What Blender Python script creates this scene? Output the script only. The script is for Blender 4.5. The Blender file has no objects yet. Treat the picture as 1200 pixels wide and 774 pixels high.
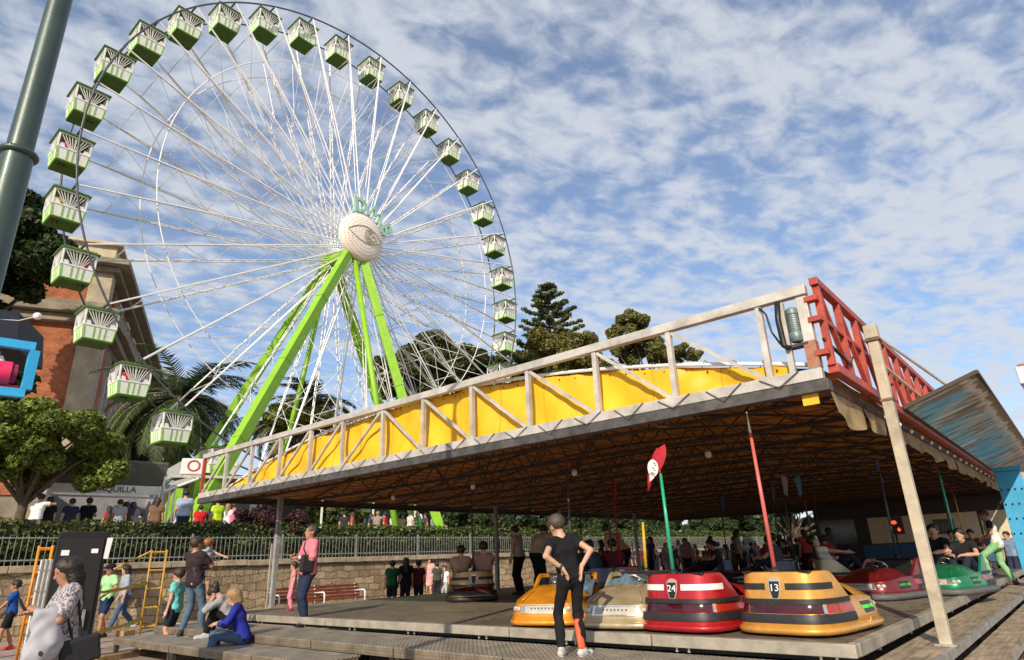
import bpy, math, random
import numpy as np
from mathutils import Vector, Matrix, Euler, Quaternion

# ------------------------------------------------------------------ scene, camera, sky, sun
SC = bpy.context.scene
COL = SC.collection
random.seed(7)
RNG = np.random.default_rng(11)

FPX, CX, CY, IW = 743.0, 600.0, 387.0, 1200.0      # focal length and centre of the photograph in its own pixels
CAM = np.array([0.0, 0.0, 1.45])
def _n(v): return v / np.linalg.norm(v)
def _ray(p): return np.array([p[0] - CX, -(p[1] - CY), -FPX])
_vy = _n(_ray((1284, 630))); _vx = -_n(_ray((-314, 690)))
_vz = _n(np.cross(_vx, _vy)); _vx = _n(np.cross(_vy, _vz))
ROT = np.array([_vx, _vy, _vz])

cam_d = bpy.data.cameras.new('camera')
cam_d.sensor_width = 36.0
cam_d.lens = 36.0 * FPX / IW
cam_d.clip_start = 0.1
cam_d.clip_end = 3000
cam = bpy.data.objects.new('camera', cam_d)
COL.objects.link(cam)
m4 = Matrix(ROT.tolist()).to_4x4(); m4.translation = Vector(CAM)
cam.matrix_world = m4
SC.camera = cam

SUN_EL, SUN_AZ = math.radians(29), math.radians(23)     # azimuth: sun stands towards (sin, -cos)
SUNV = Vector((math.sin(SUN_AZ) * math.cos(SUN_EL), -math.cos(SUN_AZ) * math.cos(SUN_EL), math.sin(SUN_EL)))
sun_d = bpy.data.lights.new('sun', 'SUN')
sun_d.energy = 4.3
sun_d.angle = math.radians(0.5)
sun_d.color = (1.0, 0.87, 0.70)
sun = bpy.data.objects.new('sun', sun_d); COL.objects.link(sun)
sun.rotation_euler = SUNV.to_track_quat('Z', 'Y').to_euler()
sun.location = SUNV * 80

world = bpy.data.worlds.new('World'); SC.world = world
world.use_nodes = True
nt = world.node_tree; nt.nodes.clear()
def wn(t, **kw):
    n = nt.nodes.new(t)
    for k, v in kw.items(): setattr(n, k, v)
    return n
def wl(a, b): nt.links.new(a, b)
def wmath(op, a, b=None, clamp=False):
    n = wn('ShaderNodeMath', operation=op); n.use_clamp = clamp
    for i, v in enumerate((a, b)):
        if v is None: continue
        if isinstance(v, (int, float)): n.inputs[i].default_value = v
        else: wl(v, n.inputs[i])
    return n.outputs[0]
sky = wn('ShaderNodeTexSky', sky_type='NISHITA')
sky.sun_disc = False
sky.sun_elevation = SUN_EL
sky.sun_rotation = math.pi - SUN_AZ
sky.air_density = 1.0; sky.dust_density = 0.6; sky.ozone_density = 3.8
bg_sky = wn('ShaderNodeBackground'); bg_sky.inputs['Strength'].default_value = 0.15
wl(sky.outputs[0], bg_sky.inputs['Color'])
tc = wn('ShaderNodeTexCoord')
sep = wn('ShaderNodeSeparateXYZ'); wl(tc.outputs['Generated'], sep.inputs[0])
zz = wmath('ADD', wmath('MAXIMUM', sep.outputs['Z'], 0.0), 0.10)
px_ = wmath('DIVIDE', sep.outputs['X'], zz); py_ = wmath('DIVIDE', sep.outputs['Y'], zz)
comb = wn('ShaderNodeCombineXYZ'); wl(px_, comb.inputs[0]); wl(py_, comb.inputs[1])
mpr = wn('ShaderNodeMapping'); wl(comb.outputs[0], mpr.inputs[0])
mpr.inputs['Rotation'].default_value = (0, 0, math.radians(-70))
mp = wn('ShaderNodeMapping'); wl(mpr.outputs[0], mp.inputs[0])
mp.inputs['Location'].default_value = (3.1, 0.35, 0)
mp.inputs['Scale'].default_value = (0.9, 1.9, 1.0)
def wnoise(scale, detail, rough, dist=0.0, vec=None):
    n = wn('ShaderNodeTexNoise'); n.inputs['Scale'].default_value = scale
    n.inputs['Detail'].default_value = detail; n.inputs['Roughness'].default_value = rough
    n.inputs['Distortion'].default_value = dist
    wl(vec or mp.outputs[0], n.inputs['Vector']); return n.outputs['Fac']
big = wnoise(0.7, 2, 0.5)
band = wnoise(2.5, 7, 0.52, 0.25)
mp2 = wn('ShaderNodeMapping'); wl(mpr.outputs[0], mp2.inputs[0])
mp2.inputs['Scale'].default_value = (1.0, 1.3, 1.0)
puff = wnoise(11.0, 6, 0.55, 0.3, mp2.outputs[0])
cl = wmath('ADD', wmath('MULTIPLY', big, 0.36), wmath('ADD', wmath('MULTIPLY', band, 0.75), wmath('MULTIPLY', puff, 0.86)))
# more cloud towards the horizon and to the right, clearer overhead on the left
side = wmath('MULTIPLY', wmath('ADD', sep.outputs['X'], 0.62), 0.07)
low = wmath('MULTIPLY', wmath('SUBTRACT', 0.55, sep.outputs['Z']), 0.10)
cl = wmath('ADD', cl, wmath('ADD', side, low))
ramp = wn('ShaderNodeMapRange'); ramp.interpolation_type = 'SMOOTHSTEP'
wl(cl, ramp.inputs[0])
ramp.inputs[1].default_value = 0.80; ramp.inputs[2].default_value = 1.18
ramp.inputs[3].default_value = 0.14; ramp.inputs[4].default_value = 0.90
bg_c = wn('ShaderNodeBackground'); bg_c.inputs['Color'].default_value = (0.86, 0.91, 1.0, 1)
bg_c.inputs['Strength'].default_value = 0.69
mixw = wn('ShaderNodeMixShader')
wl(ramp.outputs[0], mixw.inputs[0]); wl(bg_sky.outputs[0], mixw.inputs[1]); wl(bg_c.outputs[0], mixw.inputs[2])
wo = wn('ShaderNodeOutputWorld'); wl(mixw.outputs[0], wo.inputs[0])

SC.view_settings.view_transform = 'Standard'
SC.view_settings.look = 'None'
SC.view_settings.gamma = 1.0
SC.view_settings.exposure = 0.2
SC.cycles.max_bounces = 6
SC.cycles.transparent_max_bounces = 8
SC.cycles.use_denoising = True

# ------------------------------------------------------------------ finding real places from the photograph
def RAY(p): return ROT @ _n(_ray(p))
def on_z(px, py, z): d = RAY((px, py)); return CAM + d * ((z - CAM[2]) / d[2])
def on_y(px, py, y): d = RAY((px, py)); return CAM + d * ((y - CAM[1]) / d[1])
def on_x(px, py, x): d = RAY((px, py)); return CAM + d * ((x - CAM[0]) / d[0])
def on_d(px, py, D): d = RAY((px, py)); return CAM + d * (D / math.hypot(d[0], d[1]))
def under_head(px, py, zbase, h):     # where someone of height h stands when the top of the head is seen here
    d = RAY((px, py)); k = d[2] / math.hypot(d[0], d[1])
    return on_d(px, py, (zbase + h - CAM[2]) / k)
def yaw_of(p, phi):                   # phi: 0 = faces away from the camera, 90 = turned left, 180 = faces the camera
    return math.atan2(p[1], p[0]) + math.radians(phi) - math.pi / 2

# ------------------------------------------------------------------ materials
MATS = {}
def mat(name, c, rough=0.6, metal=0.0, var=0.12, vscale=6.0, bump=0.0, bscale=30.0, c2=None, coat=0.0, trans=0.0, island=0.0, emit=0.0, spec=0.5):
    if name in MATS: return MATS[name]
    m = bpy.data.materials.new(name); m.use_nodes = True
    t = m.node_tree; b = t.nodes['Principled BSDF']
    L = t.links.new
    tcn = t.nodes.new('ShaderNodeTexCoord')
    nz = t.nodes.new('ShaderNodeTexNoise'); nz.inputs['Scale'].default_value = vscale; nz.inputs['Detail'].default_value = 6; nz.inputs['Roughness'].default_value = 0.65
    L(tcn.outputs['Object'], nz.inputs['Vector'])
    mx = t.nodes.new('ShaderNodeMix'); mx.data_type = 'RGBA'
    if c2 is None:
        a = [max(0, v * (1 - var * 1.6)) for v in c]; d = [min(1, v * (1 + var * 1.3)) for v in c]
    else: a, d = c, c2
    mx.inputs[6].default_value = (*a, 1); mx.inputs[7].default_value = (*d, 1)
    mr = t.nodes.new('ShaderNodeMapRange'); mr.inputs[1].default_value = 0.3; mr.inputs[2].default_value = 0.7
    L(nz.outputs['Fac'], mr.inputs[0]); L(mr.outputs[0], mx.inputs[0])
    col = mx.outputs[2]
    if island > 0:
        g = t.nodes.new('ShaderNodeNewGeometry')
        hs = t.nodes.new('ShaderNodeHueSaturation')
        r1 = t.nodes.new('ShaderNodeMapRange'); r1.inputs[3].default_value = 1 - island; r1.inputs[4].default_value = 1 + island * 1.3
        L(g.outputs['Random Per Island'], r1.inputs[0]); L(r1.outputs[0], hs.inputs['Value'])
        r2 = t.nodes.new('ShaderNodeMapRange'); r2.inputs[3].default_value = 0.48; r2.inputs[4].default_value = 0.515
        L(g.outputs['Random Per Island'], r2.inputs[0]); L(r2.outputs[0], hs.inputs['Hue'])
        L(col, hs.inputs['Color']); col = hs.outputs[0]
    L(col, b.inputs['Base Color'])
    rr = t.nodes.new('ShaderNodeMapRange'); rr.inputs[3].default_value = max(0.02, rough - 0.1); rr.inputs[4].default_value = min(1, rough + 0.1)
    L(nz.outputs['Fac'], rr.inputs[0]); L(rr.outputs[0], b.inputs['Roughness'])
    b.inputs['Metallic'].default_value = metal
    b.inputs['Specular IOR Level'].default_value = spec
    if coat: b.inputs['Coat Weight'].default_value = coat; b.inputs['Coat Roughness'].default_value = 0.05
    if bump:
        n2 = t.nodes.new('ShaderNodeTexNoise'); n2.inputs['Scale'].default_value = bscale; n2.inputs['Detail'].default_value = 5
        L(tcn.outputs['Object'], n2.inputs['Vector'])
        bp = t.nodes.new('ShaderNodeBump'); bp.inputs['Strength'].default_value = bump; bp.inputs['Distance'].default_value = 0.02
        L(n2.outputs['Fac'], bp.inputs['Height']); L(bp.outputs[0], b.inputs['Normal'])
    if emit:
        b.inputs['Emission Color'].default_value = (*c, 1); b.inputs['Emission Strength'].default_value = emit
    if trans:
        tr = t.nodes.new('ShaderNodeBsdfTranslucent'); L(col, tr.inputs['Color'])
        ms = t.nodes.new('ShaderNodeMixShader'); ms.inputs[0].default_value = trans
        out = t.nodes['Material Output']
        L(b.outputs[0], ms.inputs[1]); L(tr.outputs[0], ms.inputs[2]); L(ms.outputs[0], out.inputs[0])
    MATS[name] = m
    return m

def nodes_of(m): return m.node_tree, m.node_tree.nodes['Principled BSDF']

def brick_mat(name, c1, c2, mortar, scale, bw=0.5, rh=0.25, ms=0.02, wob=0.0, axis='XZ', bump=0.6, stain=0.35):
    m = bpy.data.materials.new(name); m.use_nodes = True
    t, b = nodes_of(m); L = t.links.new
    tcn = t.nodes.new('ShaderNodeTexCoord')
    sp = t.nodes.new('ShaderNodeSeparateXYZ'); L(tcn.outputs['Object'], sp.inputs[0])
    cb = t.nodes.new('ShaderNodeCombineXYZ')
    L(sp.outputs[axis[0]], cb.inputs[0]); L(sp.outputs[axis[1]], cb.inputs[1])
    vec = cb.outputs[0]
    if wob:
        nz = t.nodes.new('ShaderNodeTexNoise'); nz.inputs['Scale'].default_value = 2.2; nz.inputs['Detail'].default_value = 3
        L(tcn.outputs['Object'], nz.inputs['Vector'])
        vm = t.nodes.new('ShaderNodeVectorMath'); vm.operation = 'MULTIPLY_ADD'
        L(nz.outputs['Color'], vm.inputs[0]); vm.inputs[1].default_value = (wob, wob, 0); L(vec, vm.inputs[2]); vec = vm.outputs[0]
    br = t.nodes.new('ShaderNodeTexBrick')
    br.inputs['Color1'].default_value = (*c1, 1); br.inputs['Color2'].default_value = (*c2, 1); br.inputs['Mortar'].default_value = (*mortar, 1)
    br.inputs['Scale'].default_value = scale; br.inputs['Brick Width'].default_value = bw; br.inputs['Row Height'].default_value = rh
    br.inputs['Mortar Size'].default_value = ms; br.inputs['Mortar Smooth'].default_value = 0.3; br.inputs['Bias'].default_value = 0.0
    L(vec, br.inputs['Vector'])
    n2 = t.nodes.new('ShaderNodeTexNoise'); n2.inputs['Scale'].default_value = 1.3; n2.inputs['Detail'].default_value = 8; n2.inputs['Roughness'].default_value = 0.7
    L(tcn.outputs['Object'], n2.inputs['Vector'])
    r = t.nodes.new('ShaderNodeMapRange'); r.inputs[1].default_value = 0.3; r.inputs[2].default_value = 0.7
    r.inputs[3].default_value = 1 - stain; r.inputs[4].default_value = 1 + stain * 0.4
    L(n2.outputs['Fac'], r.inputs[0])
    hs = t.nodes.new('ShaderNodeHueSaturation'); L(br.outputs['Color'], hs.inputs['Color']); L(r.outputs[0], hs.inputs['Value'])
    L(hs.outputs[0], b.inputs['Base Color'])
    b.inputs['Roughness'].default_value = 0.9
    bp = t.nodes.new('ShaderNodeBump'); bp.inputs['Strength'].default_value = bump; bp.inputs['Distance'].default_value = 0.03
    n3 = t.nodes.new('ShaderNodeTexNoise'); n3.inputs['Scale'].default_value = 14; n3.inputs['Detail'].default_value = 6
    L(tcn.outputs['Object'], n3.inputs['Vector'])
    ad = t.nodes.new('ShaderNodeMath'); ad.operation = 'SUBTRACT'; L(n3.outputs['Fac'], ad.inputs[0]); L(br.outputs['Fac'], ad.inputs[1])
    L(ad.outputs[0], bp.inputs['Height']); L(bp.outputs[0], b.inputs['Normal'])
    return m

# ------------------------------------------------------------------ tagging and mesh helpers
def tag(o, label=None, cat=None, group=None, kind=None):
    if label: o['label'] = label
    if cat: o['category'] = cat
    if group: o['group'] = group
    if kind: o['kind'] = kind
    return o
def empty(name, loc=(0, 0, 0), rz=0.0, label=None, cat=None, group=None):
    o = bpy.data.objects.new(name, None); COL.objects.link(o)
    o.location = Vector([float(v) for v in loc]); o.rotation_euler = (0, 0, rz)
    o.empty_display_size = 0.1
    return tag(o, label, cat, group)
KIDS = {}
def link_mesh(name, me, parent=None):
    o = bpy.data.objects.new(name, me); COL.objects.link(o)
    if parent is not None:
        o.parent = parent; KIDS.setdefault(parent, []).append(o)
    return o
def copy_tree(o, parent=None):
    c = o.copy(); COL.objects.link(c)
    if parent is not None:
        c.parent = parent; KIDS.setdefault(parent, []).append(c)
    for ch in list(KIDS.get(o, ())): copy_tree(ch, c)
    return c

class MB:
    """collects shapes; build() links them as one mesh object"""
    def __init__(s): s.v = []; s.f = []; s.mi = []; s.m = 0
    def add(s, vs, fs):
        o = len(s.v); s.v += [tuple(map(float, p)) for p in vs]
        s.f += [tuple(i + o for i in f) for f in fs]; s.mi += [s.m] * len(fs)
    def box(s, c, d, R=None):
        c = Vector([float(v) for v in c]); h = [x / 2 for x in d]
        vs = [Vector((sx * h[0], sy * h[1], sz * h[2])) for sx in (-1, 1) for sy in (-1, 1) for sz in (-1, 1)]
        if R is not None: vs = [R @ v for v in vs]
        s.add([v + c for v in vs], [(0, 1, 3, 2), (4, 6, 7, 5), (0, 4, 5, 1), (2, 3, 7, 6), (0, 2, 6, 4), (1, 5, 7, 3)])
    def bar(s, a, b, w=0.06, h=None, up=(0, 0, 1)):
        a = Vector([float(v) for v in a]); b = Vector([float(v) for v in b]); h = h or w
        z = (b - a).normalized(); u = Vector(up)
        if abs(z.dot(u)) > 0.98: u = Vector((1, 0, 0))
        x = z.cross(u).normalized(); y = x.cross(z).normalized()
        vs = []
        for p in (a, b):
            for sx, sy in ((-1, -1), (1, -1), (1, 1), (-1, 1)): vs.append(p + x * sx * w / 2 + y * sy * h / 2)
        s.add(vs, [(3, 2, 1, 0), (4, 5, 6, 7), (0, 1, 5, 4), (1, 2, 6, 5), (2, 3, 7, 6), (3, 0, 4, 7)])
    def tube(s, pts, r=0.03, n=8, caps=True):
        pts = [Vector([float(v) for v in p]) for p in pts]; rs = r if isinstance(r, (list, tuple)) else [r] * len(pts)
        o = len(s.v); prev = None
        for i, p in enumerate(pts):
            t = (pts[min(i + 1, len(pts) - 1)] - pts[max(i - 1, 0)]).normalized()
            if prev is None:
                u = Vector((0, 0, 1)) if abs(t.z) < 0.95 else Vector((1, 0, 0))
                x = t.cross(u).normalized()
            else: x = (prev - t * prev.dot(t)).normalized()
            y = t.cross(x); prev = x
            for k in range(n):
                a = 2 * math.pi * k / n
                s.v.append(tuple(p + (x * math.cos(a) + y * math.sin(a)) * rs[i]))
        for i in range(len(pts) - 1):
            for k in range(n):
                s.f.append((o + i * n + k, o + i * n + (k + 1) % n, o + (i + 1) * n + (k + 1) % n, o + (i + 1) * n + k)); s.mi.append(s.m)
        if caps:
            s.f.append(tuple(o + k for k in range(n))[::-1]); s.f.append(tuple(o + (len(pts) - 1) * n + k for k in range(n))); s.mi += [s.m, s.m]
    def lathe(s, prof, c=(0, 0, 0), n=24, R=None):
        c = Vector([float(v) for v in c]); vs = []
        for r, z in prof:
            for k in range(n):
                a = 2 * math.pi * k / n; v = Vector((r * math.cos(a), r * math.sin(a), z))
                vs.append((R @ v if R is not None else v) + c)
        fs = [(i * n + k, i * n + (k + 1) % n, (i + 1) * n + (k + 1) % n, (i + 1) * n + k) for i in range(len(prof) - 1) for k in range(n)]
        fs.append(tuple(range(n))[::-1]); fs.append(tuple((len(prof) - 1) * n + k for k in range(n)))
        s.add(vs, fs)
    def grid(s, P, thick=None, flip=False):
        """P[i][j] surface points; optional thickness along -normal"""
        n, m = len(P), len(P[0])
        vs = [p for row in P for p in row]
        fs = [(i * m + j, (i + 1) * m + j, (i + 1) * m + j + 1, i * m + j + 1) for i in range(n - 1) for j in range(m - 1)]
        if flip: fs = [f[::-1] for f in fs]
        s.add(vs, fs)
    def prism(s, poly, off):
        off = Vector(off); n = len(poly); P = [Vector([float(v) for v in p]) for p in poly]
        s.add(P + [p + off for p in P], [tuple(range(n))[::-1], tuple(range(n, 2 * n))] + [(i, (i + 1) % n, n + (i + 1) % n, n + i) for i in range(n)])
    def build(s, name, mats, parent=None, smooth=False, bevel=0.0, local=True):
        me = bpy.data.meshes.new(name)
        off = Vector((0, 0, 0))
        if parent is not None and local:
            p = parent
            while p is not None: off += p.location; p = p.parent
        me.from_pydata([(x - off.x, y - off.y, z - off.z) for x, y, z in s.v], [], s.f)
        ms = mats if isinstance(mats, (list, tuple)) else [mats]
        for m in ms: me.materials.append(m)
        if len(ms) > 1: me.polygons.foreach_set('material_index', s.mi)
        if smooth: me.polygons.foreach_set('use_smooth', [True] * len(me.polygons))
        me.update()
        o = link_mesh(name, me, parent)
        if smooth == 'auto' : me.set_sharp_from_angle(angle=math.radians(40))
        if bevel:
            bv = o.modifiers.new('bevel', 'BEVEL'); bv.width = bevel; bv.segments = 2; bv.limit_method = 'ANGLE'
        return o

def text_into(mb, s, size, M, depth=0.01, align='CENTER', bold=0.0):
    """letters as real extruded shapes: baseline on local x, facing local +z of M"""
    cu = bpy.data.curves.new('letters', 'FONT'); cu.body = s; cu.size = size; cu.extrude = depth / 2; cu.align_x = align; cu.align_y = 'CENTER'
    cu.resolution_u = 3; cu.offset = bold
    ob = bpy.data.objects.new('letters', cu); COL.objects.link(ob)
    bpy.context.view_layer.update()
    me = bpy.data.meshes.new_from_object(ob)
    mb.add([M @ v.co for v in me.vertices], [tuple(p.vertices) for p in me.polygons])
    bpy.data.objects.remove(ob); bpy.data.curves.remove(cu); bpy.data.meshes.remove(me)
def frame_M(o, x, y):
    x = Vector(x).normalized(); y = Vector(y); z = x.cross(y).normalized(); y = z.cross(x)
    M = Matrix((x, y, z)).transposed().to_4x4(); M.translation = Vector([float(v) for v in o]); return M

def np_mesh(name, V, F, mat_, parent=None, smooth=False, off=(0, 0, 0)):
    me = bpy.data.meshes.new(name)
    V = np.asarray(V, np.float32) - np.asarray(off, np.float32); F = np.asarray(F, np.int32); k = F.shape[1]
    me.vertices.add(len(V)); me.vertices.foreach_set('co', V.ravel())
    me.loops.add(F.size); me.loops.foreach_set('vertex_index', F.ravel())
    me.polygons.add(len(F)); me.polygons.foreach_set('loop_start', np.arange(0, F.size, k, dtype=np.int32))
    if smooth: me.polygons.foreach_set('use_smooth', np.ones(len(F), bool))
    me.update(calc_edges=True); me.validate()
    me.materials.append(mat_)
    return link_mesh(name, me, parent)

# leaves: many small folded quads through ellipsoidal clumps
def leaf_quads(clumps, n, size, flat=0.35, shell=0.55, aspect=1.8, rng=RNG):
    C = np.array([c[:3] for c in clumps]); Rr = np.array([c[3:6] for c in clumps])
    w = (Rr[:, 0] * Rr[:, 1] * Rr[:, 2]) ** (2 / 3); w /= w.sum()
    idx = rng.choice(len(C), n, p=w)
    d = rng.normal(size=(n, 3)); d /= np.linalg.norm(d, axis=1)[:, None]
    rad = shell + (1 - shell) * rng.random(n) ** 0.6
    P = C[idx] + d * Rr[idx] * rad[:, None]
    nrm = d * 0.7 + rng.normal(size=(n, 3)) * 0.6; nrm[:, 2] += flat; nrm /= np.linalg.norm(nrm, axis=1)[:, None]
    t = rng.normal(size=(n, 3)); t -= nrm * (t * nrm).sum(1)[:, None]; t /= np.linalg.norm(t, axis=1)[:, None]
    b = np.cross(nrm, t); s = size * (0.6 + 0.8 * rng.random(n))[:, None]
    V = np.stack([P - t * s * aspect / 2, P + b * s / 2 + nrm * s * 0.12, P + t * s * aspect / 2, P - b * s / 2 + nrm * s * 0.12], 1).reshape(-1, 3)
    F = np.arange(4 * n).reshape(-1, 4)
    return V, F
# ------------------------------------------------------------------ people: smooth continuous bodies grown from their bones
def v3(*a): return np.array(a, float)
class Field:
    """union of tapered round bones, blended smoothly; meshed by surface nets"""
    def __init__(s): s.p = []
    def bone(s, a, b, ra, rb=None, k=0.05, cut=None, sub=False):
        s.p.append((np.asarray(a, float), np.asarray(b, float), ra, ra if rb is None else rb, k, cut, sub)); return s
    def mesh(s, h, noise=None, clip=None):
        pos = [p for p in s.p if not p[6]]
        lo = np.min([np.minimum(p[0] - max(p[2], p[3]), p[1] - max(p[2], p[3])) for p in pos], 0) - 2.5 * h
        hi = np.max([np.maximum(p[0] + max(p[2], p[3]), p[1] + max(p[2], p[3])) for p in pos], 0) + 2.5 * h
        n = np.ceil((hi - lo) / h).astype(int) + 1
        F = np.full(n, 0.5)
        ax = [lo[i] + h * np.arange(n[i]) for i in range(3)]
        for a, b, ra, rb, k, cut, sub in s.p:
            m = max(ra, rb) + 0.10
            i0 = np.maximum(np.floor((np.minimum(a, b) - m - lo) / h).astype(int), 0)
            i1 = np.minimum(np.ceil((np.maximum(a, b) + m - lo) / h).astype(int) + 1, n)
            if (i1 <= i0).any(): continue
            sl = tuple(slice(i0[i], i1[i]) for i in range(3))
            X, Y, Z = np.meshgrid(ax[0][sl[0]], ax[1][sl[1]], ax[2][sl[2]], indexing='ij')
            ab = b - a; L2 = max(ab @ ab, 1e-9)
            t = np.clip(((X - a[0]) * ab[0] + (Y - a[1]) * ab[1] + (Z - a[2]) * ab[2]) / L2, 0, 1)
            d = np.sqrt((X - a[0] - t * ab[0]) ** 2 + (Y - a[1] - t * ab[1]) ** 2 + (Z - a[2] - t * ab[2]) ** 2) - (ra + (rb - ra) * t)
            if cut is not None:
                for pt, nn in cut: d = np.maximum(d, (X - pt[0]) * nn[0] + (Y - pt[1]) * nn[1] + (Z - pt[2]) * nn[2])
            cur = F[sl]
            if sub: F[sl] = np.maximum(cur, -d); continue
            hh = np.maximum(k - np.abs(cur - d), 0) / k
            F[sl] = np.minimum(cur, d) - hh * hh * k * 0.25
        if noise:
            amp, fr = noise
            X, Y, Z = np.meshgrid(*ax, indexing='ij')
            F = F + amp * (np.sin(X * fr + 2 * np.sin(Z * fr * .6)) * np.sin(Y * fr * 1.1 + 1.3) + 0.6 * np.sin(Z * fr * 1.3 + 3 * np.sin(X * fr * .5 + Y * fr * .4)))
        if clip:
            X, Y, Z = np.meshgrid(*ax, indexing='ij')
            for pt, nn in clip: F = np.maximum(F, (X - pt[0]) * nn[0] + (Y - pt[1]) * nn[1] + (Z - pt[2]) * nn[2])
        return surface_nets(F, lo, h)
def surface_nets(F, lo, h):
    S = F < 0
    acc = np.zeros(tuple(np.array(F.shape) - 1) + (3,)); cnt = np.zeros(tuple(np.array(F.shape) - 1))
    n = F.shape
    quads_src = []
    for a in range(3):
        s0 = [slice(None)] * 3; s1 = [slice(None)] * 3
        s0[a] = slice(0, n[a] - 1); s1[a] = slice(1, n[a])
        f0, f1 = F[tuple(s0)], F[tuple(s1)]
        ch = (f0 < 0) != (f1 < 0)
        I = np.argwhere(ch)
        if len(I) == 0: continue
        v0 = f0[ch]; v1 = f1[ch]
        P = I.astype(float); P[:, a] += v0 / (v0 - v1)
        b, c = [x for x in range(3) if x != a]
        if a == 1: b, c = c, b
        cells = []
        ok = np.ones(len(I), bool)
        for db, dc in ((0, 0), (-1, 0), (-1, -1), (0, -1)):
            J = I.copy(); J[:, b] += db; J[:, c] += dc
            ok &= (J >= 0).all(1) & (J < np.array(acc.shape[:3])).all(1); cells.append(J)
        for J in cells:
            g = (J >= 0).all(1) & (J < np.array(acc.shape[:3])).all(1)
            np.add.at(acc, tuple(J[g].T), P[g]); np.add.at(cnt, tuple(J[g].T), 1)
        quads_src.append(([J[ok] for J in cells], (v0 < 0)[ok]))
    idm = -np.ones(cnt.shape, int); act = cnt > 0
    idm[act] = np.arange(act.sum())
    V = acc[act] / cnt[act][:, None] * h + lo
    Q = []
    for cells, inside in quads_src:
        q = np.stack([idm[tuple(J.T)] for J in cells], 1)
        q[~inside] = q[~inside][:, ::-1]; Q.append(q)
    return V, (np.concatenate(Q) if Q else np.zeros((0, 4), int))

def rot(ax, deg):
    c, s = math.cos(math.radians(deg)), math.sin(math.radians(deg))
    return {'x': np.array([[1, 0, 0], [0, c, -s], [0, s, c]]), 'y': np.array([[c, 0, s], [0, 1, 0], [-s, 0, c]]), 'z': np.array([[c, -s, 0], [s, c, 0], [0, 0, 1]])}[ax]
def ik(root, tgt, l1, l2, pole):
    root, tgt, pole = map(lambda q: np.asarray(q, float), (root, tgt, pole))
    d = tgt - root; L = np.linalg.norm(d); u = d / max(L, 1e-6); L = min(L, (l1 + l2) * 0.999); L = max(L, abs(l1 - l2) + 0.02)
    x = (l1 * l1 - l2 * l2 + L * L) / (2 * L); hgt = math.sqrt(max(l1 * l1 - x * x, 0))
    pp = pole - u * (pole @ u); pp = pp / max(np.linalg.norm(pp), 1e-6)
    return root + u * x + pp * hgt, root + u * L

JD = {}
SKIN = {'fair': (0.52, 0.30, 0.20), 'tan': (0.38, 0.19, 0.115), 'dark': (0.25, 0.13, 0.08)}
def skin(k='fair'): return mat('skin_' + k, SKIN[k], 0.55, var=0.06)
def cloth(c, pat=None):
    n = 'cloth_%02x%02x%02x' % tuple(int(255 * x) for x in c)
    return mat(n, c, 0.85, var=0.14, vscale=7, bump=0.6, bscale=13, spec=0.2)
def hairm(k):
    if 'hair_' + k in MATS: return MATS['hair_' + k]
    m = hair0(k); t, b = nodes_of(m); L = t.links.new
    tcn = t.nodes.new('ShaderNodeTexCoord'); mpn = t.nodes.new('ShaderNodeMapping'); mpn.inputs['Scale'].default_value = (130, 130, 9); L(tcn.outputs['Object'], mpn.inputs[0])
    nz = t.nodes.new('ShaderNodeTexNoise'); nz.inputs['Scale'].default_value = 1; nz.inputs['Detail'].default_value = 3; L(mpn.outputs[0], nz.inputs['Vector'])
    bp = t.nodes.new('ShaderNodeBump'); bp.inputs['Strength'].default_value = .8; bp.inputs['Distance'].default_value = .006; L(nz.outputs['Fac'], bp.inputs['Height']); L(bp.outputs[0], b.inputs['Normal'])
    return m
def hair0(k): return mat('hair_' + k, {'dark': (0.018, 0.012, 0.009), 'brown': (0.045, 0.026, 0.016), 'blond': (0.30, 0.19, 0.09), 'ginger': (0.28, 0.12, 0.04), 'grey': (0.055, 0.045, 0.038), 'ash': (0.065, 0.046, 0.030)}[k], 0.5, var=0.25, vscale=40)

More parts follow.
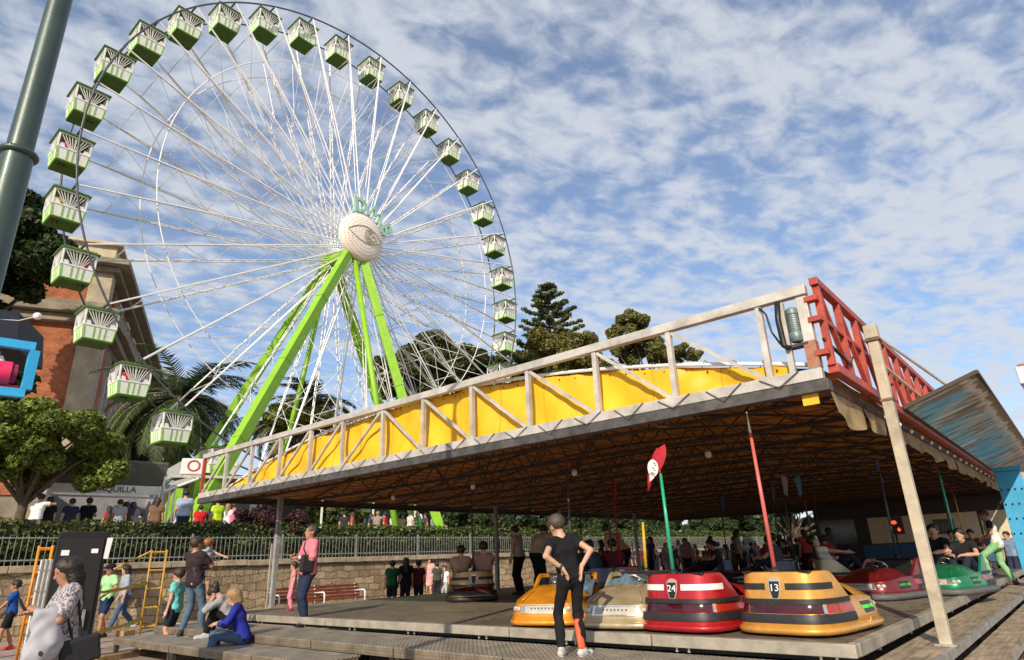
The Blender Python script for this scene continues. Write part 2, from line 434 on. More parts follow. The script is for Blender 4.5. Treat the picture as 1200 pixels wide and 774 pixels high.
def person(label, pos, yaw, H=1.72, pelvis=(0, 0, 0.95), lean=0, side=0, twist=0, head=(0, 0), la=None, ra=None, lp=(-.5, -1, -.2), rp=(.5, -1, -.2),
           lf=(-.10, 0, .08), rf=(.10, 0, .08), lk=(0, 1, .1), rk=(0, 1, .1), fyaw=(12, -12), shirt=(.3, .3, .3), sleeve=.55, hem=0.0, trousers=(.03, .04, .07), leg='long',
           shoe=(.05, .05, .05), hair='short', hcol='dark', sk='fair', h=0.016, kid=0.0, fingers=False, fat=1.0, group=None, curl=(0.5, 0.5), shirt_mat=None, handdir=(None, None), face=False, root_z=None, category='person', build=True):
    s = H / 1.75
    P = v3(*pelvis); R = rot('z', twist) @ rot('x', -lean) @ rot('y', side)
    T = lambda x, y, z: P + R @ v3(x, y, z)
    f = fat; hs = 1 + kid * 0.35
    wst, chs, nk = T(0, 0, .16), T(0, .0, .34), T(0, -.005, .50)
    HR = R @ rot('z', head[0]) @ rot('x', head[1])
    hc = T(0, .0, .555) + HR @ v3(0, .025, .10 * hs)
    Hd = lambda x, y, z: hc + HR @ (v3(x, y, z) * hs)
    sh = [T(-.175 * f, 0, .455), T(.175 * f, 0, .455)]
    hip = [P + rot('z', twist * .3) @ v3(-.092, 0, -.03), P + rot('z', twist * .3) @ v3(.092, 0, -.03)]
    if la is None: la = tuple(sh[0] + v3(-.07, .05, -.53))
    if ra is None: ra = tuple(sh[1] + v3(.07, .05, -.53))
    el, wr, kn, an = [], [], [], []
    for i, (t, pl) in enumerate(((la, lp), (ra, rp))):
        a, b = ik(sh[i], t, .285, .255, pl); el.append(a); wr.append(b)
    for i, (t, pl) in enumerate(((lf, lk), (rf, rk))):
        a, b = ik(hip[i], t, .44, .425, pl); kn.append(a); an.append(b)
    toe = [an[i] + rot('z', fyaw[i]) @ v3(0, .155, -.055) for i in (0, 1)]
    heel = [an[i] + rot('z', fyaw[i]) @ v3(0, -.045, -.045) for i in (0, 1)]
    B = Field()
    B.bone(T(-.07 * f, -.01, -.02), T(.07 * f, -.01, -.02), .105 * f).bone(T(-.055 * f, .0, .15), T(.055 * f, .0, .15), .092 * f, k=.08)
    B.bone(T(-.075 * f, .0, .33), T(.075 * f, .0, .33), .105 * f, k=.09).bone(sh[0] * .75 + sh[1] * .25, sh[1] * .75 + sh[0] * .25, .068, k=.06)
    B.bone(nk, T(0, .005, .58), .055, .05, k=.05)
    B.bone(Hd(0, -.02, .03), Hd(0, .0, .03), .092 * hs, .088 * hs, k=.02).bone(Hd(0, .02, -.03), Hd(0, .045, -.085), .066 * hs, .045 * hs, k=.05)
    if face:
        B.bone(Hd(0, .088, .005), Hd(0, .108, -.035), .010, .016, k=.02).bone(Hd(-.04, .075, .035), Hd(.04, .075, .035), .016, k=.03)
        for sx in (-1, 1): B.bone(Hd(sx * .088, -.012, .015), Hd(sx * .086, -.012, -.03), .016, .012, k=.01)
        B.bone(Hd(-.018, .085, -.068), Hd(.018, .085, -.068), .012, k=.015)
    for i in (0, 1):
        B.bone(sh[i], el[i], .052 * f, .041 * f, k=.05).bone(el[i], wr[i], .041 * f, .027, k=.02)
        B.bone(hip[i], kn[i], .090 * f, .056 * f, k=.06).bone(kn[i], an[i], .056 * f, .037, k=.02)
        mid = kn[i] * .65 + an[i] * .35 - R @ v3(0, .02, 0)
        B.bone(mid, mid * .6 + an[i] * .4, .050 * f, .042, k=.04)
        B.bone(heel[i], toe[i], .036, .03, k=.04)
    hands = []
    for i in (0, 1):
        fd = _n(wr[i] - el[i]) if handdir[i] is None else _n(np.array(handdir[i], float))
        ref = R @ v3(0, 1, 0); sxn = np.cross(fd, ref); sxn = _n(sxn) if np.linalg.norm(sxn) > .1 else v3(1, 0, 0)
        pn = np.cross(sxn, fd) * (1 if i else 1)          # towards the palm
        inn = ref - fd * (ref @ fd); inn = _n(inn) if np.linalg.norm(inn) > .1 else R @ v3(1, 0, 0)
        lat = inn                                         # thumb side faces forward
        cur = np.cross(lat, fd) * (-1 if i else 1)        # fingers curl this way (towards the body)
        hands.append((wr[i], fd, lat, cur))
        if not fingers:
            k0 = wr[i] + fd * .05
            B.bone(wr[i] + fd * .01 + lat * .012, k0 + lat * .02, .024, .022, k=.02).bone(wr[i] - lat * .006, k0 - lat * .02 + fd * .02, .022, .02, k=.02)
            B.bone(k0 + fd * .03 + lat * .012, k0 + fd * .105 + cur * .03, .018, .011, k=.02).bone(k0 + fd * .03 - lat * .014, k0 + fd * .09 + cur * .04, .017, .010, k=.02)
            B.bone(wr[i] + fd * .02 + lat * .03, wr[i] + fd * .075 + lat * .055 + cur * .015, .014, .010, k=.012)
    V, Q = B.mesh(h)
    if fingers:
        for i, (w, fd, lat, cur) in enumerate(hands):
            G = Field(); c = curl[i]
            for q in (-.024, 0, .024): G.bone(w + lat * q * .7, w + fd * .085 + lat * q, .018, .016, k=.02)
            G.bone(w - fd * .03, w + fd * .02, .026, .024, k=.02)
            for j, (q, ln) in enumerate(((.033, .072), (.011, .082), (-.011, .076), (-.032, .058))):
                b0 = w + fd * .088 + lat * q; dirv = fd
                for sgm in range(3):
                    aa = c * (18 + 22 * sgm) * math.pi / 180
                    dd = fd * math.cos(aa) + cur * math.sin(aa) + lat * q * 1.6; dd = _n(dd)
                    b1 = b0 + dd * ln * (.45, .32, .23)[sgm]
                    G.bone(b0, b1, .0095 - .001 * sgm, .0088 - .001 * sgm, k=.006); b0 = b1
            t0 = w + fd * .02 + lat * .028; t1 = t0 + _n(fd * .7 + lat * .8 + cur * .3) * .045; t2 = t1 + _n(fd + lat * .25 + cur * .35) * .035
            G.bone(t0, t1, .014, .011, k=.012).bone(t1, t2, .0105, .009, k=.006)
            v2, q2 = G.mesh(.0045); Q = np.concatenate([Q, q2 + len(V)]); V = np.concatenate([V, v2])
    fl = min(p[2] for p in (list(V[np.argmin(V[:, 2])][None]))) if root_z is None else root_z
    root = empty('person', pos, yaw, label, category, group)
    def put(name, VQ, m, sm=True):
        o = np_mesh(name, VQ[0] * s, VQ[1], m, root, sm); return o
    put('body', (V, Q), skin(sk))
    # shirt
    sd = R @ v3(0, 0, 1)
    Sh = Field(); g = .014 * (1 if h < .02 else 1.25)
    hemp = T(0, 0, hem - .03)
    hc_ = [(hemp, -sd)]
    Sh.bone(T(-.07 * f, -.01, -.02), T(.07 * f, -.01, -.02), .117 * f + g, cut=hc_).bone(T(-.06 * f, .0, .15), T(.06 * f, .0, .15), .098 * f + g, k=.10, cut=hc_)
    Sh.bone(T(-.078 * f, .0, .33), T(.078 * f, .0, .33), .107 * f + g, k=.10).bone(sh[0] * .8 + sh[1] * .2, sh[1] * .8 + sh[0] * .2, .066 + g, k=.06)
    if sleeve > 0:
        for i in (0, 1):
            if sleeve <= 1:
                e = sh[i] + (el[i] - sh[i]) * sleeve
                Sh.bone(sh[i], sh[i] + (el[i] - sh[i]) * min(1, sleeve + .2), .053 * f + g * 1.2, .050 * f + g * 1.4, k=.05, cut=[(e, _n(el[i] - sh[i]))])
            else:
                Sh.bone(sh[i], el[i], .053 * f + g, .043 * f + g, k=.05)
                e = el[i] + (wr[i] - el[i]) * (sleeve - 1)
                Sh.bone(el[i], e + (wr[i] - el[i]) * .15, .043 * f + g, .030 + g, k=.02, cut=[(e, _n(wr[i] - el[i]))])
    VQ = Sh.mesh(h, noise=(.0035, 34) if h < .02 else None, clip=[(T(0, 0, .545), sd)])
    put('shirt', VQ, shirt_mat or cloth(shirt))
    # trousers or skirt
    Tr = Field(); ud = R @ v3(0, 0, 1); top = [(T(0, 0, .10), ud)]
    g2 = .007 * (1 if h < .02 else 1.4)
    Tr.bone(T(-.07 * f, -.01, -.02), T(.07 * f, -.01, -.02), .107 * f + g2, cut=top).bone(T(-.055 * f, 0, .1), T(.055 * f, 0, .1), .092 * f + g2, k=.06, cut=top)
    for i in (0, 1):
        if leg == 'skirt':
            e = hip[i] + (kn[i] - hip[i]) * .75
            Tr.bone(hip[i], hip[i] + (kn[i] - hip[i]) * .95, .105 * f, .115 * f, k=.14, cut=[(e, _n(kn[i] - hip[i]))])
        elif leg == 'short':
            e = hip[i] + (kn[i] - hip[i]) * .85
            Tr.bone(hip[i], kn[i], .092 * f + g2, .075 * f + g2, k=.06, cut=[(e, _n(kn[i] - hip[i]))])
        else:
            Tr.bone(hip[i], kn[i], .092 * f + g2, .060 * f + g2, k=.06)
            e = kn[i] + (an[i] - kn[i]) * .97
            Tr.bone(kn[i], an[i], .060 * f + g2, .044 + g2 * 1.5, k=.03, cut=[(e, _n(an[i] - kn[i]))])
            mid = kn[i] * .65 + an[i] * .35 - R @ v3(0, .02, 0); Tr.bone(mid, mid * .6 + an[i] * .4, .053 * f + g2, .045 + g2, k=.04)
    put('skirt' if leg == 'skirt' else 'shorts' if leg == 'short' else 'trousers', Tr.mesh(h, noise=(.003, 30) if h < .02 else None), cloth(trousers))
    # shoes
    for i in (0, 1):
        S_ = Field(); S_.bone(heel[i], toe[i], .045, .037, k=.03).bone(an[i] + (kn[i] - an[i]) * .04, heel[i] * .6 + toe[i] * .4, .044, .036, k=.04)
        put('shoe', S_.mesh(min(h, .014) if h < .02 else h), cloth(shoe))
    # hair
    if hair != 'none':
        Hh = Field(); k2 = .105 * hs
        Hh.bone(Hd(0, -.025, .04), Hd(0, .0, .045), k2, .098 * hs, k=.03)
        if hair in ('long', 'pony', 'bob'):
            Hh.bone(Hd(0, -.06, .0), Hd(0, -.075, -.09 if hair == 'bob' else -.07), .088 * hs, .075 * hs, k=.06)
            for sx in (-1, 1): Hh.bone(Hd(sx * .060, -.02, .03), Hd(sx * .062, -.03, -.10 if hair != 'pony' else -.02), .042 * hs, .034 * hs, k=.04)
        if hair == 'long':
            Hh.bone(Hd(0, -.070, -.09), T(0, -.10, .34), .070, .050, k=.06)
            for sx in (-1, 1): Hh.bone(Hd(sx * .07, -.03, -.08), T(sx * .10, -.06, .36), .04, .035, k=.05)
        if hair == 'bun': Hh.bone(Hd(0, -.12, .085), Hd(0, -.14, .10), .05, .045, k=.03)
        if hair == 'pony': Hh.bone(Hd(0, -.11, .03), Hd(0, -.15, -.16), .04, .025, k=.03)
        if hair == 'curly': Hh.bone(Hd(-.05, -.03, .04), Hd(.05, -.03, .04), .105 * hs, k=.04)
        Hh.bone(Hd(0, .125, -.03), Hd(0, .10, -.10), .085 * hs, .10 * hs, sub=True)
        Hh.bone(Hd(0, .12, .02), Hd(0, .13, .02), .060 * hs, sub=True)
        if hair in ('short', 'curly'):
            Hh.bone(Hd(-.05, -.01, -.12), Hd(.05, -.01, -.12), .075 * hs, sub=True)
        put('hair', Hh.mesh(h * .8, noise=(.0028, 120) if h < .022 else None), hairm(hcol))
    if hair == 'cap' or hair == 'none': pass
    if face:
        for sx in (-1, 1):
            e_ = Field(); e_.bone(Hd(sx * .033, .082, .008), Hd(sx * .033, .084, .008), .011); put('eye', e_.mesh(.005), mat('eye', (.02, .015, .012), .2))
        m_ = Field(); m_.bone(Hd(-.022, .090, -.062), Hd(.022, .090, -.062), .008); put('mouth', m_.mesh(.005), mat('lips', (.33, .12, .10), .5))
    JD[root.name] = [float(x) for x in np.concatenate([hc, sh[0], sh[1], el[0], el[1], wr[0], wr[1], kn[0], kn[1], an[0], an[1], P, hip[0], hip[1], chs]) * s]
    return root
J = ('head', 'shl', 'shr', 'ell', 'elr', 'wrl', 'wrr', 'knl', 'knr', 'anl', 'anr', 'pelvis', 'hipl', 'hipr', 'chest')
def joint(root, n):
    a = JD[root.name]; i = J.index(n) * 3; return np.array(a[i:i + 3])
def local_part(root, name, field, h, m, noise=None):
    V, Q = field.mesh(h, noise=noise); return np_mesh(name, V, Q, m, root, True)
def world_of(root, p):
    c, s = math.cos(root.rotation_euler.z), math.sin(root.rotation_euler.z); l = root.location
    return np.array([l[0] + c * p[0] - s * p[1], l[1] + s * p[0] + c * p[1], l[2] + p[2]])
# ------------------------------------------------------------------ ground, terrace, wall, hedge
DZ, SZ, LZ, TZ = 0.60, 0.45, 0.33, 2.2        # deck, walkway, lower step, terrace
STEEL = mat('weathered_steel', (.36, .35, .32), .55, .35, var=.25, vscale=5, bump=.12, bscale=60)
STEEL_D = mat('dark_steel', (.06, .055, .05), .6, .3, var=.3, vscale=5)
BLACK = mat('black_plastic', (.012, .012, .013), .45, var=.2)
RUBBER = mat('black_rubber', (.02, .02, .021), .5, var=.2, vscale=12)
WHITE = mat('white_paint', (.78, .77, .74), .45, var=.07, vscale=4)
CREAM = mat('cream_paint', (.62, .54, .38), .6, var=.12)
GREEN = mat('lime_green_paint', (.25, .50, .03), .42, var=.08, vscale=2, spec=.4)
GREY = mat('grey_paint', (.30, .30, .29), .6, var=.2)

pav = brick_mat('paving', (.42, .31, .25), (.36, .28, .23), (.22, .18, .15), 1.0, .6, .3, .012, 0, 'XY', .2, .3)
g = MB(); g.add([(-900, -900, 0), (900, -900, 0), (900, 900, 0), (-900, 900, 0)], [(0, 1, 2, 3)])
tag(g.build('ground', pav), kind='structure')
soil = mat('dry_soil', (.17, .12, .075), .95, c2=(.28, .20, .13), vscale=9, bump=.6, bscale=18)
g = MB(); g.add([(-.40, -3, .004), (9, -3, .004), (9, 60, .004), (-.40, 60, .004)], [(0, 1, 2, 3)])
tag(g.build('dirt_ground', soil), kind='structure')
WX = -20.5
terr = mat('terrace_paving', (.33, .27, .21), .9, var=.2, vscale=1.2)
g = MB(); g.add([(-700, -300, TZ), (WX - .6, -300, TZ), (WX - .6, 600, TZ), (-700, 600, TZ)], [(0, 1, 2, 3)])
tag(g.build('terrace_ground', terr), kind='structure')

stone = brick_mat('stone_masonry', (.56, .43, .26), (.30, .225, .135), (.19, .14, .085), 1.0, .46, .235, .013, .26, 'YZ', 1.0, .5)
cap = mat('stone_coping', (.40, .33, .23), .9, var=.25, vscale=3, bump=.5, bscale=14)
w = empty('stone_wall', (WX, 10, 0), 0, 'long rough stone retaining wall under the clipped hedge and railing', 'wall')
m = MB(); m.box((WX - .25, 32, .78), (.5, 84, 1.56)); m.build('masonry', stone, w)
m = MB()
y = -10.0
while y < 74:
    L = random.uniform(.9, 1.5); m.box((WX - .22 + random.uniform(-.01, .01), y + L / 2, 1.65 + random.uniform(-.012, .012)), (.66, L - .015, .17)); y += L
m.build('coping', cap, w, bevel=.015)

leaf_h = mat('hedge_leaf', (.085, .115, .024), .5, island=.45, var=.2, trans=.22, spec=.35)
V, F = leaf_quads([(WX - .55, y, 2.32, .36, .8, .66) for y in np.arange(-10, 72, .55)], 80000, .075, shell=.75, aspect=1.6)
V[:, 2] = np.minimum(V[:, 2], 2.90 + .06 * np.sin(V[:, 1] * 2.1) + RNG.normal(0, .02, len(V)))
he = empty('hedge', (WX - .55, 10, 1.73), 0, 'long clipped green hedge behind the railing on top of the stone wall', 'hedge')
np_mesh('foliage', V, F, leaf_h, he, off=tuple(he.location))
m = MB(); m.box((WX - .55, 31, 2.28), (.34, 82, .95)); m.build('core', mat('hedge_twigs', (.018, .022, .009), .9, vscale=14, var=.5), he)

iron = mat('grey_iron', (.28, .285, .27), .5, .2, var=.2)
r = empty('iron_railing', (WX - .02, 10, 1.73), 0, 'grey iron bar railing standing on the stone wall in front of the hedge', 'railing')
m = MB()
for y in np.arange(-10, 72, .135): m.bar((WX - .02, y, 1.73), (WX - .02, y, 2.46), .014)
m.build('bars', iron, r)
m = MB(); m.bar((WX - .02, -10, 2.40), (WX - .02, 72, 2.40), .02, .03); m.bar((WX - .02, -10, 1.86), (WX - .02, 72, 1.86), .02, .035); m.build('rail', iron, r)
for y in np.arange(-9, 72, 2.97):
    m = MB(); m.bar((WX - .02, y, 1.73), (WX - .02, y, 2.52), .045); m.build('post', iron, r)

# ------------------------------------------------------------------ bumper car deck, walkways, steps
DX0, DX1, DY0, DY1 = -14.4, -1.92, 6.86, 28.5
def plate_mat(name, c, tread, sc, metal=.35, bump=.5, rough=.5):
    m = mat(name, c, rough, metal, var=.28, vscale=2.2)
    t, b = nodes_of(m); L = t.links.new
    tcn = t.nodes.new('ShaderNodeTexCoord')
    mpn = t.nodes.new('ShaderNodeMapping'); mpn.inputs['Rotation'].default_value = (0, 0, math.pi / 4); mpn.inputs['Scale'].default_value = (sc, sc * tread, sc)
    L(tcn.outputs['Object'], mpn.inputs[0])
    ck = t.nodes.new('ShaderNodeTexVoronoi'); ck.inputs['Scale'].default_value = 1; ck.inputs['Randomness'].default_value = 0.0
    L(mpn.outputs[0], ck.inputs['Vector'])
    r = t.nodes.new('ShaderNodeMapRange'); r.inputs[1].default_value = .25; r.inputs[2].default_value = .45; r.inputs[3].default_value = 1; r.inputs[4].default_value = 0
    L(ck.outputs['Distance'], r.inputs[0])
    bp = t.nodes.new('ShaderNodeBump'); bp.inputs['Strength'].default_value = bump; bp.inputs['Distance'].default_value = .012
    L(r.outputs[0], bp.inputs['Height']); L(bp.outputs[0], b.inputs['Normal'])
    old = b.inputs['Base Color'].links[0].from_socket
    mx = t.nodes.new('ShaderNodeMix'); mx.data_type = 'RGBA'; mx.blend_type = 'MULTIPLY'; mx.inputs[0].default_value = .75
    rr = t.nodes.new('ShaderNodeMapRange'); rr.inputs[3].default_value = .5; rr.inputs[4].default_value = 1.15; L(r.outputs[0], rr.inputs[0])
    L(old, mx.inputs[6]); L(rr.outputs[0], mx.inputs[7]); L(mx.outputs[2], b.inputs['Base Color'])
    return m
TREAD = plate_mat('tread_plate', (.40, .36, .29), 1.0, 19)
floor_m = mat('deck_floor', (.17, .145, .11), .5, .3, c2=(.25, .21, .155), vscale=1.4, bump=.06, bscale=40, island=.16)
def marks(m, sc, amt):
    t, b = nodes_of(m); L = t.links.new; tcn = t.nodes.new('ShaderNodeTexCoord')
    nz = t.nodes.new('ShaderNodeTexNoise'); nz.inputs['Scale'].default_value = sc; nz.inputs['Detail'].default_value = 2; nz.inputs['Distortion'].default_value = 2.5; L(tcn.outputs['Object'], nz.inputs['Vector'])
    r = t.nodes.new('ShaderNodeValToRGB'); e = r.color_ramp.elements
    e[0].position = .46; e[0].color = (1, 1, 1, 1); e[1].position = .54; e[1].color = (1, 1, 1, 1); q = e.new(.5); q.color = (1 - amt, 1 - amt, 1 - amt, 1)
    L(nz.outputs['Fac'], r.inputs[0]); old = b.inputs['Base Color'].links[0].from_socket
    mx = t.nodes.new('ShaderNodeMix'); mx.data_type = 'RGBA'; mx.blend_type = 'MULTIPLY'; mx.inputs[0].default_value = 1
    L(old, mx.inputs[6]); L(r.outputs[0], mx.inputs[7]); L(mx.outputs[2], b.inputs['Base Color'])
marks(floor_m, .9, .45)
pf = empty('ride_platform', (DX0, DY0, 0), 0, 'wide low dark metal bumper car floor edged with pale steel beams', 'ride platform')
m = MB()
xs = np.linspace(DX0, DX1, 8); ys = np.linspace(DY0, DY1, 12)
for i in range(7):
    for j in range(11):
        m.box(((xs[i] + xs[i + 1]) / 2, (ys[j] + ys[j + 1]) / 2, DZ - .02), (xs[i + 1] - xs[i] - .012, ys[j + 1] - ys[j] - .012, .04))
m.build('floor_plate', floor_m, pf)
m = MB(); m.box(((DX0 + DX1) / 2, (DY0 + DY1) / 2, DZ - .10), (DX1 - DX0 - .1, DY1 - DY0 - .1, .1)); m.build('subframe', STEEL_D, pf)
trim = mat('deck_edge', (.36, .325, .26), .55, .2, var=.2, vscale=4, bump=.1)
def edge(a, b, n):
    a = np.array(a); b = np.array(b)
    for k in range(n):
        p = a + (b - a) * (k + .004) / n; q = a + (b - a) * (k + .996) / n
        m = MB(); m.bar((*p, DZ - .045), (*q, DZ - .045), .10, .115); m.build('edge_beam', trim, pf, bevel=.008)
edge((DX0 - .05, DY0), (DX1 + .05, DY0), 6); edge((DX1, DY0 + .06), (DX1, DY1), 9); edge((DX0, DY0 + .06), (DX0, DY1), 8)
feet = mat('bright_bolt', (.6, .58, .52), .4, .6)
for x in np.linspace(DX0 + .3, DX1 - .3, 9):
    for dx in (0, .14):
        m = MB(); m.tube([(x + dx, DY0 + .03, SZ), (x + dx, DY0 + .03, DZ - .1)], .02); m.build('levelling_foot', feet, pf)
for y in np.linspace(DY0 + 1, DY1 - 1, 14):
    m = MB(); m.tube([(DX1 - .02, y, SZ), (DX1 - .02, y, DZ - .1)], .02); m.build('levelling_foot', feet, pf)

def step_section(name, x0, x1, y0, y1, z, label, group, matl, fr=STEEL):
    r_ = empty(name, (x0, y0, z), 0, label, 'step platform', group)
    m = MB(); m.box(((x0 + x1) / 2, (y0 + y1) / 2, z - .012), (x1 - x0 - .02, y1 - y0 - .02, .024)); m.build('tread', matl, r_)
    m = MB(); hh = .095
    for yy in (y0 + .03, y1 - .05): m.bar((x0 + .02, yy, z - .024 - hh / 2), (x1 - .02, yy, z - .024 - hh / 2), .035, hh)
    for xx in (x0 + .04, x1 - .04): m.bar((xx, y0 + .055, z - .024 - hh / 2), (xx, y1 - .075, z - .024 - hh / 2), .035, hh - .01)
    m.build('frame', fr, r_)
    for xx in (x0 + .06, x1 - .06):
        for yy in (y0 + .07, y1 - .1):
            m = MB(); m.box((xx, yy, (z - .12) / 2), (.07, .07, z - .12)); m.build('leg', STEEL_D, r_)
fr_m = plate_mat('perforated_beam', (.33, .27, .19), 1.0, 24)
xs = np.linspace(-14.6, -1.45, 8)
names = ['leftmost tread plate walkway section, under the man in the pink shirt', 'tread plate walkway section just right of the man in pink', 'third tread plate walkway section from the left before the car floor', 'middle tread plate walkway section before the car floor', 'tread plate walkway section where the boy in black stands', 'tread plate walkway section before the red bumper car', 'rightmost tread plate walkway section, before the gold bumper car']
for i in range(7): step_section('walkway_section', xs[i], xs[i + 1], 5.72, 6.78, SZ, names[i], 'front walkway sections', TREAD, fr_m)
xs = (-14.4, -11.9, -9.2, -7.7)
names = ['low tread plate step under the man holding a child', 'low tread plate step where the blonde woman sits', 'short low tread plate step to the right of the blonde woman']
for i in range(3): step_section('low_step', xs[i], xs[i + 1], 4.95, 5.70, LZ, names[i], 'low front steps', TREAD, fr_m)
m = MB(); m.box((-14.9, 6.75, .26), (1.3, .45, .30)); tag(m.build('stone_block', cap, bevel=.02), 'pale stone block behind the man holding a child', 'stone block')
# right walkway of planks along the side
def plank_mat():
    m = mat('plank_floor', (.36, .28, .185), .75, var=.3, vscale=3)
    t, b = nodes_of(m); L = t.links.new
    tcn = t.nodes.new('ShaderNodeTexCoord'); mpn = t.nodes.new('ShaderNodeMapping'); mpn.inputs['Scale'].default_value = (1, .06, 1)
    L(tcn.outputs['Object'], mpn.inputs[0])
    nz = t.nodes.new('ShaderNodeTexNoise'); nz.inputs['Scale'].default_value = 26; nz.inputs['Detail'].default_value = 5; L(mpn.outputs[0], nz.inputs['Vector'])
    old = b.inputs['Base Color'].links[0].from_socket
    mx = t.nodes.new('ShaderNodeMix'); mx.data_type = 'RGBA'; mx.blend_type = 'MULTIPLY'; mx.inputs[0].default_value = .8
    rr = t.nodes.new('ShaderNodeMapRange'); rr.inputs[1].default_value = .3; rr.inputs[2].default_value = .7; rr.inputs[3].default_value = .45; rr.inputs[4].default_value = 1.2
    L(nz.outputs['Fac'], rr.inputs[0]); L(old, mx.inputs[6]); L(rr.outputs[0], mx.inputs[7]); L(mx.outputs[2], b.inputs['Base Color'])
    return m
PLANK = plank_mat()
sw = empty('side_walkway', (DX1, DY0, SZ), 0, 'long brown ribbed plank walkway along the right side of the car floor', 'walkway')
m = MB()
for k, x in enumerate(np.linspace(DX1 + .09, -1.40, 7)[:-1]): m.box((x + .036, (6.85 + 30) / 2, SZ - .015 - .003 * (k % 2)), (.066, 30 - 6.85, .03))
m.build('planks', PLANK, sw)
m = MB(); m.bar((-1.37, 5.75, SZ - .04), (-1.37, 30, SZ - .04), .04, .09); m.build('edge_beam', STEEL, sw)
for k, y in enumerate(np.linspace(7, 29, 12)):
    m = MB(); m.box((-1.5, y, (SZ - .09) / 2), (.06, .06, SZ - .09)); m.build('leg', STEEL_D, sw)
for (x0, x1, z, lab) in ((-1.33, -.98, .32, 'upper grey brown side step below the plank walkway'), (-.95, -.55, .17, 'lower grey brown side step beside the dry soil')):
    st = empty('side_step', (x0, 6, z), 0, lab, 'step', 'steps down the side of the walkway')
    for y in np.arange(5.6, 29, 1.85):
        m = MB(); m.box(((x0 + x1) / 2, y + .92, z - .02), (x1 - x0, 1.82, .04)); m.build('tread', PLANK, st)
    m = MB(); m.bar((x1 - .02, 5.6, z - .07), (x1 - .02, 29, z - .07), .035, .08); m.bar((x0 + .05, 5.6, z - .07), (x0 + .05, 29, z - .07), .035, .08); m.build('side_beam', STEEL, st)
    for y in np.arange(5.7, 29, 1.85):
        m = MB(); m.box(((x0 + x1) / 2, y, (z - .11) / 2), (x1 - x0 - .1, .05, z - .11)); m.build('leg', STEEL_D, st)
m = MB(); m.bar((-.10, 5, .18), (-.16, 30, .18), .09, .09)
for y in np.arange(5.5, 30, 3): m.box((-.12, y, .07), (.12, .12, .14))
tag(m.build('ground_rail', STEEL_D), 'dark steel rail lying on the soil at the lower right', 'rail')
V, F = leaf_quads([(-.36 + random.uniform(-.14, .14), y, .02, .10, .25, .05) for y in np.arange(5, 26, .22)], 1500, .13, shell=.2, aspect=1.3)
V[:, 2] = np.abs(V[:, 2]) + .006
tag(np_mesh('dry_leaves', V, F, mat('dry_leaf', (.42, .29, .19), .8, island=.5)), 'dry fallen leaves strewn on the soil beside the side step', 'dry leaves', kind='stuff')
def rock(mb, c, r, seed):
    rr = random.Random(seed); ico = []
    n1, n2 = 5, 7
    prof = []
    for i in range(n1 + 1):
        ph = math.pi * i / n1 - math.pi / 2
        for k in range(n2):
            a = 2 * math.pi * k / n2; q = r * rr.uniform(.75, 1.2)
            prof.append((c[0] + q * math.cos(ph) * math.cos(a), c[1] + q * 1.3 * math.cos(ph) * math.sin(a), c[2] + q * .6 * math.sin(ph)))
    mb.add(prof, [(i * n2 + k, i * n2 + (k + 1) % n2, (i + 1) * n2 + (k + 1) % n2, (i + 1) * n2 + k) for i in range(n1) for k in range(n2)])
rk_m = mat('pale_rock', (.42, .34, .27), .9, var=.3, vscale=10, bump=.5)
for i in range(34):
    m = MB(); yy = 7 + i * .55 + random.uniform(-.2, .2); rock(m, (-.34 + random.uniform(-.13, .13), yy, .04), random.uniform(.05, .10), i)
    tag(m.build('stone', rk_m), 'small pale stone lying in the soil beside the lower side step', 'stone', 'stones along the side step')

# ------------------------------------------------------------------ canopy over the bumper cars
CXL, CXR, CY0, CY1, CZ = -15.95, -1.75, 6.90, 29.5, 3.12
vault = lambda x: 3.17 + .90 * max(0.0, 1 - ((x + 8.25) / 6.75) ** 2)
TRUSS = mat('galvanised_truss', (.52, .49, .44), .5, .25, var=.22, vscale=3, bump=.08)
RED = mat('red_truss_paint', (.40, .055, .03), .5, var=.25, vscale=4, bump=.1)
tarp = mat('yellow_tarpaulin', (.88, .50, .015), .55, var=.10, vscale=1.6, bump=.5, bscale=4.5, trans=.10)
roof_t = mat('roof_tarpaulin', (.40, .125, .015), .7, var=.3, vscale=2.5, bump=.3, bscale=4, trans=.06)
ca = empty('ride_canopy', (CXL, CY0, CZ), 0, 'huge dark canopy over the bumper cars with yellow front tarpaulin and steel truss', 'canopy')
ft = empty('front_truss', ca.location, 0); 
def child_empty(name, parent):
    o = bpy.data.objects.new(name, None); COL.objects.link(o); o.parent = parent; o.empty_display_size = .1; KIDS.setdefault(parent, []).append(o); return o
bpy.data.objects.remove(ft); ft = child_empty('front_truss', ca)
zt = lambda x: 4.13 - .02 * (x - CXR) / (CXL - CXR); zb = 3.14
m = MB(); m.bar((CXL, CY0, 4.08), (CXR + .06, CY0, 4.08), .10, .11); m.build('top_chord', TRUSS, ft, bevel=.006)
m = MB(); m.bar((CXL, CY0, zb), (CXR + .06, CY0, zb), .10, .12); m.build('bottom_chord', TRUSS, ft, bevel=.006)
vx_ = [-15.91, -14.76, -13.59, -12.39, -11.25, -10.16, -8.96, -7.89, -6.76, -5.62, -4.45, -3.35, -2.22]
for i, x in enumerate(vx_):
    m = MB(); m.bar((x, CY0, zb + .06), (x, CY0, 4.03), .064, .064, up=(0, 1, 0)); m.build('upright', TRUSS if i else RED, ft)
for i in range(len(vx_) - 1):
    a, b = vx_[i], vx_[i + 1]
    m = MB()
    if i < 6: m.bar((a + .04, CY0, zb + .05), (b - .04, CY0, 4.03), .042, .042, up=(0, 1, 0))
    else: m.bar((a + .04, CY0, 4.0), (b - .04, CY0, zb + .05), .042, .042, up=(0, 1, 0))
    m.build('diagonal', TRUSS, ft)
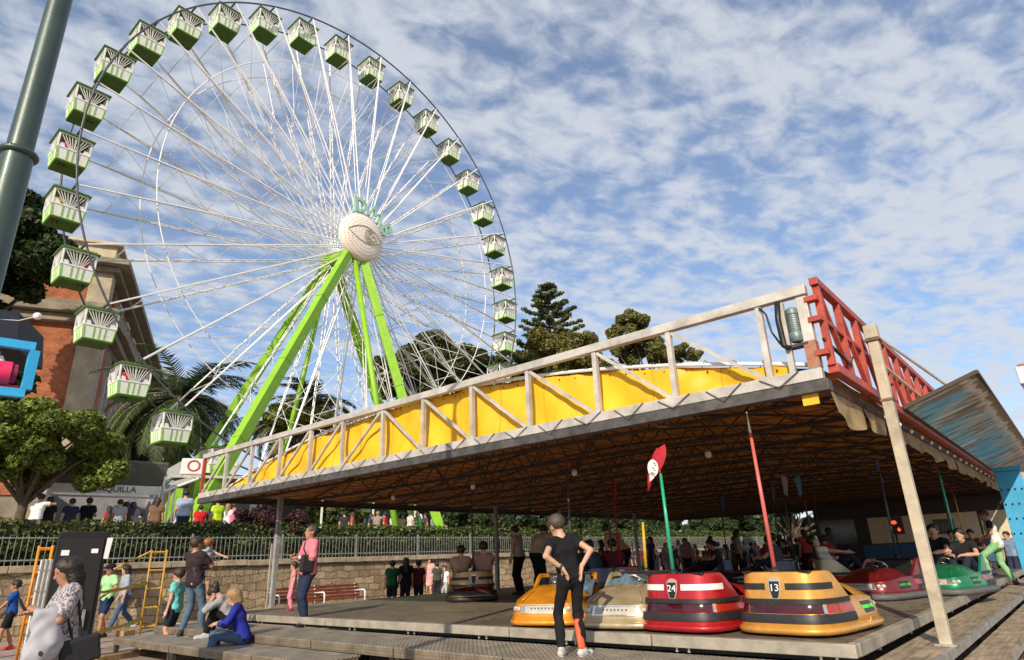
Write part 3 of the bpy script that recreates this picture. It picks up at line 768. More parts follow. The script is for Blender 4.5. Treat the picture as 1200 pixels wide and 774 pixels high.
# end box with hoist
m = MB(); m.bar((-1.75, CY0, zb + .06), (-1.75, CY0, 4.0), .11, .11, up=(0, 1, 0)); m.build('end_post', TRUSS, ft, bevel=.006)
m = MB(); m.bar((-1.75, CY0, zb + .07), (-1.75, CY0, 3.50), .118, .118, up=(0, 1, 0)); m.build('rusty_sleeve', mat('rusty_sleeve_paint', (.36, .10, .05), .8, var=.3, vscale=14, c2=(.34, .22, .15)), ft)
m = MB(); m.bar((-1.98, CY0, zb + .06), (-1.98, CY0, 4.0), .06, .06, up=(0, 1, 0)); m.build('upright', TRUSS, ft)
ho = child_empty('hoist_motor', ca)
m = MB(); m.lathe([(.055, 0), (.068, .02), (.068, .10), (.06, .11), (.06, .30), (.07, .31), (.07, .36), (.05, .38)], (-1.87, CY0 - .03, 3.52), 14); m.build('motor_housing', mat('teal_grey_motor', (.20, .27, .27), .5, .3, var=.2), ho, smooth='auto')
m = MB()
for z in np.arange(3.64, 3.82, .02): m.lathe([(.066, 0), (.066, .008)], (-1.87, CY0 - .03, z), 14)
m.build('cooling_fins', mat('fin_grey', (.25, .28, .27), .5, .5), ho)
m = MB(); m.tube([(-1.99, CY0 - .07, 4.0), (-2.01, CY0 - .08, 3.8), (-2.0, CY0 - .08, 3.5), (-1.95, CY0 - .06, 3.46)], .032, 8); m.build('hydraulic_hose', BLACK, ho, smooth=True)
m = MB(); m.tube([(-2.2, CY0 - .05, 4.0), (-2.13, CY0 - .07, 3.9), (-2.1, CY0 - .08, 3.68), (-2.03, CY0 - .08, 3.52)], .011, 6); m.build('cable', BLACK, ho, smooth=True)
m = MB(); m.box((-1.87, CY0, 3.48), (.22, .12, .03)); m.build('bracket', STEEL_D, ho)
# dark beam below the truss
m = MB(); m.bar((CXL, CY0 + .02, 3.015), (CXR + .1, CY0 + .02, 3.015), .14, .12); m.build('front_beam', mat('dark_beam', (.09, .085, .08), .55, .3, var=.35), ca, bevel=.008)
# yellow gable sheet with folds, white arch tube on top
P = []
N = 240
for i in range(N + 1):
    x = CXL + .9 + (-2.02 - CXL - .9) * i / N; row = []
    zt_ = vault(x) + .012 * math.sin(x * 5.3)
    for j in range(9):
        u = j / 8; z = zb + .03 + (zt_ - zb - .03) * u
        row.append((x, CY0 + .13 + .026 * math.sin(x * 4.1 + 1.5 * u) + .014 * math.sin(x * 9 + 5 * u) + .010 * math.sin(x * 17 - 7 * u) + .04 * u, z))
    P.append(row)
m = MB(); m.grid(P); m.build('gable_tarpaulin', tarp, ca, smooth=True)
for k in range(1, N, 16):
    m = MB(); m.tube([Vector(P[k][j]) + Vector((0, -.006, 0)) for j in range(9)], .006, 4); m.build('tarpaulin_seam', mat('tarpaulin_seam', (.62, .32, .01), .6), ca)
m = MB()
for k in range(2, N, 5): m.lathe([(.013, 0), (.008, .006)], Vector(P[k][8]) + Vector((0, -.008, -.05)), 8, Matrix.Rotation(math.pi / 2, 3, 'X'))
m.build('eyelets', STEEL_D, ca)
m = MB(); m.tube([(x, CY0 + .14, vault(x) + .035) for x in np.linspace(CXL + .55, -1.8, 40)], .025, 8); m.build('arch_tube', WHITE, ca, smooth=True)
rope = mat('lacing_rope', (.10, .09, .07), .8)
m = MB()
for x in np.arange(CXL + 1.0, -2.1, .34): m.tube([(x, CY0 + .15, vault(x) - .01), (x + .07, CY0 + .10, vault(x) + .06), (x + .14, CY0 + .15, vault(x) - .01)], .006, 4)
m.build('lacing', rope, ca)
m = MB()
for k, x in enumerate(np.arange(CXL + .6, -2.1, .62)): m.tube([(x, CY0 - .06, 3.18), (x + .2, CY0 - .075, 3.03 + .03 * (k % 2)), (x + .42, CY0 - .062, 3.2)], .007, 4)
m.build('hanging_cable', rope, ca)
# vaulted roof sheet
P = [[(x, y, vault(x) + .02 - .03 * abs(math.sin(y * 2.09))) for y in np.linspace(CY0 + .16, CY1, 60)] for x in np.linspace(CXL, CXR, 30)]
m = MB(); m.grid(P); m.build('roof_tarpaulin', roof_t, ca, smooth=True)
dk = mat('roof_lattice', (.055, .04, .03), .7, .2, var=.3)
for k, y in enumerate(np.arange(CY0 + 1.1, CY1, 1.45)):
    m = MB(); m.bar((CXL, y, 3.10), (CXR, y, 3.10), .05, .05)
    xs = np.arange(CXL + .2, CXR, .62)
    for i in range(len(xs) - 1):
        a, b = xs[i], xs[i + 1]; za, zb2 = vault(a) - .05, vault(b) - .05
        if i % 2: m.bar((a, y, 3.1), (b, y, max(zb2, 3.14)), .022)
        else: m.bar((a, y, max(za, 3.14)), (b, y, 3.1), .022)
        m.bar((a, y, za), (b, y, zb2), .035)
    m.build('roof_truss', dk, ca)
net = mat('ceiling_net', (.08, .065, .05), .6, .4)
m = MB()
for x in np.arange(CXL + .4, CXR, .42): m.bar((x, CY0 + .1, 3.055), (x, CY1, 3.055), .012)
for y in np.arange(CY0 + .4, CY1, .5): m.bar((CXL, y, 3.043), (CXR, y, 3.043), .012)
m.build('contact_net', net, ca)
m = MB(); m.bar((CXL, CY0, 3.08), (CXL, CY1, 3.08), .10, .16); m.build('left_edge_beam', dk, ca)
m = MB(); m.bar((CXL, CY1, 3.08), (CXR, CY1, 3.08), .12, .3); m.build('back_edge_beam', dk, ca)
m = MB(); m.grid([[(x, CY1 - .02, z) for z in (3.0, vault(x) + .03)] for x in np.linspace(CXL, CXR, 30)]); m.build('back_gable', roof_t, ca)
m = MB(); m.bar((CXR, CY0 + .12, 3.06), (CXR, CY1, 3.06), .10, .12); m.build('right_edge_beam', mat('rusty_beam', (.14, .07, .045), .7, .2, var=.4), ca)
# tan valance and bulbs under the right edge
val = mat('tan_valance', (.38, .27, .13), .75, var=.3, vscale=4, trans=.2)
y = CY0 + .2
while y < CY1 - 1:
    L = random.uniform(1.0, 1.6); P = []
    for i in range(13):
        u = i / 12; P.append([(CXR + .04 + .03 * math.sin(9 * u + y) * v + .02 * v, y + L * u, 3.0 - v * ((.24 if y < 8 else .16) + .10 * math.sin(math.pi * u))) for v in (0, .35, .7, 1)])
    m = MB(); m.grid(P); m.build('valance', val, ca, smooth=True); y += L + .04
m = MB(); m.box((CXR - .12, CY0 + .03, 2.91), (.16, .02, .13)); m.build('tarpaulin_flap', tarp, ca)
bulb = mat('white_bulb', (.8, .78, .72), .25)
for y in np.arange(9.2, 28, .78):
    m = MB(); m.lathe([(.008, .02), (.02, .01), (.026, -.008), (.02, -.028), (.005, -.04)], (CXR + .12, y, 3.0), 10); m.build('bulb', bulb, ca, smooth=True)
m = MB(); m.tube([(CXR + .1, y, 3.03 + .015 * math.sin(y * 4)) for y in np.linspace(8, 28, 70)], .012, 5); m.build('bulb_cable', rope, ca)
for x in (-13, -10.2, -7.4, -4.6):
    m = MB(); m.lathe([(.03, .08), (.05, .06), (.055, -.02), (.03, -.05)], (x, CY0 + 3.5, 3.0), 10); m.build('ceiling_lamp', WHITE, ca, smooth=True)
# red side truss
rx = -1.60
rt = child_empty('side_truss', ca)
m = MB(); m.bar((rx, 6.88, 4.15), (rx, 23, 4.02), .085, .085); m.build('top_chord', RED, rt, bevel=.006)
m = MB(); m.bar((rx, 6.95, 3.19), (rx, 23, 3.10), .10, .10); m.build('bottom_chord', RED, rt, bevel=.006)
ys = np.arange(6.95, 23, .74)
for i, y in enumerate(ys):
    m = MB(); m.bar((rx, y, 3.22), (rx, y, 4.10), .07, .06, up=(0, 1, 0)); m.build('upright', RED, rt)
    if i < len(ys) - 1:
        m = MB(); m.bar((rx, y + .05, 4.06), (rx, y + .69, 3.22), .05, .05); m.build('diagonal', RED, rt)
m = MB(); m.bar((rx, 6.9, 3.72), (rx, 23, 3.65), .045, .045); m.build('mid_rail', RED, rt)
for z in (3.35, 3.72, 3.95):
    m = MB(); m.box((rx - .05, 6.88, z), (.13, .10, .055)); m.build('hinge', RED, rt)
m = MB(); m.tube([(rx - .02, 6.9, 3.5), (rx + .05, 7.2, 3.36), (rx + .03, 7.6, 3.36), (rx, 7.9, 3.5)], .02, 6); m.build('cable', BLACK, rt, smooth=True)
# posts
pm = mat('cream_post_paint', (.46, .40, .30), .55, var=.25, vscale=3, bump=.15, bscale=25)
pb = on_z(1110, 757, SZ)
po = empty('canopy_post', (pb[0], pb[1], SZ), 0, 'tall weathered cream square steel post standing on the plank walkway at right', 'post')
m = MB(); m.bar((pb[0], pb[1], SZ), (pb[0], pb[1], SZ + 3.36), .115, .115); m.build('shaft', pm, po, bevel=.008)
m = MB(); m.bar((pb[0], pb[1], SZ + 3.36), (pb[0], pb[1], SZ + 3.53), .145, .145); m.build('head', pm, po, bevel=.01)
m = MB(); m.box((pb[0], pb[1], SZ + 3.34), (.165, .165, .03)); m.box((pb[0], pb[1], SZ + 2.6), (.135, .135, .03)); m.build('collar', mat('rust', (.16, .09, .05), .8, var=.4), po)
m = MB(); m.box((pb[0], pb[1], SZ + .012), (.2, .2, .02)); m.build('base_plate', STEEL, po)
lp_ = on_z(318, 713, DZ)
for (x, y, lab) in ((lp_[0], lp_[1], 'grey square steel canopy post left of the man in pink'), (DX0 + .2, 15.5, 'grey canopy post at the far left edge of the car floor'), (DX0 + .2, 24, 'farthest grey canopy post on the left edge of the car floor')):
    p = empty('canopy_post', (x, y, DZ), 0, lab, 'post', 'posts on the left edge of the car floor')
    m = MB(); m.bar((x, y, DZ), (x, y, 3.05), .10, .10); m.build('shaft', GREY, p)
    m = MB(); m.bar((x - .22, y, SZ), (x - .22, y, 2.0), .035, .035); m.build('brace', TRUSS, p)
    m = MB(); m.box((x, y, DZ + .012), (.18, .18, .02)); m.build('base_plate', STEEL, p)

# painted flap hinged on the right edge
def flap_mat():
    m = bpy.data.materials.new('storm_painting'); m.use_nodes = True
    t, b = nodes_of(m); L = t.links.new
    tcn = t.nodes.new('ShaderNodeTexCoord')
    mp_ = t.nodes.new('ShaderNodeMapping'); mp_.inputs['Scale'].default_value = (.9, 3.4, .9); L(tcn.outputs['Object'], mp_.inputs[0])
    def noise(sc, det, dist, vec):
        n = t.nodes.new('ShaderNodeTexNoise'); n.inputs['Scale'].default_value = sc; n.inputs['Detail'].default_value = det; n.inputs['Distortion'].default_value = dist; L(vec, n.inputs['Vector']); return n.outputs['Fac']
    def ramp_(fac, stops):
        r = t.nodes.new('ShaderNodeValToRGB'); e = r.color_ramp.elements
        e[0].position, e[0].color = stops[0][0], (*stops[0][1], 1); e[1].position, e[1].color = stops[-1][0], (*stops[-1][1], 1)
        for p_, c_ in stops[1:-1]: q = e.new(p_); q.color = (*c_, 1)
        L(fac, r.inputs[0]); return r.outputs[0]
    def mixc(f, a_, b_):
        q = t.nodes.new('ShaderNodeMix'); q.data_type = 'RGBA'; L(f, q.inputs[0])
        for i, v in ((6, a_), (7, b_)):
            if isinstance(v, tuple): q.inputs[i].default_value = (*v, 1)
            else: L(v, q.inputs[i])
        return q.outputs[2]
    st = noise(1.5, 6, .5, mp_.outputs[0])
    brown = ramp_(st, [(.34, (.03, .022, .016)), (.42, (.30, .20, .12)), (.50, (.16, .14, .12)), (.56, (.66, .61, .54)), (.66, (.90, .88, .84))])
    blue = ramp_(st, [(.34, (.03, .08, .12)), (.44, (.08, .42, .72)), (.53, (.14, .64, .95)), (.60, (.40, .48, .52)), (.68, (.85, .88, .90))])
    patch_ = ramp_(noise(1.1, 3, .3, tcn.outputs['Object']), [(.44, (0, 0, 0)), (.54, (1, 1, 1))])
    body = mixc(patch_, brown, blue)
    sp = t.nodes.new('ShaderNodeSeparateXYZ'); L(tcn.outputs['Object'], sp.inputs[0])
    n2 = noise(5, 5, .4, tcn.outputs['Object'])
    ad = t.nodes.new('ShaderNodeMath'); ad.operation = 'MULTIPLY_ADD'; L(n2, ad.inputs[0]); ad.inputs[1].default_value = .34; L(sp.outputs['X'], ad.inputs[2])
    crest = ramp_(ad.outputs[0], [(.86, (0, 0, 0)), (.94, (1, 1, 1)), (.99, (.25, .25, .25)), (1.0, (0, 0, 0))])
    edge_ = ramp_(ad.outputs[0], [(.94, (0, 0, 0)), (.995, (1, 1, 1))])
    c1_ = mixc(edge_, body, (.13, .09, .045)); fin = mixc(crest, c1_, (.80, .79, .75))
    class _O: outputs = [None, None, fin]
    mx = _O
    L(mx.outputs[2], b.inputs['Base Color']); b.inputs['Roughness'].default_value = .4
    return m
fa = np.array([-1.52, 9.95, 3.19]); o1 = on_y(1145, 437, 9.95); o2 = np.array([o1[0] - .05, 22.5, o1[2] - .02]); fb = np.array([-1.52, 22.5, 3.10])
fl_ = empty('painted_flap', fa, 0, 'hinged fascia flap painted with stormy blue and brown clouds, raised over the side walkway', 'fascia flap')
P = [[fa + (o1 - fa) * u + (fb - fa) * v for v in np.linspace(0, 1, 12)] for u in np.linspace(0, 1, 5)]
m = MB(); m.grid(P); nrm = np.cross(o1 - fa, fb - fa); nrm = nrm / np.linalg.norm(nrm) * (1 if nrm[2] < 0 else -1) if False else np.cross(o1 - fa, fb - fa) / np.linalg.norm(np.cross(o1 - fa, fb - fa))
dn = nrm if nrm[2] < 0 else -nrm
m.grid([[p - dn * .03 for p in row] for row in P]); m.build('painted_panel', flap_mat(), fl_)
m = MB()
for a, b in ((fa, o1), (o1, o2), (fa, fb)): m.bar(a - dn * .015, b - dn * .015, .045, .05)
m.build('frame', mat('dark_wood_trim', (.07, .05, .035), .7), fl_)
for a, b in (((-1.58, 8.9, 4.12), o1 * .6 + fa * .4 + np.array([0, .1, .04])), ((-1.58, 8.9, 3.75), fa + (o1 - fa) * .25 + np.array([0, .05, .04]))):
    m = MB(); m.tube([a, b], .018, 6); m.build('stay_rod', pm, fl_)

# blue pillar at the far right, control booth at the back
bp_ = on_y(1190, 620, 19.5)
BLUE = mat('sky_blue_paint', (.05, .36, .62), .5, var=.12, vscale=3)
bl = empty('blue_pillar', (bp_[0] + .1, 19.5, 0), 0, 'broad sky blue pillar board at the right end of the walkway', 'pillar')
m = MB(); m.box((bp_[0] + .16, 19.5, SZ + 1.28), (.50, .16, 2.56)); m.build('board', BLUE, bl, bevel=.01)
m = MB()
for k in range(16): m.lathe([(.022, 0), (.022, .01)], (bp_[0] - .04 + .13 * (k % 4), 19.41, 1.6 + .33 * (k // 4)), 8, Matrix.Rotation(math.pi / 2, 3, 'X'))
m.build('bolts', BLACK, bl)
m = MB(); m.box((bp_[0] + .16, 19.5, SZ + 2.62), (.56, .2, .10)); m.build('cap', BLUE, bl)
bx0, bx1 = on_y(955, 620, 27.6)[0], on_y(1185, 610, 27.6)[0]
cb = empty('control_booth', ((bx0 + bx1) / 2, 28, 0), 0, 'dark control booth with cream panels and blue skirt across the back', 'booth')
m = MB(); m.box(((bx0 + bx1) / 2, 28.3, 1.75), (bx1 - bx0, 1.2, 2.4)); m.build('body', mat('booth_dark', (.04, .035, .035), .6), cb)
pw = (bx1 - bx0)
for k in range(5):
    a = bx0 + pw * (.30 + .14 * k); m = MB(); m.box((a + pw * .07, 27.68, 1.98), (pw * .13, .03, .92)); m.build('cream_panel', CREAM, cb)
m = MB(); m.box(((bx0 + bx1) / 2 + pw * .12, 27.67, 1.15), (pw * .74, .03, .66)); m.build('skirt_panel', mat('booth_blue', (.03, .11, .22), .5), cb)
m = MB(); m.box((bx0 + pw * .69, 27.655, 2.0), (pw * .10, .02, .5)); m.build('sign_board', mat('sign_dark', (.10, .10, .11), .5), cb)
m = MB()
for k in range(6): m.bar((bx0 + pw * (.65 + .014 * k), 27.64, 1.85), (bx0 + pw * (.66 + .014 * k), 27.64, 2.12), .025, .01)
m.build('sign_strokes', mat('sign_stroke', (.35, .33, .30), .5), cb)
m = MB(); m.box((bx0 + pw * .13, 27.69, 2.0), (pw * .20, .03, .9)); m.build('window', mat('booth_glass', (.03, .035, .04), .1), cb)
rs = empty('lit_sign', (bx0 + pw * .45, 20.5, 2.3), 0, 'small glowing red and orange lamp figure in the dark of the ride', 'lamp')
q = on_y(1050, 616, 20.5)
rs.location = Vector(q)
m = MB(); m.box((q[0], q[1] + .06, q[2]), (.34, .06, .46)); m.build('backing', BLACK, rs)
m = MB(); m.lathe([(.0, -.05), (.05, -.04), (.07, 0), (.05, .04), (0, .05)], (q[0] - .04, q[1], q[2] + .08), 10); m.lathe([(.0, -.06), (.035, -.04), (.04, 0), (0, .05)], (q[0] + .05, q[1], q[2] - .10), 8)
m.build('glow', mat('red_lamp_glow', (1.0, .10, .03), .4, emit=1.2), rs, smooth=True)
# ------------------------------------------------------------------ ferris wheel
WC = np.array([-28.93, 19.19, 18.56]); WR = 14.0; NG = 34; PH0 = 4.081; STEP = -2 * math.pi / NG
def wp(a, r, dx, dz=0.0): return (WC[0] + dx, WC[1] + r * math.cos(a), WC[2] + r * math.sin(a) + dz)
PIV = 0.80                                       # pivot above the gondola centre
fw = empty('ferris_wheel', (WC[0], WC[1], TZ), 0, 'giant white spoked ferris wheel on lime green legs', 'ferris wheel')
RIMD = mat('rim_dark_steel', (.10, .105, .11), .5, .4, var=.2)
WH = mat('wheel_white_paint', (.80, .80, .78), .4, var=.05)
for dx in (-1.05, 1.05):
    m = MB(); n = 136
    m.tube([wp(2 * math.pi * k / n, WR, dx, PIV) for k in range(n + 1)], .048 if dx > 0 else .045, 8, caps=False); m.build('rim', RIMD, fw, smooth=True)
    m = MB(); m.tube([wp(2 * math.pi * k / n, WR * .775, dx * .92, PIV * .8) for k in range(n + 1)], .03, 6, caps=False); m.build('inner_ring', WH, fw, smooth=True)
HUBX = (1.75, -1.75)
for i in range(NG):
    a = PH0 + STEP * (i); m = MB()
    for dx, hx in ((1.05, 1.55), (-1.05, -1.55)):
        m.tube([wp(a, .55, hx, .1), wp(a, WR, dx, PIV)], .042, 5)
        a2 = a + STEP * .16
        m.tube([wp(a2, .6, hx * .72, .1), wp(a, WR * .985, dx, PIV)], .026, 4)
    for k, q in enumerate((.38, .55, .72, .88)):
        w_ = 1.55 + (1.05 - 1.55) * q
        m.tube([wp(a, WR * q, -w_, PIV * q), wp(a, WR * q, w_, PIV * q)], .026, 4)
        if k < 3:
            q2 = (.55, .72, .88)[k]; w2 = 1.55 - .5 * q2
            m.tube([wp(a, WR * q, -w_, PIV * q), wp(a, WR * q2, w2, PIV * q2)], .018, 4)
    b = a + STEP
    for dx in (-1.0, 1.0): m.tube([wp(a, WR * .55, dx * 1.25, PIV * .55), wp(b, WR * .775, dx * .92, PIV * .8)], .014, 4)
    m.build('spoke', WH, fw)
m = MB(); R_ = Matrix.Rotation(math.pi / 2, 3, 'Y')
m.lathe([(.45, -1.9), (.62, -1.85), (.62, -1.5), (.35, -1.45), (.35, 1.45), (.62, 1.5), (.62, 1.85), (.45, 1.9)], WC + np.array([0, 0, .1]), 24, R_); m.build('hub', GREEN, fw, smooth='auto')
# eye disc: white lattice dome with a drawn eye
ex, er = 1.95, 1.42
eye = child_empty('eye_disc', fw)
EC = WC + np.array([0, -.35, .32])
dome = lambda r: .42 * math.sqrt(max(0, 1 - (r / er) ** 2))
def dp(y, z, off=0.0): r = math.hypot(y, z); return (EC[0] + ex + dome(r) + off, EC[1] + y, EC[2] + z)
prof = [(er * math.sin(t), ex + .42 * math.cos(t)) for t in np.linspace(0.001, math.pi / 2, 12)] + [(er, ex - .18), (er * .9, ex - .24)]
m = MB(); m.lathe(prof, EC, 40, R_); m.build('dome', mat('eye_dome_paint', (.76, .62, .53), .5, c2=(.82, .82, .74), vscale=.8), eye, smooth='auto')
m = MB()
for k in range(7):
    rr = er * (k + 1) / 7.6
    for j in range(int(10 + 7 * k)):
        a = 2 * math.pi * j / int(10 + 7 * k) + k; y, z = rr * math.cos(a), rr * math.sin(a)
        P_ = Vector(dp(y, z, .01)); m.lathe([(.028, 0), (.022, .025), (.004, .032)], P_, 6, R_)
m.build('lamp_studs', mat('stud_white', (.75, .76, .70), .3), eye)['kind'] = 'stuff'
dark_o = mat('eye_outline', (.42, .38, .33), .6)
m = MB(); W2 = 1.12
for sg in (-1, 1):
    m.tube([dp(W2 * t, sg * .50 * (1 - t * t) - .05 * t, .03) for t in np.linspace(-1, 1, 17)], .024, 6)
m.build('eye_outline', dark_o, eye, smooth=True)
m = MB()
for k in range(1, 5):
    rr = .085 * k + .05
    m.tube([dp(.22 + rr * math.cos(a), -.02 + rr * math.sin(a), .03) for a in np.linspace(0, 2 * math.pi, 22)], .024, 5)
m.build('iris', mat('iris_grey_green', (.46, .47, .38), .5), eye, smooth=True)
m = MB(); m.lathe([(.07, 0), (.06, .03), (.01, .045)], dp(.46, -.2, .03), 10, R_); m.build('glint', WHITE, eye)
# letters above the disc, following its edge
LT = mat('letter_green', (.30, .55, .42), .5, var=.2)
m = MB()
for ch, a in (('D', math.radians(96)), ('M', math.radians(64)), ('B', math.radians(34))):
    r0 = er + .50; o_ = (EC[0] + ex, EC[1] + r0 * math.cos(a), EC[2] + r0 * math.sin(a))
    text_into(m, ch, 1.25, frame_M(o_, (0, math.sin(a), -math.cos(a)), (0, math.cos(a), math.sin(a))), .16, bold=.035 if ch != 'M' else 0.0)
m.build('hub_lettering', LT, eye)
m = MB(); m.tube([(EC[0] + ex - .05, EC[1] + (er + .1) * math.cos(a), EC[2] + (er + .1) * math.sin(a)) for a in np.linspace(.35, 1.9, 12)], .03, 6); m.build('letter_frame', dark_o, eye)
# legs
LD = mat('lime_green_strut', (.26, .56, .02), .45, var=.1)  # second, slightly stronger lime green; no part uses it
def leg(a, b, w, h, name='leg', tube=False, flange=True):
    m = MB()
    if tube: m.tube([a, b], w, 12)
    else: m.bar(a, b, w, h)
    if flange and not tube:
        A, B_ = Vector(a), Vector(b); d = (B_ - A)
        for k in range(1, 4):
            c = A + d * (k / 4); u = d.normalized(); m.bar(c - u * .05, c + u * .05, w + .06, h + .06)
        for k in range(1, 40):
            c = A + d * (k / 40); u = d.normalized(); m.bar(c - u * .025, c + u * .025, w + .03, .05)
    m.build(name, GREEN, fw, bevel=.0, smooth=tube)
def foot(p1, p2, bx, z=TZ + .3):          # where the line seen through two photo points meets the row of feet
    n_ = np.cross(RAY(p1), RAY(p2)); return (bx, CAM[1] - (n_[0] * (bx - CAM[0]) + n_[2] * (z - CAM[2])) / n_[1], z)
def head(p1, p2, x, z): 
    n_ = np.cross(RAY(p1), RAY(p2)); return (x, CAM[1] - (n_[0] * (x - CAM[0]) + n_[2] * (z - CAM[2])) / n_[1], z)
tx, fx2, tz = WC[0] + 1.6, WC[0] - 1.6, WC[2] - .3
for p1, p2, hx, bx, w_, h_ in (((409, 295), (281, 515), tx, -24.5, .40, .46), ((427, 309), (472, 468), tx, -24.5, .40, .46), ((382, 313), (251, 515), fx2, -33.4, .42, .5), ((400, 334), (433, 439), fx2, -33.4, .42, .5)):
    leg(head(p1, p2, hx, tz), foot(p1, p2, bx), w_, h_)
leg(head((416, 307), (442, 477), tx - .1, tz), foot((416, 307), (442, 477), -24.0), .15, .15, 'strut', True)
leg(head((376, 355), (350, 462), fx2, tz), foot((376, 355), (350, 462), -33.8), .14, .14, 'strut', True)
m = MB(); m.bar((-24.5, 8.5, TZ + .3), (-24.5, 30, TZ + .3), .5, .5); m.bar((-33.4, 8.5, TZ + .3), (-33.4, 30, TZ + .3), .5, .5); m.box((-29, 19.2, TZ + .45), (9.4, 7, .6)); m.build('base', GREEN, fw)

# gondolas
GP = mat('gondola_panel_white', (.80, .82, .76), .4, var=.06); GG = mat('gondola_green', (.08, .20, .02), .5, var=.12); GS = mat('gondola_seam_green', (.30, .58, .10), .45)
GD = mat('gondola_floor_green', (.055, .13, .01), .6, var=.15); GI = mat('gondola_interior', (.10, .10, .07), .7)
def make_gondola():
    r_ = empty('gondola', (0, 0, 0)); s = .59; z0, zm, z1 = -.68, -.08, .62
    tp = .90                                     # lower body narrows a little to the floor
    m = MB(); q = s * tp
    m.box((0, 0, z0 + .03), (2 * q, 2 * q, .06)); m.build('floor', GD, r_)
    m = MB()
    for sx, sy in ((1, 0), (-1, 0), (0, 1), (0, -1)):
        P4 = []
        for (u, z, ss) in ((-1, z0 + .06, q), (1, z0 + .06, q), (1, zm, s), (-1, zm, s)):
            P4.append(((sx * ss if sx else u * ss), (sy * ss if sy else u * ss), z))
        off = (-sx * .03, -sy * .03, 0); m.prism(P4, off)
    m.build('side_panels', GP, r_)
    m = MB()
    for sx, sy in ((1, 0), (-1, 0), (0, 1), (0, -1)):
        for u in (-.97, -.36, 0, .36, .97):
            a = ((sx * (q + .012) if sx else u * q), (sy * (q + .012) if sy else u * q), z0 + .06); b = ((sx * (s + .012) if sx else u * s), (sy * (s + .012) if sy else u * s), zm)
            m.bar(a, b, .035, .02)
        a = ((sx * (q + .01) if sx else -q), (sy * (q + .01) if sy else -q), z0 + .08); b = ((sx * (q + .01) if sx else q), (sy * (q + .01) if sy else q), z0 + .08); m.bar(a, b, .03, .035)
    m.build('seams', GS, r_)
    m = MB()
    for sx, sy in ((1, 0), (-1, 0), (0, 1), (0, -1)):
        pt = lambda u, z, ss=s: ((sx * ss if sx else u * ss), (sy * ss if sy else u * ss), z)
        m.bar(pt(-1, zm + .015), pt(1, zm + .015), .045, .05); m.bar(pt(-1, z1 - .03), pt(1, z1 - .03), .05, .05)
        for u in (-.98, .98): m.bar(pt(u, zm), pt(u, z1), .05)
        for k in range(5): m.bar(pt(-.25 + .06 * k, zm + .02), pt(-.92 + .22 * k, z1 - .03), .022); m.bar(pt(.25 - .06 * k, zm + .02), pt(.92 - .22 * k, z1 - .03), .022)
        for u in (-.75, .75):
            m.add([pt(u - .22, zm), pt(u + .22, zm), pt(u + .12, zm + .2), pt(u - .12, zm + .2)], [(0, 1, 2, 3)])
    m.build('cage', WH, r_)
    m = MB(); e = s + .10; m.box((0, 0, z1 + .03), (2 * e, 2 * e, .05)); m.box((0, 0, z1 + .09), (1.2, 1.2, .07)); m.build('roof', GG, r_)
    m = MB(); m.tube([(-1.1, 0, PIV), (1.1, 0, PIV)], .05, 8); m.build('axle', RIMD, r_)
    for y_ in (-.45, .45):
        m = MB(); m.box((0, y_ * .9, -.45), (.95, .24, .3)); m.build('bench', GI, r_)
    return r_
ORD = ['', 'first', 'second', 'third', 'fourth', 'fifth', 'sixth', 'seventh', 'eighth', 'ninth', 'tenth', 'eleventh', 'twelfth', 'thirteenth', 'fourteenth', 'fifteenth', 'sixteenth', 'seventeenth', 'eighteenth', 'nineteenth', 'twentieth']
proto = make_gondola()
GPOS = []
for i in range(NG):
    o = proto if i == 0 else copy_tree(proto)
    a = PH0 + STEP * i; p = (WC[0], WC[1] + WR * math.cos(a), WC[2] + WR * math.sin(a)); o.location = p; GPOS.append(p)
top_i = max(range(NG), key=lambda i: GPOS[i][2])
for i, o in enumerate([x for x in COL.objects if x.name.split('.')[0] == 'gondola']):
    k = i - top_i
    if k > NG // 2: k -= NG
    if k == 0: lab = 'white and green gondola at the very top of the wheel'
    elif abs(k) > 17: lab = 'white and green gondola at the very bottom of the wheel'
    else: lab = '%s white and green gondola down the %s side of the wheel from its top' % (ORD[abs(k)] if abs(k) <= 20 else '', 'right' if k > 0 else 'left')
    tag(o, lab, 'gondola', 'gondolas round the ferris wheel')

# ------------------------------------------------------------------ brick and stone building behind the wheel
ba = math.atan2(.43, -.9)
bc = on_d(140, 287, 48)
bd = empty('brick_building', (bc[0], bc[1], TZ - .5), ba, 'tall old building of orange brick and grey stone behind the wheel', 'building')
bz = lambda z: z - (TZ - .5)
bstone = mat('building_stone', (.40, .34, .24), .9, var=.22, vscale=.9, bump=.3, bscale=8)
bstone_d = mat('building_dark_stone', (.26, .22, .16), .9, var=.25, vscale=.8, bump=.3, bscale=8)
bbrick = brick_mat('orange_brick', (.50, .15, .055), (.38, .10, .04), (.30, .17, .10), 2.2, .5, .18, .02, 0, 'YZ', .5, .5)
bbrick2 = brick_mat('orange_brick_side', (.50, .15, .055), (.38, .10, .04), (.30, .17, .10), 2.2, .5, .18, .02, 0, 'XZ', .5, .5)
def bpart(name, boxes, m_, bev=0.0):
    m = MB()
    for c, d in boxes: m.box(c, d)
    o = m.build(name, m_, bd, local=False, bevel=bev); return o
LX, LY = 34.0, 22.0
bpart('wall', [((LX / 2 + .3, LY / 2 + .3, bz(11.4)), (LX, LY, 22.8))], bstone_d)
bpart('brick_panel', [((.25, 1.3 + 10, bz(11.6)), (.16, 20, 11.0)), ((.25, 1.3 + 10, bz(19.6)), (.16, 20, 2.4))], bbrick)
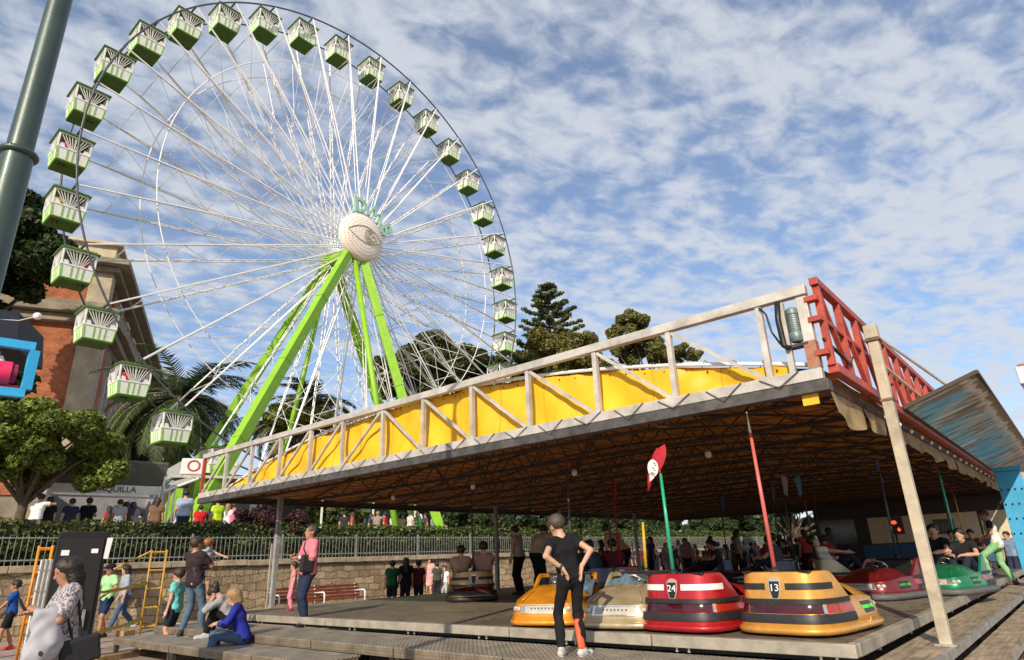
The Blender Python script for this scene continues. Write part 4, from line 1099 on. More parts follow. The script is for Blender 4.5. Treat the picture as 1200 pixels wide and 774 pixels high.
bpart('side_brick_panel', [((3.4 + 4.1 * k, .25, bz(11.4)), (1.2, .16, 10.6)) for k in range(7)] + [((3.4 + 4.1 * k, .25, bz(19.6)), (1.2, .16, 2.0)) for k in range(7)], bbrick2)
bpart('corner_pilaster', [((.55, .65, bz(11)), (1.1, 1.3, 12.6)), ((.55, .65, bz(19.7)), (1.1, 1.3, 3.0)), ((1.35, .5, bz(11)), (.9, 1.0, 12.6))], bstone, .03)
bpart('cornice', [((LX / 2 - .35, LY / 2 - .35, bz(17.9)), (LX + .9, LY + .9, .5)), ((LX / 2 - .1, LY / 2 - .1, bz(17.35)), (LX + .5, LY + .5, .5)), ((LX / 2 - .02, LY / 2 - .02, bz(18.45)), (LX + .3, LY + .3, .5))], bstone_d, .04)
bpart('top_cornice', [((LX / 2 - .45, LY / 2 - .45, bz(21.5)), (LX + 1.1, LY + 1.1, .4)), ((LX / 2 - .15, LY / 2 - .15, bz(21.1)), (LX + .5, LY + .5, .35))], bstone_d, .04)
bpart('parapet', [((LX / 2 + .1, LY / 2 + .1, bz(22.4)), (LX, LY, 1.4)), ((LX / 2, LY / 2, bz(23.1)), (LX + .5, LY + .5, .22))], mat('parapet_stone', (.52, .44, .31), .9, var=.15, vscale=1.2), .03)
gl = mat('dark_window_glass', (.03, .035, .04), .12)
for k in range(7):
    for z, hgt in ((12.9, 3.6), (7.6, 3.4), (19.6, 1.6)):
        x = 5.4 + 4.1 * k - .0
        fr_ = bpart('window', [((x - .75, .17, bz(z)), (.16, .22, hgt)), ((x + .75, .17, bz(z)), (.16, .22, hgt)), ((x, .17, bz(z + hgt / 2)), (1.7, .26, .2)), ((x, .15, bz(z - hgt / 2)), (1.9, .34, .2)), ((x, .22, bz(z)), (.07, .1, hgt))], mat('window_frame_paint', (.55, .52, .46), .6))
        m = MB(); m.box((x, .26, bz(z)), (1.4, .05, hgt)); g_ = m.build('pane', gl, fr_, local=False)
for y in (6.2, 11.2, 16.2):
    for z, hgt in ((19.7, 2.0), (13.6, 3.8), (7.6, 3.4)):
        fr_ = bpart('window', [((.13, y - .85, bz(z)), (.22, .2, hgt)), ((.13, y + .85, bz(z)), (.22, .2, hgt)), ((.10, y, bz(z + hgt / 2)), (.3, 2.0, .24)), ((.08, y, bz(z - hgt / 2)), (.36, 2.2, .24)), ((.17, y, bz(z)), (.12, .08, hgt))], WHITE)
        m = MB(); m.box((.16, y, bz(z)), (.05, 1.6, hgt)); m.build('pane', gl, fr_, local=False)

# ------------------------------------------------------------------ trees and palms
BARK = mat('bark', (.10, .075, .05), .95, var=.35, vscale=8, bump=.7, bscale=16)
BARK_L = mat('pale_bark', (.26, .22, .15), .95, var=.35, vscale=8, bump=.6, bscale=16)
def leafm(name, c, isl=.45, tr=.25): return mat(name, c, .5, island=isl, var=.25, vscale=1.2, trans=tr, spec=.35)
def tree(label, base, hgt, clumps, nleaf, lsz, lm, trunk_r=.3, bark=BARK, group=None, seed=1, name='broadleaf_tree', shell=.5, flat=.35, lean=(0, 0)):
    rr = random.Random(seed); b = np.array(base, float)
    t = empty(name, b, 0, label, 'tree', group)
    m = MB(); zc = min(c[2] for c in clumps)
    fork = np.array([b[0] + lean[0] * .5, b[1] + lean[1] * .5, b[2] + (zc - b[2]) * .75])
    pts = [b + (fork - b) * u + np.array([rr.uniform(-.06, .06), rr.uniform(-.06, .06), 0]) * (0 < u < 1) for u in (0, .15, .4, .7, 1)]
    m.tube(pts, [trunk_r * q for q in (1.35, 1.05, .95, .85, .8)], 10); m.build('trunk', bark, t, smooth=True)
    m = MB()
    for c in rr.sample(clumps, min(len(clumps), 14)):
        e = np.array(c[:3]); mid = fork * .5 + e * .5 + np.array([rr.uniform(-.3, .3), rr.uniform(-.3, .3), .25])
        m.tube([fork - np.array([0, 0, .15]), mid, e], [trunk_r * .5, trunk_r * .3, trunk_r * .1], 6)
    m.build('limbs', bark, t, smooth=True)
    V, F = leaf_quads(clumps, nleaf, lsz, shell=shell, flat=flat, rng=np.random.default_rng(seed))
    np_mesh('crown', V, F, lm, t, off=tuple(b))
    return t
def blob(c, R3, n, r0, r1, seed, low=-.6):
    rr = random.Random(seed); out = []
    while len(out) < n:
        d = Vector((rr.gauss(0, 1), rr.gauss(0, 1), rr.gauss(0, 1))).normalized(); q = rr.uniform(.35, 1) ** .6
        if d.z < low: continue
        r = rr.uniform(r0, r1); out.append((c[0] + d.x * R3[0] * q, c[1] + d.y * R3[1] * q, c[2] + d.z * R3[2] * q, r, r, r * .72))
    return out
# street tree on the terrace at the left
tb = on_d(24, 606, 25.5); tb[2] = TZ - .1
c1 = on_d(62, 530, 25.5); c0 = on_d(10, 520, 25.0)
tree('leafy green street tree with a pale forked trunk behind the hedge at left', tb, 4, blob(c1, (1.5, 2.0, 1.55), 50, .3, .6, 3) + blob(c0, (1.1, 1.3, 1.3), 28, .3, .55, 4) + blob(on_d(118, 560, 25.5), (.4, .6, .5), 8, .25, .4, 9), 80000, .085, leafm('street_tree_leaf', (.145, .19, .028), .6), .17, BARK, seed=5, shell=.6)
# dark tall tree far left
c = on_d(-18, 300, 42); tree('tall dark broadleaf tree behind the green lamp post', (c[0] - .5, c[1], TZ), 16, blob(c, (2.9, 4.0, 3.9), 64, .6, 1.15, 11) + blob(on_d(8, 262, 42), (1.4, 1.9, 1.4), 14, .4, .8, 12), 44000, .22, leafm('dark_tree_leaf', (.038, .062, .018), .5), .5, seed=12)
c = on_d(-48, 480, 36); tree('dark shrubby tree below the blue frame at far left', (c[0], c[1], TZ), 9, blob(c, (1.8, 2.6, 2.2), 18, .7, 1.2, 13), 9000, .24, MATS['dark_tree_leaf'], .3, seed=14)
# big round trees right of the wheel
ev = leafm('evergreen_leaf', (.085, .095, .028), .5)
c = on_d(515, 452, 62); tree('wide dark round tree behind the right leg of the wheel', (c[0], c[1], TZ), 18, blob(c, (6.4, 6.4, 4.6), 130, .7, 1.4, 21), 70000, .24, ev, .6, seed=22)
c = on_d(585, 470, 66); tree('dark low tree just left of the tall araucaria', (c[0], c[1], TZ), 14, blob(c, (4.7, 4.7, 4.4), 70, .7, 1.3, 23), 36000, .24, ev, .5, seed=24)
# araucaria
def araucaria(px_top, px_bot, D, label):
    tp_ = on_d(*px_top, D); b = np.array([tp_[0], tp_[1], TZ]); t = empty('araucaria_tree', b, 0, label, 'tree'); rr = random.Random(31)
    H_ = tp_[2]; m = MB(); m.tube([(b[0], b[1], TZ), (b[0], b[1], TZ + (H_ - TZ) * .5), (b[0], b[1], H_)], [.55, .35, .05], 10); m.build('trunk', BARK, t, smooth=True)
    cl_ = []; m = MB(); z = H_ - .6; k = 0
    while z > TZ + 7:
        f = (H_ - z) / (H_ - 12); L = min(.7 + 6.6 * f ** .82, 6.2) * rr.uniform(.85, 1.1); nb = 6 + min(5, k // 2)
        for j in range(nb):
            a = 2 * math.pi * (j + .5 * (k % 2)) / nb + rr.uniform(-.2, .2); l = L * rr.uniform(.75, 1.12)
            dz = l * rr.uniform(.10, .28); e = (b[0] + l * math.cos(a), b[1] + l * math.sin(a), z + dz); md = (b[0] + l * .55 * math.cos(a), b[1] + l * .55 * math.sin(a), z + dz * .2)
            m.tube([(b[0], b[1], z), md, e], [.09, .06, .025], 5)
            for u in np.arange(.35, 1.05, .42 / max(l, .9)):
                cl_.append((b[0] + l * u * math.cos(a) + rr.uniform(-.1, .1), b[1] + l * u * math.sin(a) + rr.uniform(-.1, .1), z + dz * u * u + .06, .40, .40, .13))
        z -= rr.uniform(1.0, 1.25); k += 1
    m.build('branches', BARK, t, smooth=True)
    V, F = leaf_quads(cl_, 80000, .135, flat=.2, shell=.2, aspect=2.6, rng=np.random.default_rng(32))
    np_mesh('crown', V, F, leafm('araucaria_leaf', (.105, .13, .045), .5), t, off=tuple(b))
araucaria((641, 332), (640, 440), 62, 'tall tiered araucaria tree above the yellow canopy front')
c = on_d(655, 440, 60); tree('olive green bushy tree around the foot of the araucaria', (c[0], c[1], TZ), 15, blob(c, (5.6, 5.6, 4.8), 100, .6, 1.1, 33), 52000, .20, leafm('olive_leaf', (.15, .145, .035), .5), .5, seed=34)
c = on_d(760, 408, 66); tree('open crowned pine tree right of the araucaria', (c[0], c[1], TZ), 18, blob(on_d(738, 385, 66), (2.2, 2.2, 1.6), 30, .4, .8, 35) + blob(on_d(745, 405, 66), (3.0, 3, 1.2), 30, .4, .8, 36) + blob(on_d(790, 415, 66), (2.6, 2.6, 1.0), 26, .4, .75, 37) + blob(on_d(730, 425, 66), (1.5, 2, 1.0), 12, .4, .7, 38), 44000, .17, leafm('pine_leaf', (.17, .17, .05), .5), .35, seed=39, shell=.4)
def palm(label, top, zb, nf, fl, seed, lm):
    rr = random.Random(seed); b = np.array([top[0], top[1], zb]); t = empty('palm_tree', b, 0, label, 'palm tree', 'palm trees behind the wheel')
    m = MB(); zs = np.linspace(zb, top[2], 14); m.tube([(b[0] + .05 * math.sin(i), b[1], z) for i, z in enumerate(zs)], [.42 + .03 * (i % 2) for i in range(13)] + [.5], 10); m.build('trunk', BARK, t, smooth=True)
    V, F = [], []; m = MB()
    for i in range(nf):
        az = i * 2.399 + rr.uniform(-.2, .2); el = math.radians(rr.uniform(-35, 78)); L = fl * rr.uniform(.85, 1.1); n = 20
        d = np.array([math.cos(az), math.sin(az)]); pts = []; p = np.array([0., 0.]); e = el
        for k in range(n + 1):
            pts.append((top[0] + d[0] * p[0], top[1] + d[1] * p[0], top[2] + p[1])); p = p + np.array([math.cos(e), math.sin(e)]) * L / n; e -= math.radians(rr.uniform(3.5, 6.0))
        m.tube(pts, [.05 * (1 - k / (n + 3)) for k in range(n + 1)], 4)
        side = np.array([-d[1], d[0], 0])
        for k in range(2, n + 1):
            q = np.array(pts[k]); tg = _n(np.array(pts[k]) - np.array(pts[k - 1]))
            ll = .62 * math.sin(math.pi * min(1, .12 + .88 * k / (n + 2))) * fl / 3.4 + .1
            for sg in (-1, 1):
                for h_ in (0, .5):
                    o = q - tg * h_ * L / n; dv = _n(side * sg + tg * .75 + np.array([0, 0, -.25 + rr.uniform(-.2, .2)]))
                    j = len(V); wv = tg * .05
                    V += [o - wv, o + wv, o + dv * ll * .6 + wv * .9, o + dv * ll]; F.append((j, j + 1, j + 2, j + 3))
    m.build('frond_stems', BARK_L, t)
    np_mesh('fronds', V, F, lm, t, off=tuple(b))
pl = leafm('palm_leaf', (.05, .085, .02), .4, .25)
palm('large dark date palm left of the green legs', on_d(212, 470, 38), TZ, 70, 4.6, 41, pl)
palm('shorter palm standing in front of the dark facade of the building', on_d(150, 520, 40), TZ, 46, 4.0, 44, pl)
palm('pale fronded palm between the green wheel legs', on_d(366, 478, 46), TZ, 50, 3.6, 42, leafm('palm_leaf_light', (.07, .085, .03), .4, .25))
palm('low palm half hidden behind the yellow tarpaulin', on_d(330, 500, 45), TZ, 36, 3.0, 43, MATS['palm_leaf_light'])
c = on_d(352, 492, 43); tree('yellow green bushy tree beside the pale palm', (c[0], c[1], TZ), 8, blob(c, (1.6, 1.8, 1.0), 14, .5, .8, 51), 9000, .2, leafm('yellow_green_leaf', (.13, .15, .02), .4), .2, seed=52)
for i, y in enumerate(np.arange(23, 66, 2.3)):
    if i in (9, 10): continue
    c = (WX - 2.2 + .5 * math.sin(i * 2.3), y, 3.2 + .25 * math.sin(i * 1.7)); tree('dark leafy bush on the terrace just behind the hedge', (c[0], c[1], TZ), 2, blob(c, (1.0, 1.35, .85), 14, .35, .6, 200 + i), 5000, .12, MATS['dark_tree_leaf'], .06, group='bushes behind the hedge', seed=230 + i, name='bush')
# purple leaved shrubs behind the railing, dark trees further along the terrace
pur = leafm('purple_leaf', (.065, .026, .026), .6)
for i, (px, py, lab) in enumerate(((300, 608, 'purple leaved shrub rising from the hedge at the canopy corner'), (338, 612, 'dark purple leaved shrub behind the man in pink'))):
    c = on_x(px, py + 8, WX - .9); tree(lab, (c[0], c[1], TZ - .4), 3, blob(c, (.5, .65, .65), 12, .22, .4, 60 + i), 4500, .075, pur, .06, seed=61 + i, name='purple_shrub')
dkl = MATS['dark_tree_leaf']
for i, (px, py, D, R3, lab) in enumerate(((600, 600, 38, (2.2, 2.2, 1.8), 'dark tree overhanging the railing behind the riders'), (392, 602, 33, (.9, .9, 1.1), 'dark cypress like shrub behind the hedge near the man in pink'), (690, 606, 48, (3, 3, 1.6), 'shadowy tree beyond the hedge left of the green pole'), (835, 606, 58, (3, 3, 2.0), 'shadowy tree beyond the hedge right of the green pole'), (900, 600, 75, (4, 4, 2.2), 'farthest shadowy tree at the end of the hedge'), (430, 600, 47, (3.2, 3.2, 2.2), 'dark tree behind the crowd left of the green wheel legs'), (500, 600, 50, (3.2, 3.2, 2.2), 'dark tree behind the crowd between the green wheel legs'), (555, 600, 52, (3.2, 3.2, 2.4), 'dark tree behind the crowd right of the green wheel legs'), (760, 604, 64, (4, 4, 2.2), 'dark tree far along the terrace behind the green pole'), (925, 608, 52, (3.4, 3.4, 2.0), 'dark tree at the left end of the control booth'))):
    c = on_d(px, py, D); tree(lab, (c[0], c[1], min(TZ, c[2] - R3[2] - .3)), 5, blob(c, R3, 18, .5, .95, 70 + i), 9000, .2, dkl if i != 1 else ev, .2, group='dark trees along the terrace', seed=80 + i)
# ------------------------------------------------------------------ kiosk, ride platform box, street furniture
k0, k1 = on_d(106, 580, 27.0), on_d(190, 580, 27.4)
ku = _n(np.array([k1[0] - k0[0], k1[1] - k0[1], 0])); kn_ = np.array([ku[1], -ku[0], 0]); KL = np.linalg.norm(k1[:2] - k0[:2]) + 1.2
ko = k1 - ku * KL
kz = lambda py, px=189: on_d(px, py, 27.4)[2]
zt_, zs1, zs0 = kz(546), kz(571), kz(581)
kk = empty('ticket_kiosk', (ko[0], ko[1], TZ), 0, 'white ticket kiosk with a raised dark grey flap and a lettered strip', 'kiosk')
K = lambda u, d, z: np.array([ko[0], ko[1], 0]) + ku * u + kn_ * d + np.array([0, 0, z])
m = MB(); m.prism([K(0, -2, TZ), K(KL, -2, TZ), K(KL, -2, zs1), K(0, -2, zs1)], -kn_ * .08); m.prism([K(0, -2, TZ), K(0, 0, TZ), K(0, 0, zs1), K(0, -2, zs1)], ku * .08); m.prism([K(KL - .08, -2, TZ), K(KL - .08, 0, TZ), K(KL - .08, 0, zs1), K(KL - .08, -2, zs1)], ku * .08)
m.build('wall', mat('kiosk_grey', (.30, .30, .31), .6), kk)
m = MB(); m.prism([K(0, -.02, zs1), K(KL, -.02, zs1), K(KL, .35, zt_), K(0, .35, zt_)], (0, 0, .07)); m.build('flap', mat('flap_dark_grey', (.115, .115, .095), .6, var=.1), kk)
m = MB(); m.prism([K(0, .03, zs0), K(KL, .03, zs0), K(KL, .03, zs1), K(0, .03, zs1)], kn_ * .05); m.build('sign_strip', WHITE, kk)
m = MB(); text_into(m, 'TAQUILLA', (zs1 - zs0) * .92, frame_M(K(KL - 1.55, .09, (zs0 + zs1) / 2), ku, (0, 0, 1)), .02); m.build('lettering', mat('kiosk_letter_black', (.03, .03, .03), .5), kk)
m = MB(); m.bar(K(0, .06, zs0 - .10), K(KL, .06, zs0 - .10), .10, .06); m.build('awning_rail', mat('awning_rail_pink', (.55, .42, .42), .5), kk)
m = MB(); m.prism([K(.1, -.1, TZ), K(KL - .1, -.1, TZ), K(KL - .1, -.1, TZ + 1.05), K(.1, -.1, TZ + 1.05)], kn_ * .2); m.build('counter', mat('counter_blue_grey', (.16, .19, .24), .4), kk)
for u in (KL - .02, .05):
    m = MB(); m.bar(K(u, .12, TZ), K(u, .12, zt_ + .05), .07); m.build('post', WHITE, kk)
m = MB(); m.prism([K(KL - 1.0, .14, TZ + 1.05), K(KL - .75, .14, TZ + 1.05), K(KL - .85, .1, TZ + 1.75), K(KL - 1.1, .1, TZ + 1.75)], kn_ * .03); m.build('notice_board', mat('pale_notice', (.62, .72, .76), .4), kk)
# awning frame on thin poles right of the kiosk
a0, a1 = on_d(192, 575, 26.6), on_d(236, 562, 26.6)
aw = empty('pole_awning', (a0[0], a0[1], TZ), 0, 'open grey awning on thin white poles between kiosk and wheel', 'awning')
A = lambda px, py, D: on_d(px, py, D)
m = MB()
for a, b in ((A(193, 576, 26.6), A(233, 561, 26.6)), (A(191, 566, 27.5), A(229, 557, 27.5)), (A(193, 576, 26.6), A(191, 566, 27.5))): m.tube([a, b], .045, 6)
m.build('frame', WHITE, aw)
m = MB(); m.add([A(196, 574, 26.6), A(228, 562, 26.6), A(214, 540, 29), A(192, 552, 29)], [(0, 1, 2, 3)]); m.add([A(196, 574, 26.6) - np.array([0, 0, .02]), A(228, 562, 26.6) - np.array([0, 0, .02]), A(214, 540, 29) - np.array([0, 0, .02]), A(192, 552, 29) - np.array([0, 0, .02])], [(3, 2, 1, 0)])
m.build('canvas', mat('grey_canvas', (.34, .35, .33), .8, trans=.1), aw)
for px in (200, 206, 188):
    p = A(px, 570, 26.7); m = MB(); m.tube([(p[0], p[1], TZ), (p[0], p[1], p[2])], .035, 6); m.build('pole', WHITE, aw)
# white lettered box on a green column, red roofed cabin beside it
b0, b1, b2 = on_d(211, 556, 27), on_d(237, 556, 27), on_d(212, 537, 27)
wb = empty('lettered_box', (b0[0], b0[1], TZ), 0, 'white box sign with a thin red letter O on a lime green column', 'sign box')
u_ = _n(np.array([b1[0] - b0[0], b1[1] - b0[1], 0])); n_ = np.array([u_[1], -u_[0], 0]); wd = np.linalg.norm(b1[:2] - b0[:2]); z0_, z1_ = b0[2], b2[2]
c_ = np.array([b0[0], b0[1], 0]) + u_ * wd / 2
m = MB(); m.prism([c_ - u_ * wd / 2 + np.array([0, 0, z0_]), c_ + u_ * wd / 2 + np.array([0, 0, z0_]), c_ + u_ * wd / 2 + np.array([0, 0, z1_]), c_ - u_ * wd / 2 + np.array([0, 0, z1_])], -n_ * .9); m.build('box', WHITE, wb, bevel=.04)
m = MB(); text_into(m, 'O', .62, frame_M(c_ + n_ * .01 + u_ * .05 + np.array([0, 0, (z0_ + z1_) / 2]), u_, (0, 0, 1)), .02); m.build('letter', mat('thin_red', (.45, .06, .05), .5), wb)
m = MB(); m.box((c_[0] - n_[0] * .45 + u_[0] * .3, c_[1] - n_[1] * .45 + u_[1] * .3, (TZ + z0_) / 2), (.5, .5, z0_ - TZ)); m.build('column', GREEN, wb)
m = MB(); m.prism([c_ - u_ * (wd / 2 + .3) + np.array([0, 0, z0_ - .12]), c_ + u_ * (wd / 2 + 1.8) + np.array([0, 0, z0_ - .12]), c_ + u_ * (wd / 2 + 1.8) + np.array([0, 0, z0_ - .02]), c_ - u_ * (wd / 2 + .3) + np.array([0, 0, z0_ - .02])], -n_ * 1.1); m.build('shelf', TRUSS, wb)
rc_ = on_d(262, 552, 29); rcab = empty('operator_cabin', (rc_[0], rc_[1], TZ), 0, 'low cabin with a dark red roof at the foot of the wheel', 'cabin')
m = MB(); m.box((rc_[0], rc_[1], TZ + 1.2), (2.0, 2.2, 2.4)); m.build('wall', mat('cabin_grey', (.40, .42, .42), .6), rcab)
m = MB(); m.box((rc_[0], rc_[1], TZ + 2.62), (2.5, 2.7, .36)); m.build('roof', mat('dark_red_roof', (.22, .02, .025), .5), rcab, bevel=.05)
m = MB(); m.box((rc_[0] + 1.02, rc_[1], TZ + 1.6), (.04, 1.5, .9)); m.build('window', gl, rcab)
st_ = on_d(300, 590, 31)
sl = empty('market_stall', (st_[0], st_[1], TZ), 0, 'open white stall with a lime green counter behind the crowd', 'stall')
m = MB(); m.box((st_[0], st_[1] + 4, TZ + 2.6), (2.4, 9, .16)); m.build('roof', WHITE, sl)
m = MB(); m.box((st_[0], st_[1] + 4, TZ + .5), (1.4, 8.4, 1.0)); m.build('counter', GREEN, sl)
for dy in (-.3, 2.7, 5.6, 8.3):
    m = MB(); m.bar((st_[0] + 1.0, st_[1] + dy, TZ), (st_[0] + 1.0, st_[1] + dy, TZ + 2.55), .07); m.build('post', WHITE, sl)
m = MB(); m.box((st_[0] - 1.15, st_[1] + 4, TZ + 1.3), (.06, 9, 2.6)); m.build('back_wall', mat('stall_dark_grey', (.10, .10, .10), .7), sl)  # even dark grey back wall

# lamp post close to the camera
def lamp_px(py): return 68 - .2553 * py + .0
pA = on_d(67, 0, 4.6); pB = on_d(7, 250, 4.6)
lx, ly = (pA[0] + pB[0]) / 2, (pA[1] + pB[1]) / 2
LPM = mat('lamp_post_green', (.045, .075, .062), .42, .25, var=.14, vscale=2.5, coat=.3, bump=.05, bscale=40)
lp = empty('lamp_post', (lx, ly, 0), 0, 'thick grey green lamp post rising out of the picture at the left edge', 'lamp post')
zf = on_d(22, 182, 4.6)[2]
m = MB(); m.lathe([(.074, zf + .02), (.072, zf + .5), (.064, 7.5)], (lx, ly, 0), 28); m.build('upper_shaft', LPM, lp, smooth='auto')
m = MB(); m.lathe([(.096, .6), (.088, zf - .4), (.086, zf)], (lx, ly, 0), 28); m.build('lower_shaft', LPM, lp, smooth='auto')
m = MB(); m.lathe([(.095, zf - .02), (.108, zf - .012), (.112, zf), (.108, zf + .012), (.085, zf + .03), (.075, zf + .034)], (lx, ly, 0), 28); m.build('collar', LPM, lp, smooth='auto')
m = MB(); m.lathe([(.2, 0), (.2, .08), (.16, .14), (.15, .5), (.118, .62)], (lx, ly, 0), 28); m.build('base', LPM, lp, smooth='auto')
m = MB(); m.tube([(lx, ly, 7.4), (lx, ly, 7.8), (lx + .4, ly + .1, 8.0), (lx + 1.0, ly + .2, 8.0)], .05, 8); m.build('arm', LPM, lp, smooth=True)

# blue framed ride piece with pink roller at far left, dark tent behind, and string lamp
f0, f1, f2 = on_d(41, 410, 16), on_d(30, 462, 16), on_d(-30, 400, 16)
fx_ = _n(np.array([f0[0] - f2[0], f0[1] - f2[1], 0])); ctr = (f0 + on_d(-30, 458, 16)) / 2; zt2, zb2_ = f0[2] + .05, f1[2]
rb = empty('framed_ride_panel', (ctr[0], ctr[1], 0), 0, 'bright blue square frame round a pink padded roller at the left edge', 'ride panel')
Fp = lambda u, z, d=0: np.array([f0[0], f0[1], 0]) - fx_ * u + np.array([fx_[1], -fx_[0], 0]) * d + np.array([0, 0, z])
SKYB = mat('ride_blue', (.03, .38, .72), .4, var=.06)
m = MB(); Wd = 1.55
m.bar(Fp(0, zt2), Fp(Wd, zt2), .16, .17); m.bar(Fp(0, zb2_), Fp(Wd, zb2_), .16, .17); m.bar(Fp(0, zb2_ + .085), Fp(0, zt2 - .085), .17, .16); m.bar(Fp(Wd, zb2_ + .085), Fp(Wd, zt2 - .085), .17, .16); m.build('frame', SKYB, rb)
m = MB(); zc_ = zb2_ + (zt2 - zb2_) * .42; m.tube([Fp(.3, zc_, -.15), Fp(Wd - .1, zc_, -.15)], .24, 18); m.build('pink_roller', mat('pink_vinyl', (.72, .03, .12), .35, var=.08), rb, smooth='auto')
m = MB(); m.tube([Fp(.28, zc_, -.15), Fp(.20, zc_, -.15)], .20, 18); m.build('roller_end', mat('dark_pink', (.30, .01, .06), .4), rb)
m = MB(); m.prism([Fp(.1, zb2_ + .08, -.2), Fp(Wd - .1, zb2_ + .08, -.2), Fp(Wd - .1, zb2_ + .2, -.2), Fp(.1, zb2_ + .2, -.2)], np.array([fx_[1], -fx_[0], 0]) * -.3); m.build('tray', MATS['pink_vinyl'], rb)
m = MB(); m.tube([Fp(.55, zt2 - .25, -.2), Fp(.5, zt2 - .36, -.2)], .07, 10); m.build('lamp_bulb', WHITE, rb)
m = MB(); m.bar(Fp(Wd * .75, 0), Fp(Wd * .75, zb2_ - .085), .16); m.build('mast', mat('mast_navy', (.02, .03, .06), .5), rb)
t0 = on_d(20, 380, 18)
tn = empty('navy_awning', (t0[0], t0[1], 0), 0, 'dark navy awning end at the left edge above the blue frame', 'awning')
m = MB(); p1, p2, p3, p4 = on_d(22, 366, 18), on_d(20, 408, 18), on_d(-80, 404, 18), on_d(-80, 352, 18)
m.prism([p1, p2, p3, p4], (-1.6, .9, 0)); m.build('canvas', mat('navy_canvas', (.012, .016, .035), .7), tn)
m = MB(); q = on_d(-60, 640, 18); m.bar((q[0], q[1], 0), (q[0], q[1], on_d(-60, 404, 18)[2]), .12); m.build('mast', MATS['mast_navy'], tn)
lb = on_d(44, 371, 18); m = MB(); m.tube([on_d(-10, 374, 18), on_d(22, 376, 18), lb], .012, 5); m.build('lamp_cable', WHITE, tn)
m = MB(); m.lathe([(.02, .08), (.08, .05), (.10, 0), (.07, -.06), (.01, -.09)], lb, 12, Matrix.Rotation(1.3, 3, 'Y')); m.build('lamp_bulb', bulb, tn, smooth=True)

# black cabinet behind the phone woman
def facing_box(D, pxl, pxr, pytop, depth):
    a, b = on_d(pxl, 690, D), on_d(pxr, 690, D); top_ = on_d((pxl + pxr) / 2, pytop, D)[2]
    u = _n(np.array([b[0] - a[0], b[1] - a[1], 0])); n = np.array([u[1], -u[0], 0]); return np.array([a[0], a[1], 0]), u, n, np.linalg.norm(b[:2] - a[:2]), top_
a_, u_, n_, wd, tp2 = facing_box(9.6, 56, 117, 623, .6)
bk = empty('black_cabinet', a_ + u_ * wd / 2, 0, 'tall black steel cabinet standing behind the woman with the phone', 'cabinet')
Z = np.array([0, 0, 1.])
m = MB(); m.prism([a_ + Z * .02, a_ + u_ * wd + Z * .02, a_ + u_ * wd + Z * tp2, a_ + Z * tp2], -n_ * .55); m.build('body', mat('cabinet_black', (.006, .006, .007), .6, .2, var=.2), bk, bevel=.015)
m = MB(); m.prism([a_ + u_ * .04 + n_ * .002 + Z * .1, a_ + u_ * (wd - .04) + n_ * .002 + Z * .1, a_ + u_ * (wd - .04) + n_ * .002 + Z * (tp2 - .08), a_ + u_ * .04 + n_ * .002 + Z * (tp2 - .08)], n_ * .015); m.build('door', mat('cabinet_door', (.008, .007, .008), .6, .1), bk)
for (fx, fz, w_, h_, mm) in ((.12, .86, .08, .06, WHITE), (.70, .87, .07, .05, WHITE), (.14, .80, .12, .02, SKYB), (.55, .50, .10, .025, WHITE)):
    c = a_ + u_ * wd * fx + n_ * .02 + Z * tp2 * fz; m = MB(); m.prism([c, c + u_ * w_, c + u_ * w_ + Z * h_, c + Z * h_], n_ * .004); m.build('sticker', mm, bk)
m = MB(); m.bar(a_ + u_ * (wd - .12) + n_ * .05 + Z * tp2 * .45, a_ + u_ * (wd - .12) + n_ * .05 + Z * tp2 * .55, .025); m.build('handle', STEEL, bk)
c = a_ + u_ * (wd + .03); m = MB(); m.prism([c - u_ * .05 + Z * (tp2 - .32), c + Z * (tp2 - .32), c + u_ * .02 + Z * (tp2 - .08), c - u_ * .04 + Z * (tp2 - .08)], -n_ * .03)
tag(m.build('white_plate', WHITE), 'narrow white plate fixed to the right edge of the black cabinet', 'plate')
# yellow scaffold frames with tape
YEL = mat('yellow_frame_paint', (.46, .26, .03), .5, var=.25, vscale=6); ORG = mat('orange_frame_paint', (.70, .25, .02), .5, var=.15)
TAPE = mat('yellow_tape', (.55, .40, .03), .5, var=.2)
def scaffold(px0, px1, pytop, pybot, D, label, mm, brace=0):
    a, b = on_d(px0, 700, D), on_d(px1, 700, D); top_ = on_d(px0, pytop, D)[2]
    s_ = empty('scaffold_frame', (a[0], a[1], 0), 0, label, 'scaffold frame', 'yellow scaffold frames by the wall')
    u = _n(np.array([b[0] - a[0], b[1] - a[1], 0])); n = np.array([u[1], -u[0], 0]); L = np.linalg.norm((b - a)[:2]); A0 = np.array([a[0], a[1], 0])
    for du in (0, L):
        for dn in (0, .5):
            m = MB(); m.tube([A0 + u * du - n * dn + Z * .0, A0 + u * du - n * dn + Z * top_], .024, 8); m.build('upright', mm, s_, smooth=True)
    for dn in (0, .5):
        for k in range(5):
            z = .25 + (top_ - .3) * k / 4; m = MB(); m.tube([A0 - n * dn + Z * z, A0 + u * L - n * dn + Z * z], .022, 6); m.build('rung', mm, s_)
    for du in (0, L):
        m = MB(); m.tube([A0 + u * du + Z * .25, A0 + u * du - n * .5 + Z * (top_ - .1)], .018, 6); m.build('brace', mm, s_)
    return A0, u, n, L, top_, s_
A0, u, n, L, tp3, s1 = scaffold(34, 50, 640, 720, 15.5, 'orange yellow scaffold frame left of the black cabinet', ORG)
B0, u2, n2, L2, tp4, s2 = scaffold(170, 188, 645, 725, 18.8, 'yellow scaffold frame standing right of the teen in the green shirt', YEL)
m = MB(); m.tube([B0 + Z * (tp4 - .02), B0 - u2 * .75 + Z * (tp4 - .42)], .025, 6); m.build('brace', YEL, s2)
